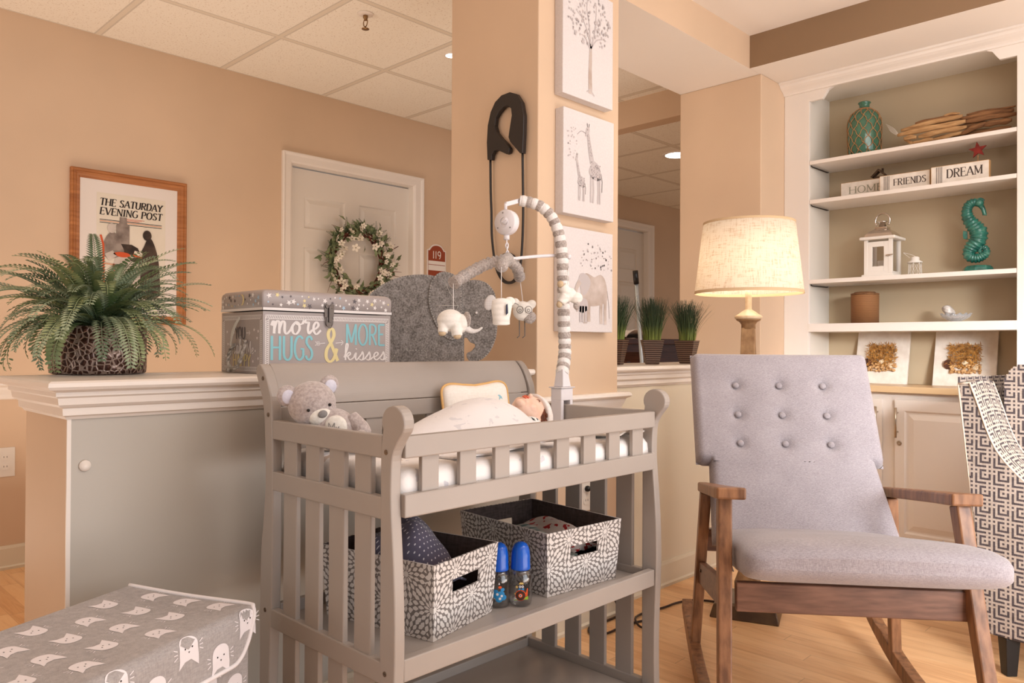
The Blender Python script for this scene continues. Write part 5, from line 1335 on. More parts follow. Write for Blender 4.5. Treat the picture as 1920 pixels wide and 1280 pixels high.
def bottle(x_, y_, label, blue=False):
    t = thing('baby_bottle', label, 'baby bottle', (x_, y_, .3985), 0, 'baby bottles between the baskets')
    k = 1.0
    prof = [(0, .002), (.020, .001), (.0255, .004), (.0272, .010), (.0272, .026), (.0262, .036), (.0262, .046), (.0272, .058), (.0262, .070), (.0225, .078), (.0190, .083)]
    inner = [(max(0, r - .0012), z + .0012 if i < 3 else z) for i, (r, z) in enumerate(prof)]
    obj('bottle_body', G().lathe(prof + inner[::-1], n=36, cap=False), M_clear, t, local=True, recalc=True)
    obj('cap', G().lathe([(0, .0835), (.0228, .0835), (.0230, .0845), (.0228, .092), (.0222, .096), (.0222, .112), (.0212, .124), (.0185, .134), (.0135, .1415), (.006, .1455), (0, .146)], n=40), M_bcap, t, local=True)
    R_ = .0275; a0 = math.atan2(-y_, -x_) + .04
    fr = lambda a, b, d: V(((R_ + .0003 + d) * math.cos(a0 + a / R_), (R_ + .0003 + d) * math.sin(a0 + a / R_), b))
    g = G()
    def pt(P_, mi, l=0):      # subdivided fan so that it follows the curve
        cx = sum(p[0] for p in P_) / len(P_); cy = sum(p[1] for p in P_) / len(P_)
        for i in range(len(P_)):
            a, b = P_[i], P_[(i + 1) % len(P_)]; m1 = ((a[0] + cx) / 2, (a[1] + cy) / 2); m2 = ((b[0] + cx) / 2, (b[1] + cy) / 2)
            g.face([fr(cx, cy, l), fr(*m1, l), fr(*m2, l)], mi); g.face([fr(*m1, l), fr(*a, l), fr(*b, l), fr(*m2, l)], mi)
    dc = lambda x, y, rx, ry: [(x + rx * math.cos(2 * PI * k / 14), y + ry * math.sin(2 * PI * k / 14)) for k in range(14)]
    if not blue:
        pt([(-.016, .016), (.018, .018), (.018, .026), (.004, .022), (-.016, .0175)], 2); pt([(.006, .026), (.016, .026), (.017, .044), (.0145, .044), (.0135, .034), (.006, .034)], 1, .0001)
        pt(dc(-.001, .029, .0125, .0125), 1, .0002); pt(dc(-.001, .0285, .0112, .0112), 0, .0003); pt(dc(-.001, .0285, .005, .005), 1, .0004); pt(dc(-.001, .0285, .0028, .0028), 3, .0005); pt(dc(-.001, .0285, .0015, .0015), 0, .0006)
        pt(dc(.001, .046, .0078, .008), 0, .0001); pt(dc(-.0022, .049, .0028, .0028), 3, .0002); pt(dc(.0038, .049, .0028, .0028), 3, .0002); pt(dc(-.0022, .049, .0012, .0012), 0, .0003); pt(dc(.0038, .049, .0012, .0012), 0, .0003)
        pt([(-.0055, .054), (.007, .054), (.004, .0585), (-.0025, .0585)], 4, .0002); pt([(-.006, .040), (.0075, .040), (.0065, .046), (-.005, .046)], 5, .00015); pt(dc(-.0095, .048, .0024, .0030), 4, .0002)
        star(g, lambda a, b, d: fr(a, b, d), -.014, .032, .003, 4, 0, .0002)
    else:
        for (x, y, r) in ((-.006, .030, .008), (.004, .034, .009), (.010, .026, .008), (.0, .022, .008), (-.008, .040, .006), (.008, .044, .005)): pt(dc(x, y, r, r * .8), 5, .0001)
        for (x, y, r) in ((-.004, .034, .003), (.006, .030, .0028), (.002, .024, .003)): pt(dc(x, y, r, r), 3, .0003)
        pt(dc(.002, .050, .004, .003), 1, .0002); pt([(-.002, .056), (.002, .056), (0, .061)], 3, .0002)
    obj('printed_picture', g, M_owl, t, local=True, recalc=False)
    return t
bottle(1.304, 1.238, 'clear baby bottle with blue cap and an owl on a tractor printed on it')
bottle(1.262, 1.268, 'clear baby bottle with blue cap and blue print, half hidden behind the left basket', True)

# ---------------------------------------------------------------- crib mobile
M_knit = mat('cream knitted toy fabric', rough=1, sheen=.4, fn=lambda t: (t.color(t.mix(t.noise(t.coord(), 200, 2), srgb(228, 220, 210), srgb(246, 240, 232))), t.bump((t.xyz(t.coord())[2] * 420).op('SINE'), .4, .0015)))
M_toe = mat('beige toy foot', rough=.9, fn=fabric(srgb(190, 164, 130), srgb(206, 182, 150), 300, .2))
M_gfab = mat('grey beige gathered fabric', rough=.95, sheen=.3, fn=noisy(srgb(150, 138, 132), srgb(190, 178, 170), 200, .5, .001))
M_wfab = mat('white gathered fabric', rough=.95, sheen=.3, fn=noisy(srgb(222, 216, 212), srgb(238, 232, 228), 200, .4, .001))
mb0 = V((1.702, 1.452, .755))
mo = thing('crib_mobile', 'white crib mobile with striped fabric arm clamped to the changing table', 'crib mobile', (1.702, 1.452, .70))
YP = 2.27
q = lambda px, py, Y=YP: at(px, py, Y)
bx, by = 1.700, 1.452
g = G()
rr = lambda x0, x1, y0, y1, z: [V((bx + a, by + b, z)) for a, b in ((x0, y0), (x1, y0), (x1, y1), (x0, y1))]
g.loft([rr(-.026, .026, -.020, .020, .845), rr(-.026, .026, -.020, .020, .880)]); g.loft([rr(-.030, .030, -.024, .024, .880), rr(-.032, .032, -.026, .026, .884)])
g.loft([rr(-.026, -.014, -.020, .020, .775), rr(-.026, -.014, -.020, .020, .846)]); g.loft([rr(.014, .026, -.020, .020, .775), rr(.014, .026, -.020, .020, .846)])
g.loft([rr(-.016, .020, -.018, .018, .884), rr(-.013, .014, -.015, .015, .915), rr(-.012, .012, -.014, .014, .935)])
obj('clamp', g, M_wpl, mo, bevel=.003)
top = V((bx, by, .92)); path = [top] + [q(1059, 660), q(1057, 600), q(1056, 540), q(1054, 480), q(1048, 440), q(1035, 408), q(1015, 388), q(992, 379), q(974, 376)]
cv = catmull(path, 10)
# resample evenly
S_ = [0]
for a, b in zip(cv, cv[1:]): S_.append(S_[-1] + (b - a).length)
def along(s):
    s = max(0, min(S_[-1] - 1e-6, s))
    for i in range(len(S_) - 1):
        if S_[i + 1] >= s: return cv[i].lerp(cv[i + 1], (s - S_[i]) / max(1e-9, S_[i + 1] - S_[i]))
n = 300; ps = [along(S_[-1] * i / n) for i in range(n + 1)]; L_ = S_[-1]; per = .0168
g = G(); rings = []; rad = []
for i, p in enumerate(ps):
    s = L_ * i / n; rad.append((0.0185 - .003 * i / n) * (1 + .14 * abs(math.sin(PI * s / per)) - .05))
rings0 = g; g.tube(ps, rad, 18)
g.b.faces.ensure_lookup_table()
for f in g.b.faces:
    c = f.calc_center_median(); k = min(range(0, n + 1, 2), key=lambda i: (ps[i] - c).length_squared); s = L_ * k / n
    f.material_index = int(s / per) % 2
obj('fabric_sleeve', g, [M_wfab, M_gfab], mo)
e0 = along(L_); e1 = q(948, 383, 2.23)
g = G().beam(e0 + V((0, 0, .0)), e1, .011, .013); g.cyl(e1 + V((0, 0, .002)), e1 - V((0, 0, .016)), .005, 12)
obj('bracket', g, M_wpl, mo, bevel=.002)
mc = q(950, 417, 2.20); mn = (-CAMF * .82 - CAMR * .56).normalized(); QM = mn.to_track_quat('Z', 'Y').to_matrix().to_4x4(); QM.translation = mc
g = G().lathe([(0, -.017), (.030, -.017), (.0355, -.012), (.0365, -.004), (.0365, .008), (.034, .0125), (.0, .0135)], n=48, M=QM)
mbx = obj('music_box', g, M_wpl, mo)
g = G().lathe([(.0145, .0130), (.0150, .0145), (.0130, .0150), (.0125, .0135)], n=32, M=QM, cap=False)
kn = QM @ Matrix.Translation((.003, .003, 0)); g.lathe([(.010, .0135), (.0095, .0165), (0, .0175)], n=24, M=kn)
g.box(-.008, .008, -.0018, .0018, .0165, .0215, M=kn @ Matrix.Rotation(.5, 4, 'Z'))
obj('winding_knob', g, M_wpl, mbx, bevel=.0006)
for a in (100, 215, 320):
    obj('screw', G().cyl(QM @ V((.027 * math.cos(math.radians(a)), .027 * math.sin(math.radians(a)), .0120)), QM @ V((.027 * math.cos(math.radians(a)), .027 * math.sin(math.radians(a)), .0138)), .0022, 10), M_steel, mbx)
hub = q(952, 486, 2.18)
g = G().cyl(mc - V((0, 0, .034)), mc - V((0, 0, .050)), .0085, 16); z = mc.z - .050
pts = [V((mc.x, mc.y, z)).lerp(hub, i / 10) for i in range(11)]
for i in range(5):
    c = V((mc.x, mc.y, z)).lerp(hub, (i + .5) / 5); r_ = .006
    pl_ = CAMR if i % 2 else V((CAMF.x, CAMF.y, 0)); L1 = abs(z - hub.z) / 5 * .72
    g.tube([c + pl_ * r_ * .6 * math.cos(t) + V((0, 0, 1)) * L1 * math.sin(t) for t in [2 * PI * k / 14 for k in range(14)]], .0019, 6, closed=True)
obj('chain', g, M_wpl, mo)
def gathered(name, P_, r0, mA, per=.014, amp=.36):
    c = catmull(P_, 14); n_ = len(c); s = 0; rad = []
    for i in range(n_):
        if i: s += (c[i] - c[i - 1]).length
        rad.append(r0 * (1 + amp * math.sin(2 * PI * s / per)))
    return obj(name, G().tube(c, rad, 14), mA, mo, disp=(.002, .006))
obj('hub', G().ball(hub, .017, .017, .020, sub=3), M_gfab, mo, disp=(.003, .01))
AL = [q(850, 531, 2.05), q(1066, 481, 2.30), q(975, 522, 2.30), q(940, 500, 2.02)]
gathered('left_arm', [hub, q(915, 494, 2.15), q(880, 512, 2.10), AL[0]], .0135, M_gfab)
gathered('rear_arm', [hub, q(968, 500, 2.24), AL[2]], .013, M_gfab)
gathered('front_arm', [hub, q(946, 488, 2.10), AL[3]], .013, M_gfab)
obj('right_arm', G().tube(catmull([hub, q(1000, 481, 2.24), q(1040, 479, 2.28), AL[1]], 6), .0050, 10).ball(AL[1], .009), M_wpl, mo)
def string(a, b): obj('string', G().tube([a, b], .0011, 5), M_wfab, mo)
UPv = V((0, 0, 1)); FWD = V((CAMF.x, CAMF.y, 0)).normalized(); RT = V((CAMR.x, CAMR.y, 0)).normalized()
def toy(name, label, px, py, Y, arm, dz):
    c = at(px, py, Y); t = thing(name, label, 'plush toy', tuple(c - V((0, 0, .04))), 0, 'plush toys hanging from the crib mobile')
    string(arm, V((c.x, c.y, c.z + dz))); return t, c, (lambda a, b, d, c=c: c + RT * a + UPv * b - FWD * d)
sc_ = 1.0
# elephant seen from behind
t, c, o = toy('plush_elephant', 'white plush elephant seen from behind, hanging from the left arm of the mobile', 850, 606, 2.05, AL[0], .034)
g = G(); g.ball(o(-.008, .008, 0), .036, .030, .030, M=Matrix((RT, -FWD, UPv)).transposed(), sub=3); g.ball(o(.018, .000, -.004), .026, .026, .026, sub=3)
g.tube([o(-.024, .0, .010), o(-.027, -.026, .016)], [.015, .0135], 14); g.tube([o(.008, -.004, .012), o(.012, -.034, .018)], [.016, .0145], 14)
b = obj('body', g, M_knit, t, remesh=.0022, smod=3)
for x_, y_ in ((-.0275, -.0275), (.0125, -.0355)): obj('foot_sole', G().ball(o(x_, y_, .0215 if x_ < 0 else .024), .0105, .007, .007, M=Matrix((RT, -FWD, UPv)).transposed()), M_toe, b)
obj('ear', G().ball(o(.036, .010, .004), .006, .016, .022, sub=2), M_gfab, b)
obj('trunk', G().tube(catmull([o(.034, -.012, .0), o(.050, -.020, .0), (o(.066, -.018, .0)), o(.078, -.010, 0)], 6), [.010, .0095, .009, .0085, .008, .0075, .007, .0065, .006, .0055, .005, .0045, .004, .0038, .0036, .0034, .003, .0025, .001], 10), M_wfab, b)
# hippo or calf with checked ear
t, c, o = toy('plush_calf', 'cream knitted plush animal with checked ear and navy bow hanging from the mobile', 940, 583, 2.02, AL[3], .028)
RM = Matrix((RT, -FWD, UPv)).transposed()
g = G(); g.loft([[o(x_ * w_, z_, y_ * .018) for x_, y_ in [(math.cos(a), math.sin(a)) for a in [2 * PI * k / 24 for k in range(24)]]] for w_, z_ in ((.016, -.037), (.0225, -.035), (.0225, -.02), (.026, .0), (.029, .018), (.026, .028), (.012, .033))], smooth=True)
b = obj('body', g, M_knit, t)
def gingham(t):
    x, y, z = t.xyz(t.coord()); a = (z * 300).fract().lt(.5); c_ = ((x - y) * 220).fract().lt(.5); t.color(t.mix((a + c_) * .45, srgb(232, 226, 222), srgb(160, 152, 150)))
M_ging = mat('grey gingham', rough=.9, fn=gingham)
obj('ear', G().ball(o(-.030, .022, .004), .0145, .005, .021, M=Matrix.Rotation(.0, 3, 'Z') @ RM @ Matrix.Rotation(.35, 3, 'Y'), sub=3), M_ging, b)
obj('ear', G().ball(o(.022, .026, -.004), .014, .005, .012, M=RM, sub=3), M_knit, b)
obj('bow', G().prism([(.012, -.012), (.018, -.006), (.0165, .018), (.0125, .016)], lambda a, b_, d: o(a, b_, d), .018, .021), mat('navy felt', srgb(52, 56, 78), .9), b)
# stork with spectacles eyes
t, c, o = toy('plush_owl', 'white plush bird with stitched round eyes and thin grey legs, hanging behind the cream animal', 980, 583, 2.30, AL[2], .030)
g = G(); g.ball(o(0, 0, 0), .030, .022, .030, M=RM, sub=3); g.ball(o(-.022, .022, 0), .014, .012, .018, M=RM, sub=2); g.ball(o(.026, .020, 0), .016, .010, .014, M=RM @ Matrix.Rotation(-.6, 3, 'Y'), sub=2)
b = obj('body', g, M_knit, t, remesh=.0025, smod=3)
obj('wing', G().ball(o(.022, -.020, .010), .018, .008, .020, M=RM @ Matrix.Rotation(.7, 3, 'Y')), M_gfab, b)
g = G()
for x_ in (-.008, .017): g.tube([o(x_ + .0095 * math.cos(a), .003 + .0105 * math.sin(a), .0225) for a in [2 * PI * k / 18 for k in range(18)]], .0010, 5, closed=True); 
for x_ in (-.008, .017): g.tube([o(x_ + .004 * math.cos(a), .001 + .004 * math.sin(a), .0235) for a in [2 * PI * k / 12 for k in range(12)]], .0008, 5, closed=True)
g.tube(catmull([o(-.030, .018, .018), o(-.022, .022, .020), o(-.012, .016, .0235)], 4), .0010, 5)
obj('stitched_eyes', g, mat('grey embroidery', srgb(110, 104, 100), .9), b)
for x_ in (-.010, .006): obj('leg', G().tube([o(x_, -.028, 0), o(x_ + .001, -.074, 0), o(x_ - .006, -.080, .004)], .0016, 6), mat('grey embroidery', None), t)
# lamb lying on its side at the right arm
t, c, o = toy('plush_lamb', 'white plush lamb with beige hooves in front of the striped mobile pole', 1064, 553, 2.20, AL[1], .02)
g = G(); g.ball(o(.0, .0, .0), .026, .020, .020, M=RM @ Matrix.Rotation(-.5, 3, 'Y'), sub=3); g.ball(o(.024, -.008, 0), .020, .016, .017, M=RM, sub=3)
g.tube([o(-.004, .010, .006), o(-.016, .026, .012)], [.015, .014], 14); g.tube([o(-.006, -.004, .010), o(-.020, -.024, .014)], [.015, .0135], 14)
b = obj('body', g, M_knit, t, remesh=.0022, smod=3)
obj('hoof', G().ball(o(-.0215, .030, .0165), .0095, .009, .0105, M=RM), M_toe, b); obj('hoof', G().ball(o(-.024, -.028, .018), .0090, .008, .0100, M=RM), M_toe, b)
obj('ear', G().ball(o(.026, -.030, .006), .010, .005, .013, M=RM), M_gfab, b)

# ---------------------------------------------------------------- floor lamp
LX, LY = 2.718, 1.393
M_lbase = mat('dark bronze lamp base', rough=.35, metal=.3, fn=noisy(srgb(74, 52, 34), srgb(104, 78, 52), 12))
M_lwood = wood('carved weathered wood', srgb(128, 92, 60), srgb(176, 138, 96), .6, (1, 1, .6), 40)
M_lcream = mat('cream glazed wood', rough=.4, fn=noisy(srgb(206, 176, 140), srgb(228, 204, 172), 40))
lp = thing('floor_lamp', 'lit floor lamp with a linen drum shade and carved wooden post', 'floor lamp', (LX, LY, 0))
th = math.atan2(*(lambda v: (v.y, v.x))(CAMR * -.225 + CAMF * .097)); RR = Matrix.Translation((LX, LY, 0)) @ Matrix.Rotation(th, 4, 'Z')
sq = lambda s_, z: [RR @ V((a * s_, b * s_, z)) for a, b in ((-1, -1), (1, -1), (1, 1), (-1, 1))]
g = G().loft([sq(.122, 0), sq(.122, .006), sq(.110, .048), sq(.09, .052)]); obj('base', g, M_lbase, lp, bevel=.003)
lz = lambda y_: 1 + (650 - y_) * 2.92 / 1440
g = G().loft([sq(.042, .052), sq(.044, .12), sq(.030, .16), sq(.036, .5), sq(.0275, lz(680)), sq(.0235, lz(613))], mi=0)
obj('post', g, M_lwood, lp, bevel=.003)
obj('collar', G().lathe([(0, lz(616)), (.026, lz(615)), (.026, lz(607)), (.033, lz(602)), (.044, lz(599)), (.046, lz(597)), (0, lz(597))], (LX, LY, 0), 32), M_lwood, lp)
g = G().lathe([(0, lz(597)), (.046, lz(597)), (.050, lz(596)), (.051, lz(592)), (.047, lz(590)), (.036, lz(587)), (.026, lz(583)), (.016, lz(580)), (.012, lz(578)), (.0125, lz(558)), (.011, lz(540)), (0, lz(540))], (LX, LY, 0), 32)
obj('neck', g, M_lcream, lp)
z0, z1 = lz(549), lz(416)
obj('lamp_shade', G().lathe([(.200, z0), (.168, z1), (.1672, z1), (.1992, z0)], (LX, LY, 0), 64, cap=False), M_linen, lp)
g = G().lathe([(.2012, z0 - .001), (.2012 - .0018, z0 + .010), (.198, z0 + .010), (.1985, z0 - .001)], (LX, LY, 0), 64, cap=False); obj('shade_trim', g, mat('shade trim', srgb(206, 176, 138), .8), lp); g = G(); g.lathe([(.1695, z1 - .008), (.1690, z1 + .001), (.1665, z1 + .001), (.1665, z1 - .008)], (LX, LY, 0), 64, cap=False)
obj('shade_trim', g, mat('shade trim', srgb(206, 176, 138), .8), lp)
g = G()
for k in range(3): a = 2 * PI * k / 3; g.tube([(LX, LY, z1 - .02), (LX + .166 * math.cos(a), LY + .166 * math.sin(a), z1 - .004)], .0016, 5)
g.tube([(LX + .002, LY, lz(540)), (LX + .05, LY, lz(500)), (LX + .05, LY, lz(450)), (LX, LY, z1 - .02)], .0015, 5); g.tube([(LX, LY, lz(540)), (LX - .05, LY, lz(500)), (LX - .05, LY, lz(450)), (LX, LY, z1 - .02)], .0015, 5)
obj('harp', g, M_brs, lp)
obj('finial', G().lathe([(0, z1 - .02), (.005, z1 - .018), (.005, z1), (.013, z1 + .006), (.015, z1 + .012), (.009, z1 + .018), (0, z1 + .019)], (LX, LY, 0), 20), M_lwood, lp)
M_bulb = mat('lit bulb', srgb(255, 236, 200), .4, emit=(1, .88, .7), estr=4)
obj('bulb', G().ball((LX, LY, z0 + .10), .028, .028, .036, sub=3), M_bulb, lp)
lpt = point('light_floor_lamp', (LX, LY, z0 + .175), 2.5, (1.0, .90, .76), .03)
lpt2 = point('light_floor_lamp_low', (LX, LY, z0 + .045), .8, (1.0, .88, .74), .02)
# ---------------------------------------------------------------- rocking chair
def cw(X_, Y_, z): return CRT * X_ + CFW * Y_ + V((0, 0, z))
CRT = V((_M[0][0], _M[0][1], 0)).normalized(); CFW = V((-CRT.y, CRT.x, 0))
Wv = CRT * .9925 + CFW * -.122; Fv = CRT * -.122 + CFW * -.9925
O_ = cw(.884, 2.38, 0)
def cp(a, b, c): return O_ + Wv * a + Fv * b + V((0, 0, c))
rot = math.atan2(Fv.y, Fv.x) - PI / 2
rc_ = thing('rocking_chair', 'grey button tufted rocking chair with walnut arms and rockers', 'rocking chair', tuple(cp(0, .2, 0)), rot)
def rk(b): return (b - .22) ** 2 / 2.6
for s_ in (-1, 1):
    sp_ = lambda b: s_ * (.305 + .00 * b)
    rings = []
    for i in range(25):
        b = -.27 + .99 * i / 24; z = rk(b); h_ = .046 * (1 if 2 < i < 22 else .8); w_ = .017; sl = (b - .22) / 1.3
        rings.append([cp(sp_(b) - w_, b, z), cp(sp_(b) + w_, b, z), cp(sp_(b) + w_, b - sl * h_, z + h_), cp(sp_(b) - w_, b - sl * h_, z + h_)])
    obj('rocker', G().loft(rings), M_walnut, rc_, bevel=.003)
    zf = rk(.585) + .040; zr = rk(-.03) + .040
    obj('front_leg', G().beam(cp(s_ * .285, .44, .612), cp(s_ * .304, .585, zf), .034, .048, up=Fv, w2=.032, h2=.036), M_walnut, rc_, bevel=.004)
    obj('rear_leg', G().beam(cp(s_ * .276, .0, .545), cp(s_ * .302, -.035, zr), .032, .040, up=Fv, w2=.030, h2=.034), M_walnut, rc_, bevel=.004)
    # arm: plan widens towards the front
    P0 = [(-.020, .010), (.30, .012), (.52, .030), (.525, .034)]
    st_ = [(-.055, .020, .012), (.10, .022, .020), (.34, .026, .028), (.46, .040, .032), (.505, .042, .030)]
    rings = []
    for b, wi, wo in st_:
        z = .612 + (b - .44) * .150; a0, a1 = s_ * (.282 - wi), s_ * (.282 + wo)
        rings.append([cp(a0, b, z), cp(a1, b, z), cp(a1, b, z + .030), cp(a0, b, z + .030)])
    obj('armrest', G().loft(rings), M_walnut, rc_, bevel=.005)
    g = G().loft([[cp(s_ * (.283 + e), b, z0_), cp(s_ * (.283 - .022 + e), b, z0_), cp(s_ * (.283 - .022 + e), b, z1_), cp(s_ * (.283 + e), b, z1_)] for b, z0_, z1_, e in ((-.005, .258, .326, .012), (.46, .336, .408, .014))])
    sr = obj('side_rail', g, M_walnuth, rc_, bevel=.003)
    for b, z in ((.045, .312), (.44, .352)): obj('bolt', G().cyl(cp(s_ * .296, b, z), cp(s_ * .299, b, z), .0055, 12), M_screw, sr)
g = G().loft([[cp(a, .470, .340), cp(a, .492, .340), cp(a, .492, .413), cp(a, .470, .413)] for a in (-.262, .285)])
obj('front_apron', g, M_walnuth, rc_, bevel=.003)
obj('rear_rail', G().loft([[cp(a, -.005, .36), cp(a, -.027, .36), cp(a, -.027, .43), cp(a, -.005, .43)] for a in (-.275, .275)]), M_walnuth, rc_, bevel=.003)
# seat cushion
g = G(); rings = []
prof = [(.050, .10, .014), (.055, .20, .024), (.07, .232, .032), (.12, .250, .037), (.25, .262, .041), (.38, .266, .046), (.425, .270, .048), (.46, .280, .049), (.52, .292, .050), (.57, .296, .049), (.605, .295, .043), (.630, .287, .034), (.643, .270, .022), (.648, .245, .010)]
for b, hw, ht in prof:
    cz = .392 + .155 * b + .010; ring = []
    for k in range(48):
        t = 2 * PI * k / 48; c_, s_ = math.cos(t), math.sin(t); e = .38
        x_ = hw * abs(c_) ** .27 * (1 if c_ > 0 else -1); z_ = ht * abs(s_) ** (.62 if s_ > 0 else .34) * (1 if s_ > 0 else -1)
        z_ += (.010 * (1 - (x_ / .3) ** 2) if s_ > 0 else 0)
        ring.append(cp(x_ + .031 * max(0, min(1, (b - .40) / .12)), b, cz + z_))
    rings.append(ring)
g.loft(rings, smooth=True); obj('seat', g, M_upho, rc_)
g = G()
for s_ in (-1, 1): g.tube(catmull([cp(s_ * .255, .40, .415), cp(s_ * .266, .43, .445), cp(s_ * .268, .435, .49), cp(s_ * .262, .40, .512)], 4), .0022, 5)
obj('seat_piping', g, M_upho, rc_)
# backrest
bB, zB, bT, zT = .085, .42, -.215, .968
BL = math.hypot(bT - bB, zT - zB); dn = V((bT - bB, zT - zB)) / BL
def bk(a, s, d):   # d along the front normal
    nb, nz = dn.y, -dn.x
    return cp(a, bB + dn.x * s + nb * d, zB + dn.y * s + nz * d)
def pillow(g, a_of, s0, s1, th0, th1, nx, ny, dimples=(), ofs=lambda s: 0):
    """rounded slab; a_of(s) half width"""
    def surf(sgn):
        R = []
        for j in range(ny + 1):
            v = j / ny; v2 = (1 - math.cos(v * PI)) / 2 * .35 + v * .65; s = s0 + (s1 - s0) * v2; row = []
            for i in range(nx + 1):
                u = i / nx * 2 - 1; u2 = math.sin(u * PI / 2) * .35 + u * .65; hw = a_of(s); r = .026
                ea = max(0, abs(u2) * hw - (hw - r)) / r; es = max(0, (r - (s - s0)) * (1 if s0 < .1 or abs(u2 * hw) > .235 else 0), r - (s1 - s)) / r
                fall = math.sqrt(max(0, 1 - min(1, ea * ea + es * es)))
                d = (th0 if sgn > 0 else th1) * (.25 + .75 * fall) if fall > 0 else .0
                d = (th0 if sgn > 0 else th1) * fall
                a = u2 * hw
                if sgn > 0:
                    d += .006 * (1 - (a / .3) ** 2) * fall
                    for (da, ds) in dimples:
                        q2 = (a - da) ** 2 + (s - ds) ** 2
                        d -= .015 * math.exp(-q2 / .00035) + .005 * math.exp(-q2 / .0022)
                a += ofs(s)
                row.append(bk(a, s + (.004 * (a / .3) ** 2 if s > .5 else 0), d * sgn))
            R.append(row)
        return R
    F_, B_ = surf(1), surf(-1)
    for R in (F_, B_):
        VV = [[g.b.verts.new(p) for p in row] for row in R]
        for j in range(ny):
            for i in range(nx):
                f = g.b.faces.new([VV[j][i], VV[j][i + 1], VV[j + 1][i + 1], VV[j + 1][i]]); f.smooth = True
btn = [(x_, y_) for y_ in (.500, .396, .298) for x_ in (-.146, -.009, .128)]
g = G()
pillow(g, lambda s: .272 - .022 * max(0, s) / .25, -.02, .275, .0395, .038, 40, 24, ofs=lambda s: .004 - .016 * max(0, s) / .25)
pillow(g, lambda s: .284, .236, BL, .0400, .040, 90, 64, btn, ofs=lambda s: -.019)
bmesh.ops.remove_doubles(g.b, verts=g.b.verts, dist=.0004)
br_ = obj('backrest', g, M_upho, rc_)
for a, s in btn: obj('button', G().ball(bk(a - .019, s, .0365), .0105, .0105, .006, M=Matrix((Wv, bk(0, 1, 0) - bk(0, 0, 0), bk(0, 0, 1) - bk(0, 0, 0))).transposed(), sub=2), M_upho, br_)

# ---------------------------------------------------------------- patterned armchair
M_pl = mat('pale armchair weave', rough=.85, fn=fabric(srgb(152, 136, 122), srgb(178, 163, 150), 400, .2))
M_pd = mat('dark armchair weave', rough=.85, fn=fabric(srgb(52, 42, 42), srgb(80, 70, 72), 400, .2))
TILE = ["11111010", "10000000", "10111110", "10100010", "10101010", "00100000", "10111010", "00000000"]
def ac(s, t, z): return cw(1.429 + .6 * s + .8 * t, 2.45 - .8 * s + .6 * t, z)
CELL = .0064
def patgrid(g, fn, L1, L2, keep=None, o1=0, o2=0):
    n1, n2 = int(L1 / CELL), int(L2 / CELL); vs = {}
    def vx(i, j):
        if (i, j) not in vs: vs[i, j] = g.b.verts.new(fn(min(i * CELL, L1), min(j * CELL, L2)))
        return vs[i, j]
    for i in range(n1 + 1):
        for j in range(n2 + 1):
            if keep and not keep((i + .5) * CELL, (j + .5) * CELL): continue
            if i * CELL >= L1 or j * CELL >= L2: continue
            f = g.b.faces.new([vx(i, j), vx(i + 1, j), vx(i + 1, j + 1), vx(i, j + 1)]); f.material_index = int(TILE[(j + o2) % 8][(i + o1) % 8]); f.smooth = True
crv = [(-.004, .887), (.030, .892), (.053, .828), (.080, .746), (.108, .685), (.150, .633), (.200, .590), (.280, .555), (.42, .535), (.62, .528), (.70, .50)]
def ztop(s):
    for (a, z0_), (b, z1_) in zip(crv, crv[1:]):
        if a <= s <= b: return z0_ + (z1_ - z0_) * (s - a) / (b - a)
    return crv[-1][1] if s > 0 else crv[0][1]
def srear(z): return -.004 + .085 * min(1, max(0, (.887 - z) / .76))
ar = thing('armchair', 'armchair in dark and pale maze pattern, cut by the right photo edge', 'armchair', tuple(ac(.35, .4, 0)))
g = G()
def outer(a, b):
    z = .12 + b; s0 = srear(z); s = max(s0, a - .004)
    s = min(s, .70); zt = ztop(s); return ac(s, .0 - .004 * math.sin(min(1, b / .7) * PI), min(z, zt))
patgrid(g, outer, .70, .775, keep=lambda a, b: (.12 + b) < ztop(a - .004) + .004 and a - .004 > srear(.12 + b) - .005)
obj('outer_arm_panel', g, [M_pl, M_pd], ar, recalc=False, solid=.004)
cs = catmull([(s, z, 0) for s, z in crv[1:]], 8); SL = [0]
for a, b in zip(cs, cs[1:]): SL.append(SL[-1] + (b - a).length)
def oncurve(l):
    l = min(l, SL[-1] - 1e-5)
    for i in range(len(SL) - 1):
        if SL[i + 1] >= l: return cs[i].lerp(cs[i + 1], (l - SL[i]) / (SL[i + 1] - SL[i]))
g = G()
def armtop(a, b):
    p = oncurve(b); t = a; rd = .010 * math.sin(min(1, t / .165) * PI)
    return ac(p.x, t, p.y + rd)
patgrid(g, armtop, .165, SL[-1], o1=3)
patgrid(g, lambda a, b: ac(-.004 + .034 * (b / .0376), a, .887 + .005 * b / .0376 + .008 * math.sin(min(1, a / .165) * PI)), .165, .0376)
obj('arm_top', g, [M_pl, M_pd], ar, recalc=False, solid=.004)
M_pip = mat('armchair piping', srgb(196, 176, 156), .8)
g = G().tube([ac(p.x, -.003, p.y + .001) for p in cs], .0032, 7); g.tube([ac(p.x, .168, p.y + .001) for p in cs], .0032, 7)
g.tube([ac(srear(z_), -.003, z_) for z_ in [.887 - .767 * k / 12 for k in range(13)]], .003, 7); g.tube([ac(-.004, -.003, .888), ac(.030, -.003, .893)], .003, 7)
obj('piping', g, M_pip, ar)
g = G()
patgrid(g, lambda a, b: ac(srear(.12 + b), a, .12 + b), .85, .79); obj('back_panel', g, [M_pl, M_pd], ar, recalc=False, solid=.004)
g = G()
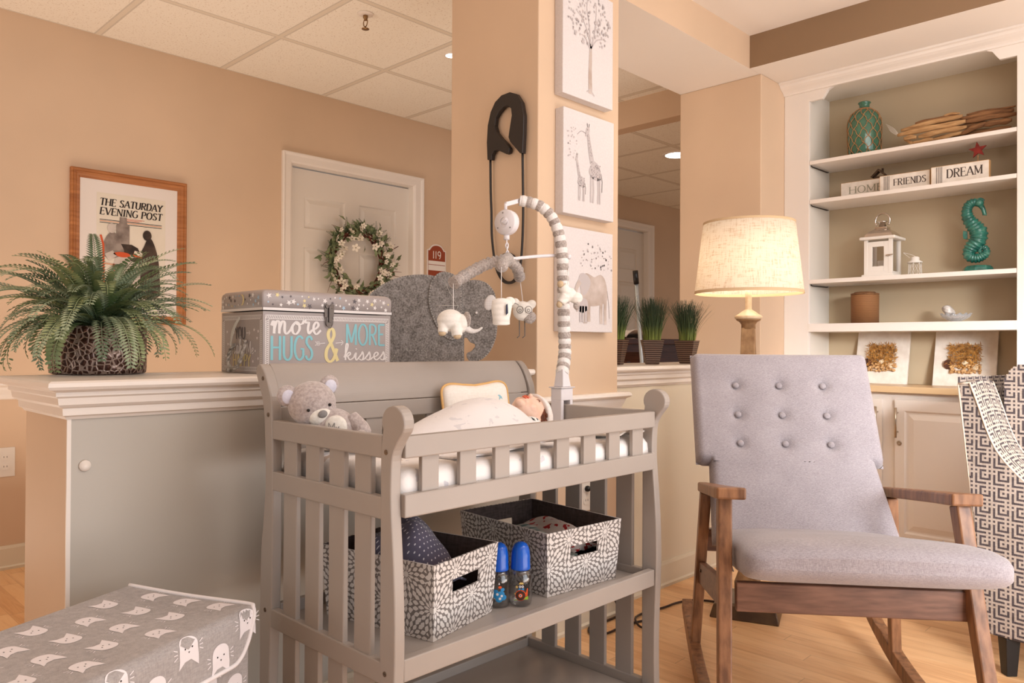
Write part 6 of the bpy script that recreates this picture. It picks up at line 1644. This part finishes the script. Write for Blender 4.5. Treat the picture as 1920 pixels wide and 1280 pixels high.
# back cushion: a fat reclined pillow
def cush(a, b):  # a across, b wraps from rear top over to the front and down
    L_ = b; s0_, z0_, r = .035, .862, .066
    if L_ < PI * r: q = L_ / r; s, z = s0_ + .03 + r - r * math.cos(q), z0_ + r * math.sin(q)
    else: s, z = s0_ + .03 + 2 * r + (L_ - PI * r) * .28, z0_ - (L_ - PI * r) * .96
    e = min(1, min(a, .52 - a) / .016); k = math.sqrt(max(0, 1 - (1 - e) ** 2)); 
    return ac(s, .172 + a, z + .022)
patgrid(g, cush, .52, .62, o1=1, o2=2)
def cside(s, z):
    z -= .022
    if z > .862: return (s - .131) ** 2 + (z - .862) ** 2 < .0048
    return .065 < s < .197 + (.862 - z) * .29
for t_ in (.172, .692): patgrid(g, lambda a, b, t_=t_: ac(.05 + a, t_, .47 + b), .30, .50, keep=lambda a, b: cside(.05 + a, .47 + b))
obj('back_cushion', g, [M_pl, M_pd], ar, recalc=False)
g = G(); patgrid(g, lambda a, b: ac(.18 + b, .170 + a, .47 + .02 * math.sin(min(1, a / .53) * PI)), .53, .52); patgrid(g, lambda a, b: ac(.70, .170 + a, .30 + b), .53, .17)
obj('seat_cushion', g, [M_pl, M_pd], ar, recalc=False)
g = G(); patgrid(g, lambda a, b: ac(.70, a, .12 + b), .85, .18); patgrid(g, lambda a, b: ac(.70, a, .30 + b), .165, .21); obj('front_panel', g, [M_pl, M_pd], ar, recalc=False)
g = G(); patgrid(g, lambda a, b: ac(.06 + a, .167, .45 + b), .62, .40, keep=lambda a, b: .45 + b < ztop(.06 + a)); obj('inner_arm_panel', g, [M_pl, M_pd], ar, recalc=False)
obj('frame_underside', G().loft([[ac(s, t, .13) for s, t in ((.09, .004), (.69, .004), (.69, .84), (.09, .84))], [ac(s, t, .118) for s, t in ((.09, .004), (.69, .004), (.69, .84), (.09, .84))]]), M_blackp, ar)
for s, t in ((.13, .03), (.66, .03), (.13, .80), (.66, .80)):
    obj('leg', G().beam(ac(s, t, .118), ac(s, t, 0), .045, .045, up=CRT, w2=.032, h2=.032), M_blackp, ar, bevel=.003)

# ---------------------------------------------------------------- fabric toy chest
hO = V((.592, 1.680, 0)); E1 = V((.401, -.916, 0)).normalized(); E2 = V((-.916, -.401, 0)).normalized(); HL_, HW = .66, .324; HZ = .50
M_chest = mat('grey linen chest fabric', rough=.9, sheen=.1, fn=fabric(srgb(158, 152, 150), srgb(182, 176, 174), 460, .3))
M_cprint = mat('white screen print', srgb(236, 230, 232), .8)
M_wpipe = mat('white cotton piping', srgb(236, 230, 230), .8)
hp_ = lambda a, b, z: hO + E1 * a + E2 * b + V((0, 0, z))
ch = thing('toy_chest', 'grey fabric toy chest with white cat print and white piping, bottom left', 'toy chest', tuple(hp_(.16, .33, 0)), math.atan2(E1.y, E1.x))
def cat(g, fr, x, y, k, mi=1, flip=1):
    P_ = c2([(-.021, .0), (-.020, -.014), (-.010, -.023), (.006, -.024), (.018, -.016), (.021, .0), (.021, .012)], 3)
    out = P_ + [(.024, .027), (.010, .017), (-.004, .016), (-.021, .030), (-.022, .012)]
    T = [(x + a * k, y + b * k * flip) for a, b in out]
    c = fr(x, y, .0006)
    for i in range(len(T)): g.face([c, fr(*T[i], .0006), fr(*T[(i + 1) % len(T)], .0006)], mi)
    for s_ in (-1, 1):
        for j in range(3): stroke(g, fr, [(x + s_ * .025 * k, y + (-.006 + .005 * j) * k * flip), (x + s_ * .033 * k, y + (-.010 + .009 * j) * k * flip)], .0016 * k, mi, .0006)
    for s_ in (-1, 1): disc(g, fr, x + s_ * .008 * k, y - .004 * k * flip, .0016 * k, None, 2, .0009, 8)
    poly(g, fr, [(x - .002 * k, y + .002 * k * flip), (x + .002 * k, y + .002 * k * flip), (x, y + .005 * k * flip)], 2, .0009)
# lid: top, rolled front edge, drop; the drop narrows to nothing at the hinge end
g = G(); r_ = .018
def lidp(a, b):      # a runs across the top and down the side, b along
    sag = -.004 * math.sin(min(1, max(0, a / HW)) * PI)
    if a < HW - r_: return hp_(a, b, HZ + sag)
    q = a - (HW - r_)
    if q < r_ * PI / 2: t = q / r_; return hp_(HW - r_ + r_ * math.sin(t), b, HZ - r_ + r_ * math.cos(t) + sag)
    return hp_(HW + .004 * min(1, (q - r_ * PI / 2) / .05), b, HZ - r_ - (q - r_ * PI / 2))
AM = HW - r_ + r_ * PI / 2 + .072
def amax(b): return HW - r_ + (r_ * PI / 2 + .072) * min(1, max(.0, 1 - max(0, 1 - b / .075) ** 2.2)) 
nb, na = 60, 40
R = []
for j in range(nb + 1):
    b = HL_ * (j / nb) ** 1.25; m_ = amax(b); R.append([g.b.verts.new(lidp(m_ * i / na if i < na * .6 else m_ * .6 + (m_ * .4) * (i / na - .6) / .4, b)) for i in range(na + 1)])
for j in range(nb):
    for i in range(na): f = g.b.faces.new([R[j][i], R[j][i + 1], R[j + 1][i + 1], R[j + 1][i]]); f.smooth = True
frl = lambda a, b, d: lidp(a, b) + (lidp(a + .004, b) - lidp(a, b)).cross(lidp(a, b + .004) - lidp(a, b)).normalized() * -d * (1 if (lidp(a + .004, b) - lidp(a, b)).cross(lidp(a, b + .004) - lidp(a, b)).z < .0001 and True else -1)
def frlid(x, y, d):   # x along the chest, y across
    p = lidp(y, x); n = (lidp(y + .003, x) - lidp(y, x)).cross(lidp(y, x + .003) - lidp(y, x)).normalized()
    if n.z < -.01 or (abs(n.z) <= .3 and n.dot(E1) < 0): n = -n
    return p + n * d
k = 0
for j in range(9):
    for i in range(6):
        y = .030 + .082 * i + (.041 if j % 2 else 0) - .02; x = .030 + .074 * j
        if y < .02 or y > amax(x) - .024 or x > HL_ - .03 or abs(y - HW + .008) < .021: continue
        cat(g, frlid, x, y, .86 if y < HW - .03 else 1.0, flip=-1 if (j % 2 and y < HW - .03) else 1)
obj('lid', g, [M_chest, M_cprint, M_inkb], ch, recalc=False)
g = G(); per_ = [hp_(0, .0, HZ + .001)] + [hp_(HW * t, 0, HZ + .001 - .003 * math.sin(t * PI)) for t in (.25, .5, .75)] + [lidp(amax(b), b) for b in [0, .004, .01, .02, .03, .045, .06, .075, .1, .2, .4, HL_]]
g.tube(catmull(per_, 4), .0042, 8); obj('piping', g, M_wpipe, ch)
g = G(); ins = .012
c4 = [(ins, ins), (HW - ins, ins), (HW - ins, HL_ - ins), (ins, HL_ - ins)]
g.loft([[hp_(a, b, 0) for a, b in c4], [hp_(a, b, HZ - .012) for a, b in c4]])
frs = lambda x, y, d: hp_(HW - ins + d, x, y)
for j in range(9):
    for i in range(5):
        x = .05 + .068 * j; y = .36 - .085 * i + (.042 if j % 2 else 0); cat(g, frs, x, y, 1.0, flip=-1)
obj('body', g, [M_chest, M_cprint, M_inkb], ch, recalc=False)
# ---------------------------------------------------------------- ornaments on the bookcase shelves
S1, S2, S3, S4, S5 = 1.9232, 1.7302, 1.3362, 1.1192, .8282
M_gglass = mat('sea green glass', srgb(96, 150, 122), .06, trans=.55, ior=1.4, coat=.3)
M_jute = mat('jute netting', rough=.95, fn=noisy(srgb(150, 102, 66), srgb(190, 142, 98), 200, .4, .001))
gb = thing('glass_bottle', 'sea green glass bottle wrapped in jute netting on the top shelf', 'bottle', (3.865, 1.378, S1))
pr_ = [(0, .001), (.060, 0), (.068, .006), (.072, .03), (.075, .10), (.076, .16), (.072, .19), (.060, .213), (.044, .228), (.028, .236), (.023, .242), (.023, .260), (.030, .268), (.0275, .272), (.020, .266), (.019, .240), (.0, .238)]
obj('glass', G().lathe(pr_, n=40), M_gglass, gb, local=True)
g = G()
def rad(z):
    for (r0, z0_), (r1, z1_) in zip(pr_[1:11], pr_[2:12]):
        if z0_ <= z <= z1_: return r0 + (r1 - r0) * (z - z0_) / max(1e-6, z1_ - z0_)
    return .025
n = 11
for sgn in (-1, 1):
    for k in range(n):
        P_ = []
        for i in range(45):
            z = .004 + .236 * i / 44; a = 2 * PI * k / n + sgn * (z / .236) * 2.1 + .04 * math.sin(i * .9 + k); r = rad(z) + .0022; P_.append((r * math.cos(a), r * math.sin(a), z))
        g.tube(P_, .0019, 5)
for k in range(n):
    for j in range(1, 8):
        z = .004 + .236 * j / 7.4; 
for z in (.232, .238): g.tube([((rad(z) + .003) * math.cos(a), (rad(z) + .003) * math.sin(a), z) for a in [2 * PI * k / 24 for k in range(24)]], .0024, 6, closed=True)
obj('netting', g, M_jute, gb, local=True)

M_drift = wood('bleached driftwood', srgb(150, 108, 66), srgb(208, 166, 116), .8, (8, 1, 8), 12)
M_drift2 = wood('dark driftwood', srgb(96, 62, 36), srgb(150, 106, 68), .8, (8, 1, 8), 12)
dw = thing('driftwood_fish', 'driftwood ornament of stacked weathered sticks on the top shelf', 'ornament', (3.835, .98, S1))
rd = random.Random(9)
def stick(y0, y1, z0_, z1_, r, d=0, m=None, fl_=.55):
    g = G(); n = 14; rings = []
    for i in range(n + 1):
        t = i / n; y = y0 + (y1 - y0) * t; z = z0_ + (z1_ - z0_) * t + .002 * math.sin(t * 7 + r * 900); rr_ = r * (.55 + .45 * min(1, t * 5, (1 - t) * 5)) * (1 + .10 * math.sin(t * 11 + y0 * 50))
        rings.append([V((3.83 - d + rr_ * .8 * math.cos(a) * (1 + .15 * math.sin(3 * a)), y, z + rr_ * math.sin(a))) for a in [2 * PI * k / 10 for k in range(10)]])
    g.loft(rings, smooth=True); obj('driftwood_stick', g, m or M_drift, dw)
ZB = S1
for a in [(1.20, .945, .096, .112, .012, .0), (1.212, .93, .073, .082, .013, .012), (1.12, .925, .048, .056, .012, .016), (1.185, 1.13, .053, .050, .011, .010), (1.185, 1.125, .045, .014, .008, .004), (1.145, 1.06, .022, .026, .010, .012), (1.07, .94, .024, .034, .010, .006),
          (1.14, .96, .116, .124, .007, -.004), (.95, .75, .100, .098, .012, 0), (.95, .74, .082, .078, .012, .006), (.945, .85, .030, .058, .012, .014), (.86, .755, .050, .052, .013, .014), (.93, .745, .114, .112, .006, -.004), (.92, .76, .018, .024, .010, .004), (1.02, .955, .129, .127, .005, .0), (1.04, .80, .062, .062, .012, -.012), (1.10, .82, .030, .030, .012, -.014), (1.08, .80, .095, .095, .012, -.012)]:
    stick(a[0], a[1], ZB + a[2], ZB + a[3], a[4], a[5], M_drift2 if (a[0] < .96 or a[5] < 0) else M_drift)
stick(1.10, .80, ZB + .010, ZB + .010, .010, .0, M_drift2)
g = G()
for k in range(5): g.tube(catmull([(3.82, 1.205, ZB + .07), (3.81, 1.225, ZB + .08 + .006 * k), (3.81, 1.245 + .004 * k, ZB + .100 + .008 * k)], 4), .0005, 4)
obj('frayed_fibre', g, M_creamc, dw)

M_sign = mat('whitewashed sign board', rough=.7, fn=noisy(srgb(222, 210, 196), srgb(234, 224, 212), 30))
M_edge = mat('tan board edge', srgb(196, 154, 106), .7)
M_let = mat('charcoal lettering', srgb(72, 60, 54), .7); M_let2 = mat('faded green lettering', srgb(150, 146, 124), .7)
def board(y0, y1, x_, h_, word, label, lh, lx, lw, bars=True, ml=M_let, dep=.028):
    t = thing('word_block', label, 'word sign', (x_ + dep / 2, (y0 + y1) / 2, S2), 0, 'word blocks on the second shelf')
    g = G(); g.box(x_, x_ + dep, y1, y0, S2, S2 + h_)
    for f in g.b.faces:
        f.normal_update()
        if abs(f.normal.x) < .5: f.material_index = 1
    obj('block', g, [M_sign, M_edge], t, recalc=True, bevel=.001)
    fr = lambda a, b, d: V((x_ - .0003 - d, y0 - a, S2 + b)); g = G()
    W_ = y0 - y1
    for a, b, c, d in ((0, W_, 0, .0018), (0, W_, h_ - .0018, h_), (0, .0018, 0, h_), (W_ - .0018, W_, 0, h_)): poly(g, fr, [(a, c), (b, c), (b, d), (a, d)], 1)
    write(g, word, fr, lx, h_ * .5 - lh * .42, lh, w=lw, serif=True, thin=.05, thick=.15, mi=0, lift=.0004)
    if bars:
        for k in range(4): q_ = lx - .020 - .007 * k; poly(g, fr, [(q_ - .0012, .004), (q_ + .0012, .004), (q_ + .0012, h_ - .004), (q_ - .0012, h_ - .004)], 0, .0004)
    obj('lettering', g, [ml, M_edge], t, recalc=False)
board(1.493, 1.300, 3.872, .088, 'HOME', 'faded whitewashed block lettered HOME at the left of the row', .034, .040, .165, False, M_let2)
board(1.285, 1.068, 3.800, .080, 'FRIENDS', 'whitewashed block lettered FRIENDS between two other blocks', .030, .062, .142)
board(1.058, .830, 3.778, .082, 'DREAM', 'whitewashed block lettered DREAM at the right end of the row', .038, .064, .142)
hs = thing('house_ornament', 'tiny dark wooden house ornament standing behind the word blocks', 'ornament', (3.915, 1.325, S2))
M_hd = mat('dark rusty ornament', rough=.7, fn=noisy(srgb(58, 40, 26), srgb(96, 70, 46), 60))
obj('walls', B(3.905, 3.925, 1.30, 1.345, S2, S2 + .105), M_hd, hs)
obj('roof', G().prism([(1.288, .104), (1.325, .140), (1.362, .104), (1.355, .101), (1.325, .130), (1.295, .101)], lambda a, b, d: V((3.898 + d, a, S2 + b)), 0, .034), M_hd, hs)
obj('chimney', B(3.912, 3.920, 1.306, 1.314, S2 + .12, S2 + .142), M_hd, hs)
so = thing('star_ornament', 'dark red star on a stick rising from behind the DREAM block', 'ornament', (3.818, .882, S2))
obj('star', G().prism(starpts0(.882, S2 + .138, .036, .42, .1), lambda a, b, d: V((3.812 + d, a, b)), 0, .008), mat('barn red paint', rough=.7, fn=noisy(srgb(110, 26, 16), srgb(140, 38, 24), 60)), so)
obj('stick', G().cyl((3.818, .882, S2), (3.818, .882, S2 + .115), .0022, 8), M_jute, so); obj('foot', B(3.811, 3.829, .87, .894, S2, S2 + .006), M_edge, so)

# lantern
M_lw = mat('white lantern paint', srgb(232, 224, 214), .4); M_chr = mat('polished steel', srgb(206, 198, 190), .16, 1)
M_gl = M_clear
ln = thing('lantern', 'white wooden lantern with a steel dome top and ring handle on the third shelf', 'lantern', (3.850, 1.288, S3))
lc = lambda x_, y_, z_: V((3.850 + x_, 1.288 + y_, S3 + z_))
def lb(x0_, x1_, y0_, y1_, z0_, z1_): return G().box(3.850 + x0_, 3.850 + x1_, 1.288 + y0_, 1.288 + y1_, S3 + z0_, S3 + z1_)
hb2 = .060
obj('base', lb(-.072, .072, -.072, .072, 0, .012), M_lw, ln, bevel=.003)
for a in (-1, 1):
    for b in (-1, 1): obj('corner_post', lb(a * .055 - .008, a * .055 + .008, b * .055 - .008, b * .055 + .008, .012, .178), M_lw, ln, bevel=.001)
g = G()
fr = lambda a, b, d: lc(-.060 - d, .050 - a, b)
w_ = .10
for a0, a1, b0, b1 in ((0, .024, .026, .166), (w_ - .024, w_, .026, .166), (.024, w_ - .024, .026, .050), (.024, w_ - .024, .142, .166)): g.prism([(a0, b0), (a1, b0), (a1, b1), (a0, b1)], fr, -.006, .002)
dr_ = obj('door', g, M_lw, ln, bevel=.001)
obj('glass_pane', G().prism([(.022, .048), (w_ - .022, .048), (w_ - .022, .144), (.022, .144)], fr, -.004, -.002), M_gl, dr_)
obj('latch', G().cyl(fr(w_ + .002, .098, .0), fr(w_ + .002, .098, .012), .004, 10).cyl(fr(w_ - .012, .098, .010), fr(w_ + .018, .100, .010), .003, 8), M_chr, dr_)
obj('sill', lb(-.062, .062, -.062, .062, .012, .026), M_lw, ln, bevel=.001)
for a, b, c, d in ((-.050, .050, .053, .057), (-.050, .050, -.057, -.053)): obj('side_panel', lb(a, b, c, d, .026, .178), M_gl, ln)
obj('roof_plate', lb(-.080, .080, -.080, .080, .176, .190), M_lw, ln, bevel=.005)
sq2 = lambda s_, z_: [lc(a * s_, b * s_, z_) for a, b in ((-1, -1), (1, -1), (1, 1), (-1, 1))]
obj('dome', G().loft([sq2(.066, .190), sq2(.058, .206), sq2(.044, .220), sq2(.030, .228), sq2(.027, .232), sq2(.027, .240), sq2(.0, .240)], cap=False), M_chr, ln, bevel=.002)
obj('chimney', G().lathe([(0, .240), (.017, .240), (.017, .262), (.023, .264), (.023, .267), (.017, .270), (0, .272)], lc(0, 0, 0), 24), M_chr, ln)
obj('ring_handle', G().tube([lc(-.0, .033 * math.cos(a), .272 + .034 * math.sin(a)) for a in [math.radians(-40 + 260 * k / 24) for k in range(25)]], .0042, 10), M_chr, ln)
obj('candle', G().cyl(lc(0, 0, .026), lc(0, 0, .08), .022, 20), M_creamc, ln)
# small wire lantern
wl = thing('wire_lantern', 'tiny white wire lantern with its handle folded back beside the white lantern', 'lantern', (3.845, 1.143, S3))
c_ = lambda x_, y_, z_: V((3.845 + x_, 1.143 + y_, S3 + z_))
g = G().lathe([(0, 0), (.030, 0), (.030, .004), (0, .004)], c_(0, 0, 0), 20)
for k in range(6):
    a, b = 2 * PI * k / 6, 2 * PI * (k + 1) / 6; r0, r1 = .029, .026
    p0_, p1_, q0_, q1_ = c_(r0 * math.cos(a), r0 * math.sin(a), .004), c_(r0 * math.cos(b), r0 * math.sin(b), .004), c_(r1 * math.cos(a), r1 * math.sin(a), .060), c_(r1 * math.cos(b), r1 * math.sin(b), .060)
    g.tube([p0_, q0_], .0013, 5); g.tube([p0_, q1_], .0007, 4); g.tube([p1_, q0_], .0007, 4)
obj('cage', g, M_lw, wl)
obj('cap', G().lathe([(0, .060), (.032, .060), (.031, .064), (.018, .072), (.018, .084), (.012, .088), (0, .090)], c_(0, 0, 0), 20), M_lw, wl)
obj('handle', G().tube(catmull([c_(0, -.018, .076), c_(0, .010, .096), c_(0, .048, .110), c_(0.0, .044, .104), c_(0, .018, .080)], 5), .0012, 5), M_lw, wl)

# seahorse
M_teal = mat('glazed teal ceramic', rough=.22, coat=.4, fn=lambda t: (lambda n: t.color(t.ramp(n, [(.3, srgb(20, 76, 68)), (.55, srgb(46, 116, 100)), (.8, srgb(120, 160, 138))])))(t.noise(t.coord(), 26, 4)))
sh_ = thing('seahorse_figurine', 'glazed teal ceramic seahorse on a teal base on the third shelf', 'figurine', (3.865, .892, S3))
sf = lambda px_, py_: (lambda d: V((3.865, d.y * 3.865 / d.x, CH + d.z * 3.865 / d.x)))(_M.transposed() @ V(((px_ - 960) / F, (py_ - 640) / F, 1)))
zz = lambda x_, y_: sf(1480 + x_ / 3.123, 350 + y_ / 3.123)
spine = [zz(*q_) for q_ in [(1112, 98), (1082, 92), (1052, 108), (1040, 145), (1050, 190), (1082, 230), (1108, 265), (1104, 310), (1072, 350), (1052, 385), (1062, 412), (1098, 418), (1130, 408), (1152, 388), (1150, 362), (1128, 356), (1114, 370), (1122, 386), (1134, 380)]]
rds = [.013, .018, .020, .021, .025, .030, .034, .034, .030, .025, .022, .020, .0185, .016, .013, .011, .009, .007, .005]
cvs = catmull(spine, 12); nR = len(cvs); rr2 = []
for i in range(nR):
    t = i / (nR - 1) * (len(rds) - 1); k = min(int(t), len(rds) - 2); r = rds[k] + (rds[k + 1] - rds[k]) * (t - k); rr2.append(r * (1 + .09 * (1 if (i % 5) < 2 else -.6)))
obj('body', G().tube(cvs, rr2, 18), M_teal, sh_)
h0 = zz(1112, 96)
obj('snout', G().ball(h0, .020, .019, .017, sub=3).tube([h0, zz(1135, 130), zz(1144, 160), zz(1142, 168)], [.014, .009, .0085, .010], 12), M_teal, sh_)
obj('crest', G().tube(catmull([zz(1085, 82), zz(1120, 70), zz(1140, 82)], 4), .005, 8), M_teal, sh_)
fn_ = [zz(*q_) for q_ in [(1042, 262), (1018, 258), (1016, 285), (1020, 305), (1044, 310)]]
obj('fin', G().prism([(p_.y, p_.z) for p_ in fn_], lambda a, b, d: V((3.862 + d, a, b)), 0, .008), M_teal, sh_, bevel=.002)
obj('base', G().lathe([(0, 0), (.062, 0), (.064, .006), (.058, .022), (.048, .030), (.020, .034), (0, .034)], (3.865, .893, S3), 8, sx=.8, smooth=False), M_teal, sh_, bevel=.003)

# woven can, shell dish
M_wov = mat('woven brown cord', rough=.8, fn=lambda t: (lambda z, n: (t.color(t.mix(((z * 230) + n * 1.2).fract().lt(.4), srgb(160, 112, 68), srgb(104, 64, 38))), t.bump(((z * 230) + n * 1.2).fract(), .6, .002)))(t.xyz(t.coord())[2], t.noise(t.coord(), 30, 3)))
vc = thing('woven_canister', 'round brown woven canister on the lowest shelf', 'canister', (3.860, 1.372, S4))
obj('canister_body', G().lathe([(0, 0), (.062, 0), (.063, .135), (.060, .139), (0, .139)], n=40), M_wov, vc, local=True)
obj('lid', G().lathe([(0, .139), (.0635, .139), (.0635, .145), (.052, .147), (.045, .153), (0, .153)], n=40), M_drift2, vc, local=True)
M_shell = mat('pale pearly shell', rough=.25, coat=.3, fn=noisy(srgb(176, 166, 156), srgb(226, 220, 214), 30))
M_crys = mat('clear cut glass', (.95, .95, .96), .06, trans=.75, ior=1.3)
sd = thing('glass_dish', 'scalloped clear glass dish on the lowest shelf', 'dish', (3.850, .975, S4))
rings = []
for r, z in ((.018, 0), (.020, .004), (.034, .010), (.052, .022), (.062, .036), (.059, .036), (.048, .024), (.030, .014), (.004, .010)):
    rings.append([V((r * (1 + .06 * math.cos(14 * a)) * .8 * math.cos(a), r * (1 + .06 * math.cos(14 * a)) * math.sin(a), z + (.004 * math.cos(14 * a) if z > .03 else 0))) for a in [2 * PI * k / 84 for k in range(84)]])
obj('bowl', G().loft(rings, smooth=True), M_crys, sd, local=True)
sl = thing('sea_shell', 'pale grey ridged sea shell resting in the glass dish', 'shell', (3.850, 1.005, S4 + .016))
g = G(); rings = []
for i in range(13):
    t = i / 12; rings.append([V(((.026 * math.sin(PI * t) ** .7 + .001) * (1 + .08 * math.cos(9 * a)) * math.cos(a), .040 * (t - .5) * 1.4, .026 + .020 * t + (.022 * math.sin(PI * t) ** .7 + .001) * (1 + .08 * math.cos(9 * a)) * math.sin(a))) for a in [2 * PI * k / 36 for k in range(36)]])
obj('shell_body', g.loft(rings, smooth=True), M_shell, sl, local=True)

# two moss pictures leaning at the back of the worktop niche
M_moss = mat('golden dried moss', rough=1, fn=noisy(srgb(120, 72, 24), srgb(208, 152, 78), 60))
M_coral = mat('tan dried blossom', rough=1, fn=noisy(srgb(168, 122, 72), srgb(216, 174, 124), 70))
M_disk = mat('dark brown bark disc', rough=.8, fn=noisy(srgb(64, 34, 20), srgb(96, 54, 34), 40))
M_rose = mat('cream dried rose', rough=.9, fn=noisy(srgb(214, 190, 156), srgb(236, 218, 190), 80))
def mosspic(y0, y1, seed, label, win=False):
    t = thing('dried_moss_picture', label, 'picture', (3.93, (y0 + y1) / 2, S5), 0, 'dried moss pictures on the worktop')
    r = random.Random(seed); H_ = .262; lean = .055; W_ = y0 - y1
    fr = lambda a, b, d: V((3.925 + lean * b / H_ - d, y0 - a - .008 * b, S5 + b * .985))
    obj('board', G().prism([(0, 0), (W_, 0), (W_, H_), (0, H_)], fr, -.018, 0), M_sign, t, bevel=.0015)
    cx, cy, hw = W_ * .5, H_ * .50, .062
    g = G()
    for k in range(900):
        a, b = cx + r.uniform(-hw, hw), cy + r.uniform(-.040, .062); ang = r.uniform(0, 2 * PI); L_ = r.uniform(.012, .026)
        p_ = fr(a, b, r.uniform(.0, .012)); d = V((r.uniform(-.5, 0), math.cos(ang), math.sin(ang))).normalized(); leaf(g, p_, d, V((-1, 0, 0)), L_, .0016)
    obj('moss', g, M_moss, t, recalc=False)
    if win: obj('dark_patch', G().prism([(cx + .01, cy + .03), (cx + .062, cy + .03), (cx + .062, cy + .062), (cx + .01, cy + .062)], fr, .001, .003), M_wash, t)
    g = G()
    for k in range(90): a, b = cx + r.uniform(-.055, .070), cy - .050 + r.uniform(-.018, .018); g.ball(fr(a, b, r.uniform(.002, .012)), r.uniform(.004, .008), sub=1)
    obj('dried_blossom', g, M_coral, t, disp=(.004, .004))
    obj('bark_disc', G().cyl(fr(cx - .062, cy - .030, .002), fr(cx - .062, cy - .030, .012), .022, 20), M_disk, t)
    for a, b, q_ in ((cx + .004, cy - .022, .010), (cx + .048, cy - .040, .014)):
        g = G()
        for k in range(26): an = k * 2.4; rr_ = q_ * math.sqrt(k / 26); g.ball(fr(a + rr_ * math.cos(an), b + rr_ * math.sin(an), .016 - rr_ * .5), .0035, sub=1)
        obj('dried_rose', g, M_rose, t)
mosspic(1.446, 1.205, 2, 'white board with golden dried moss and dark disc, nearer the lamp')
mosspic(1.093, .838, 6, 'white board with golden dried moss and dark disc, nearer the patterned armchair', True)
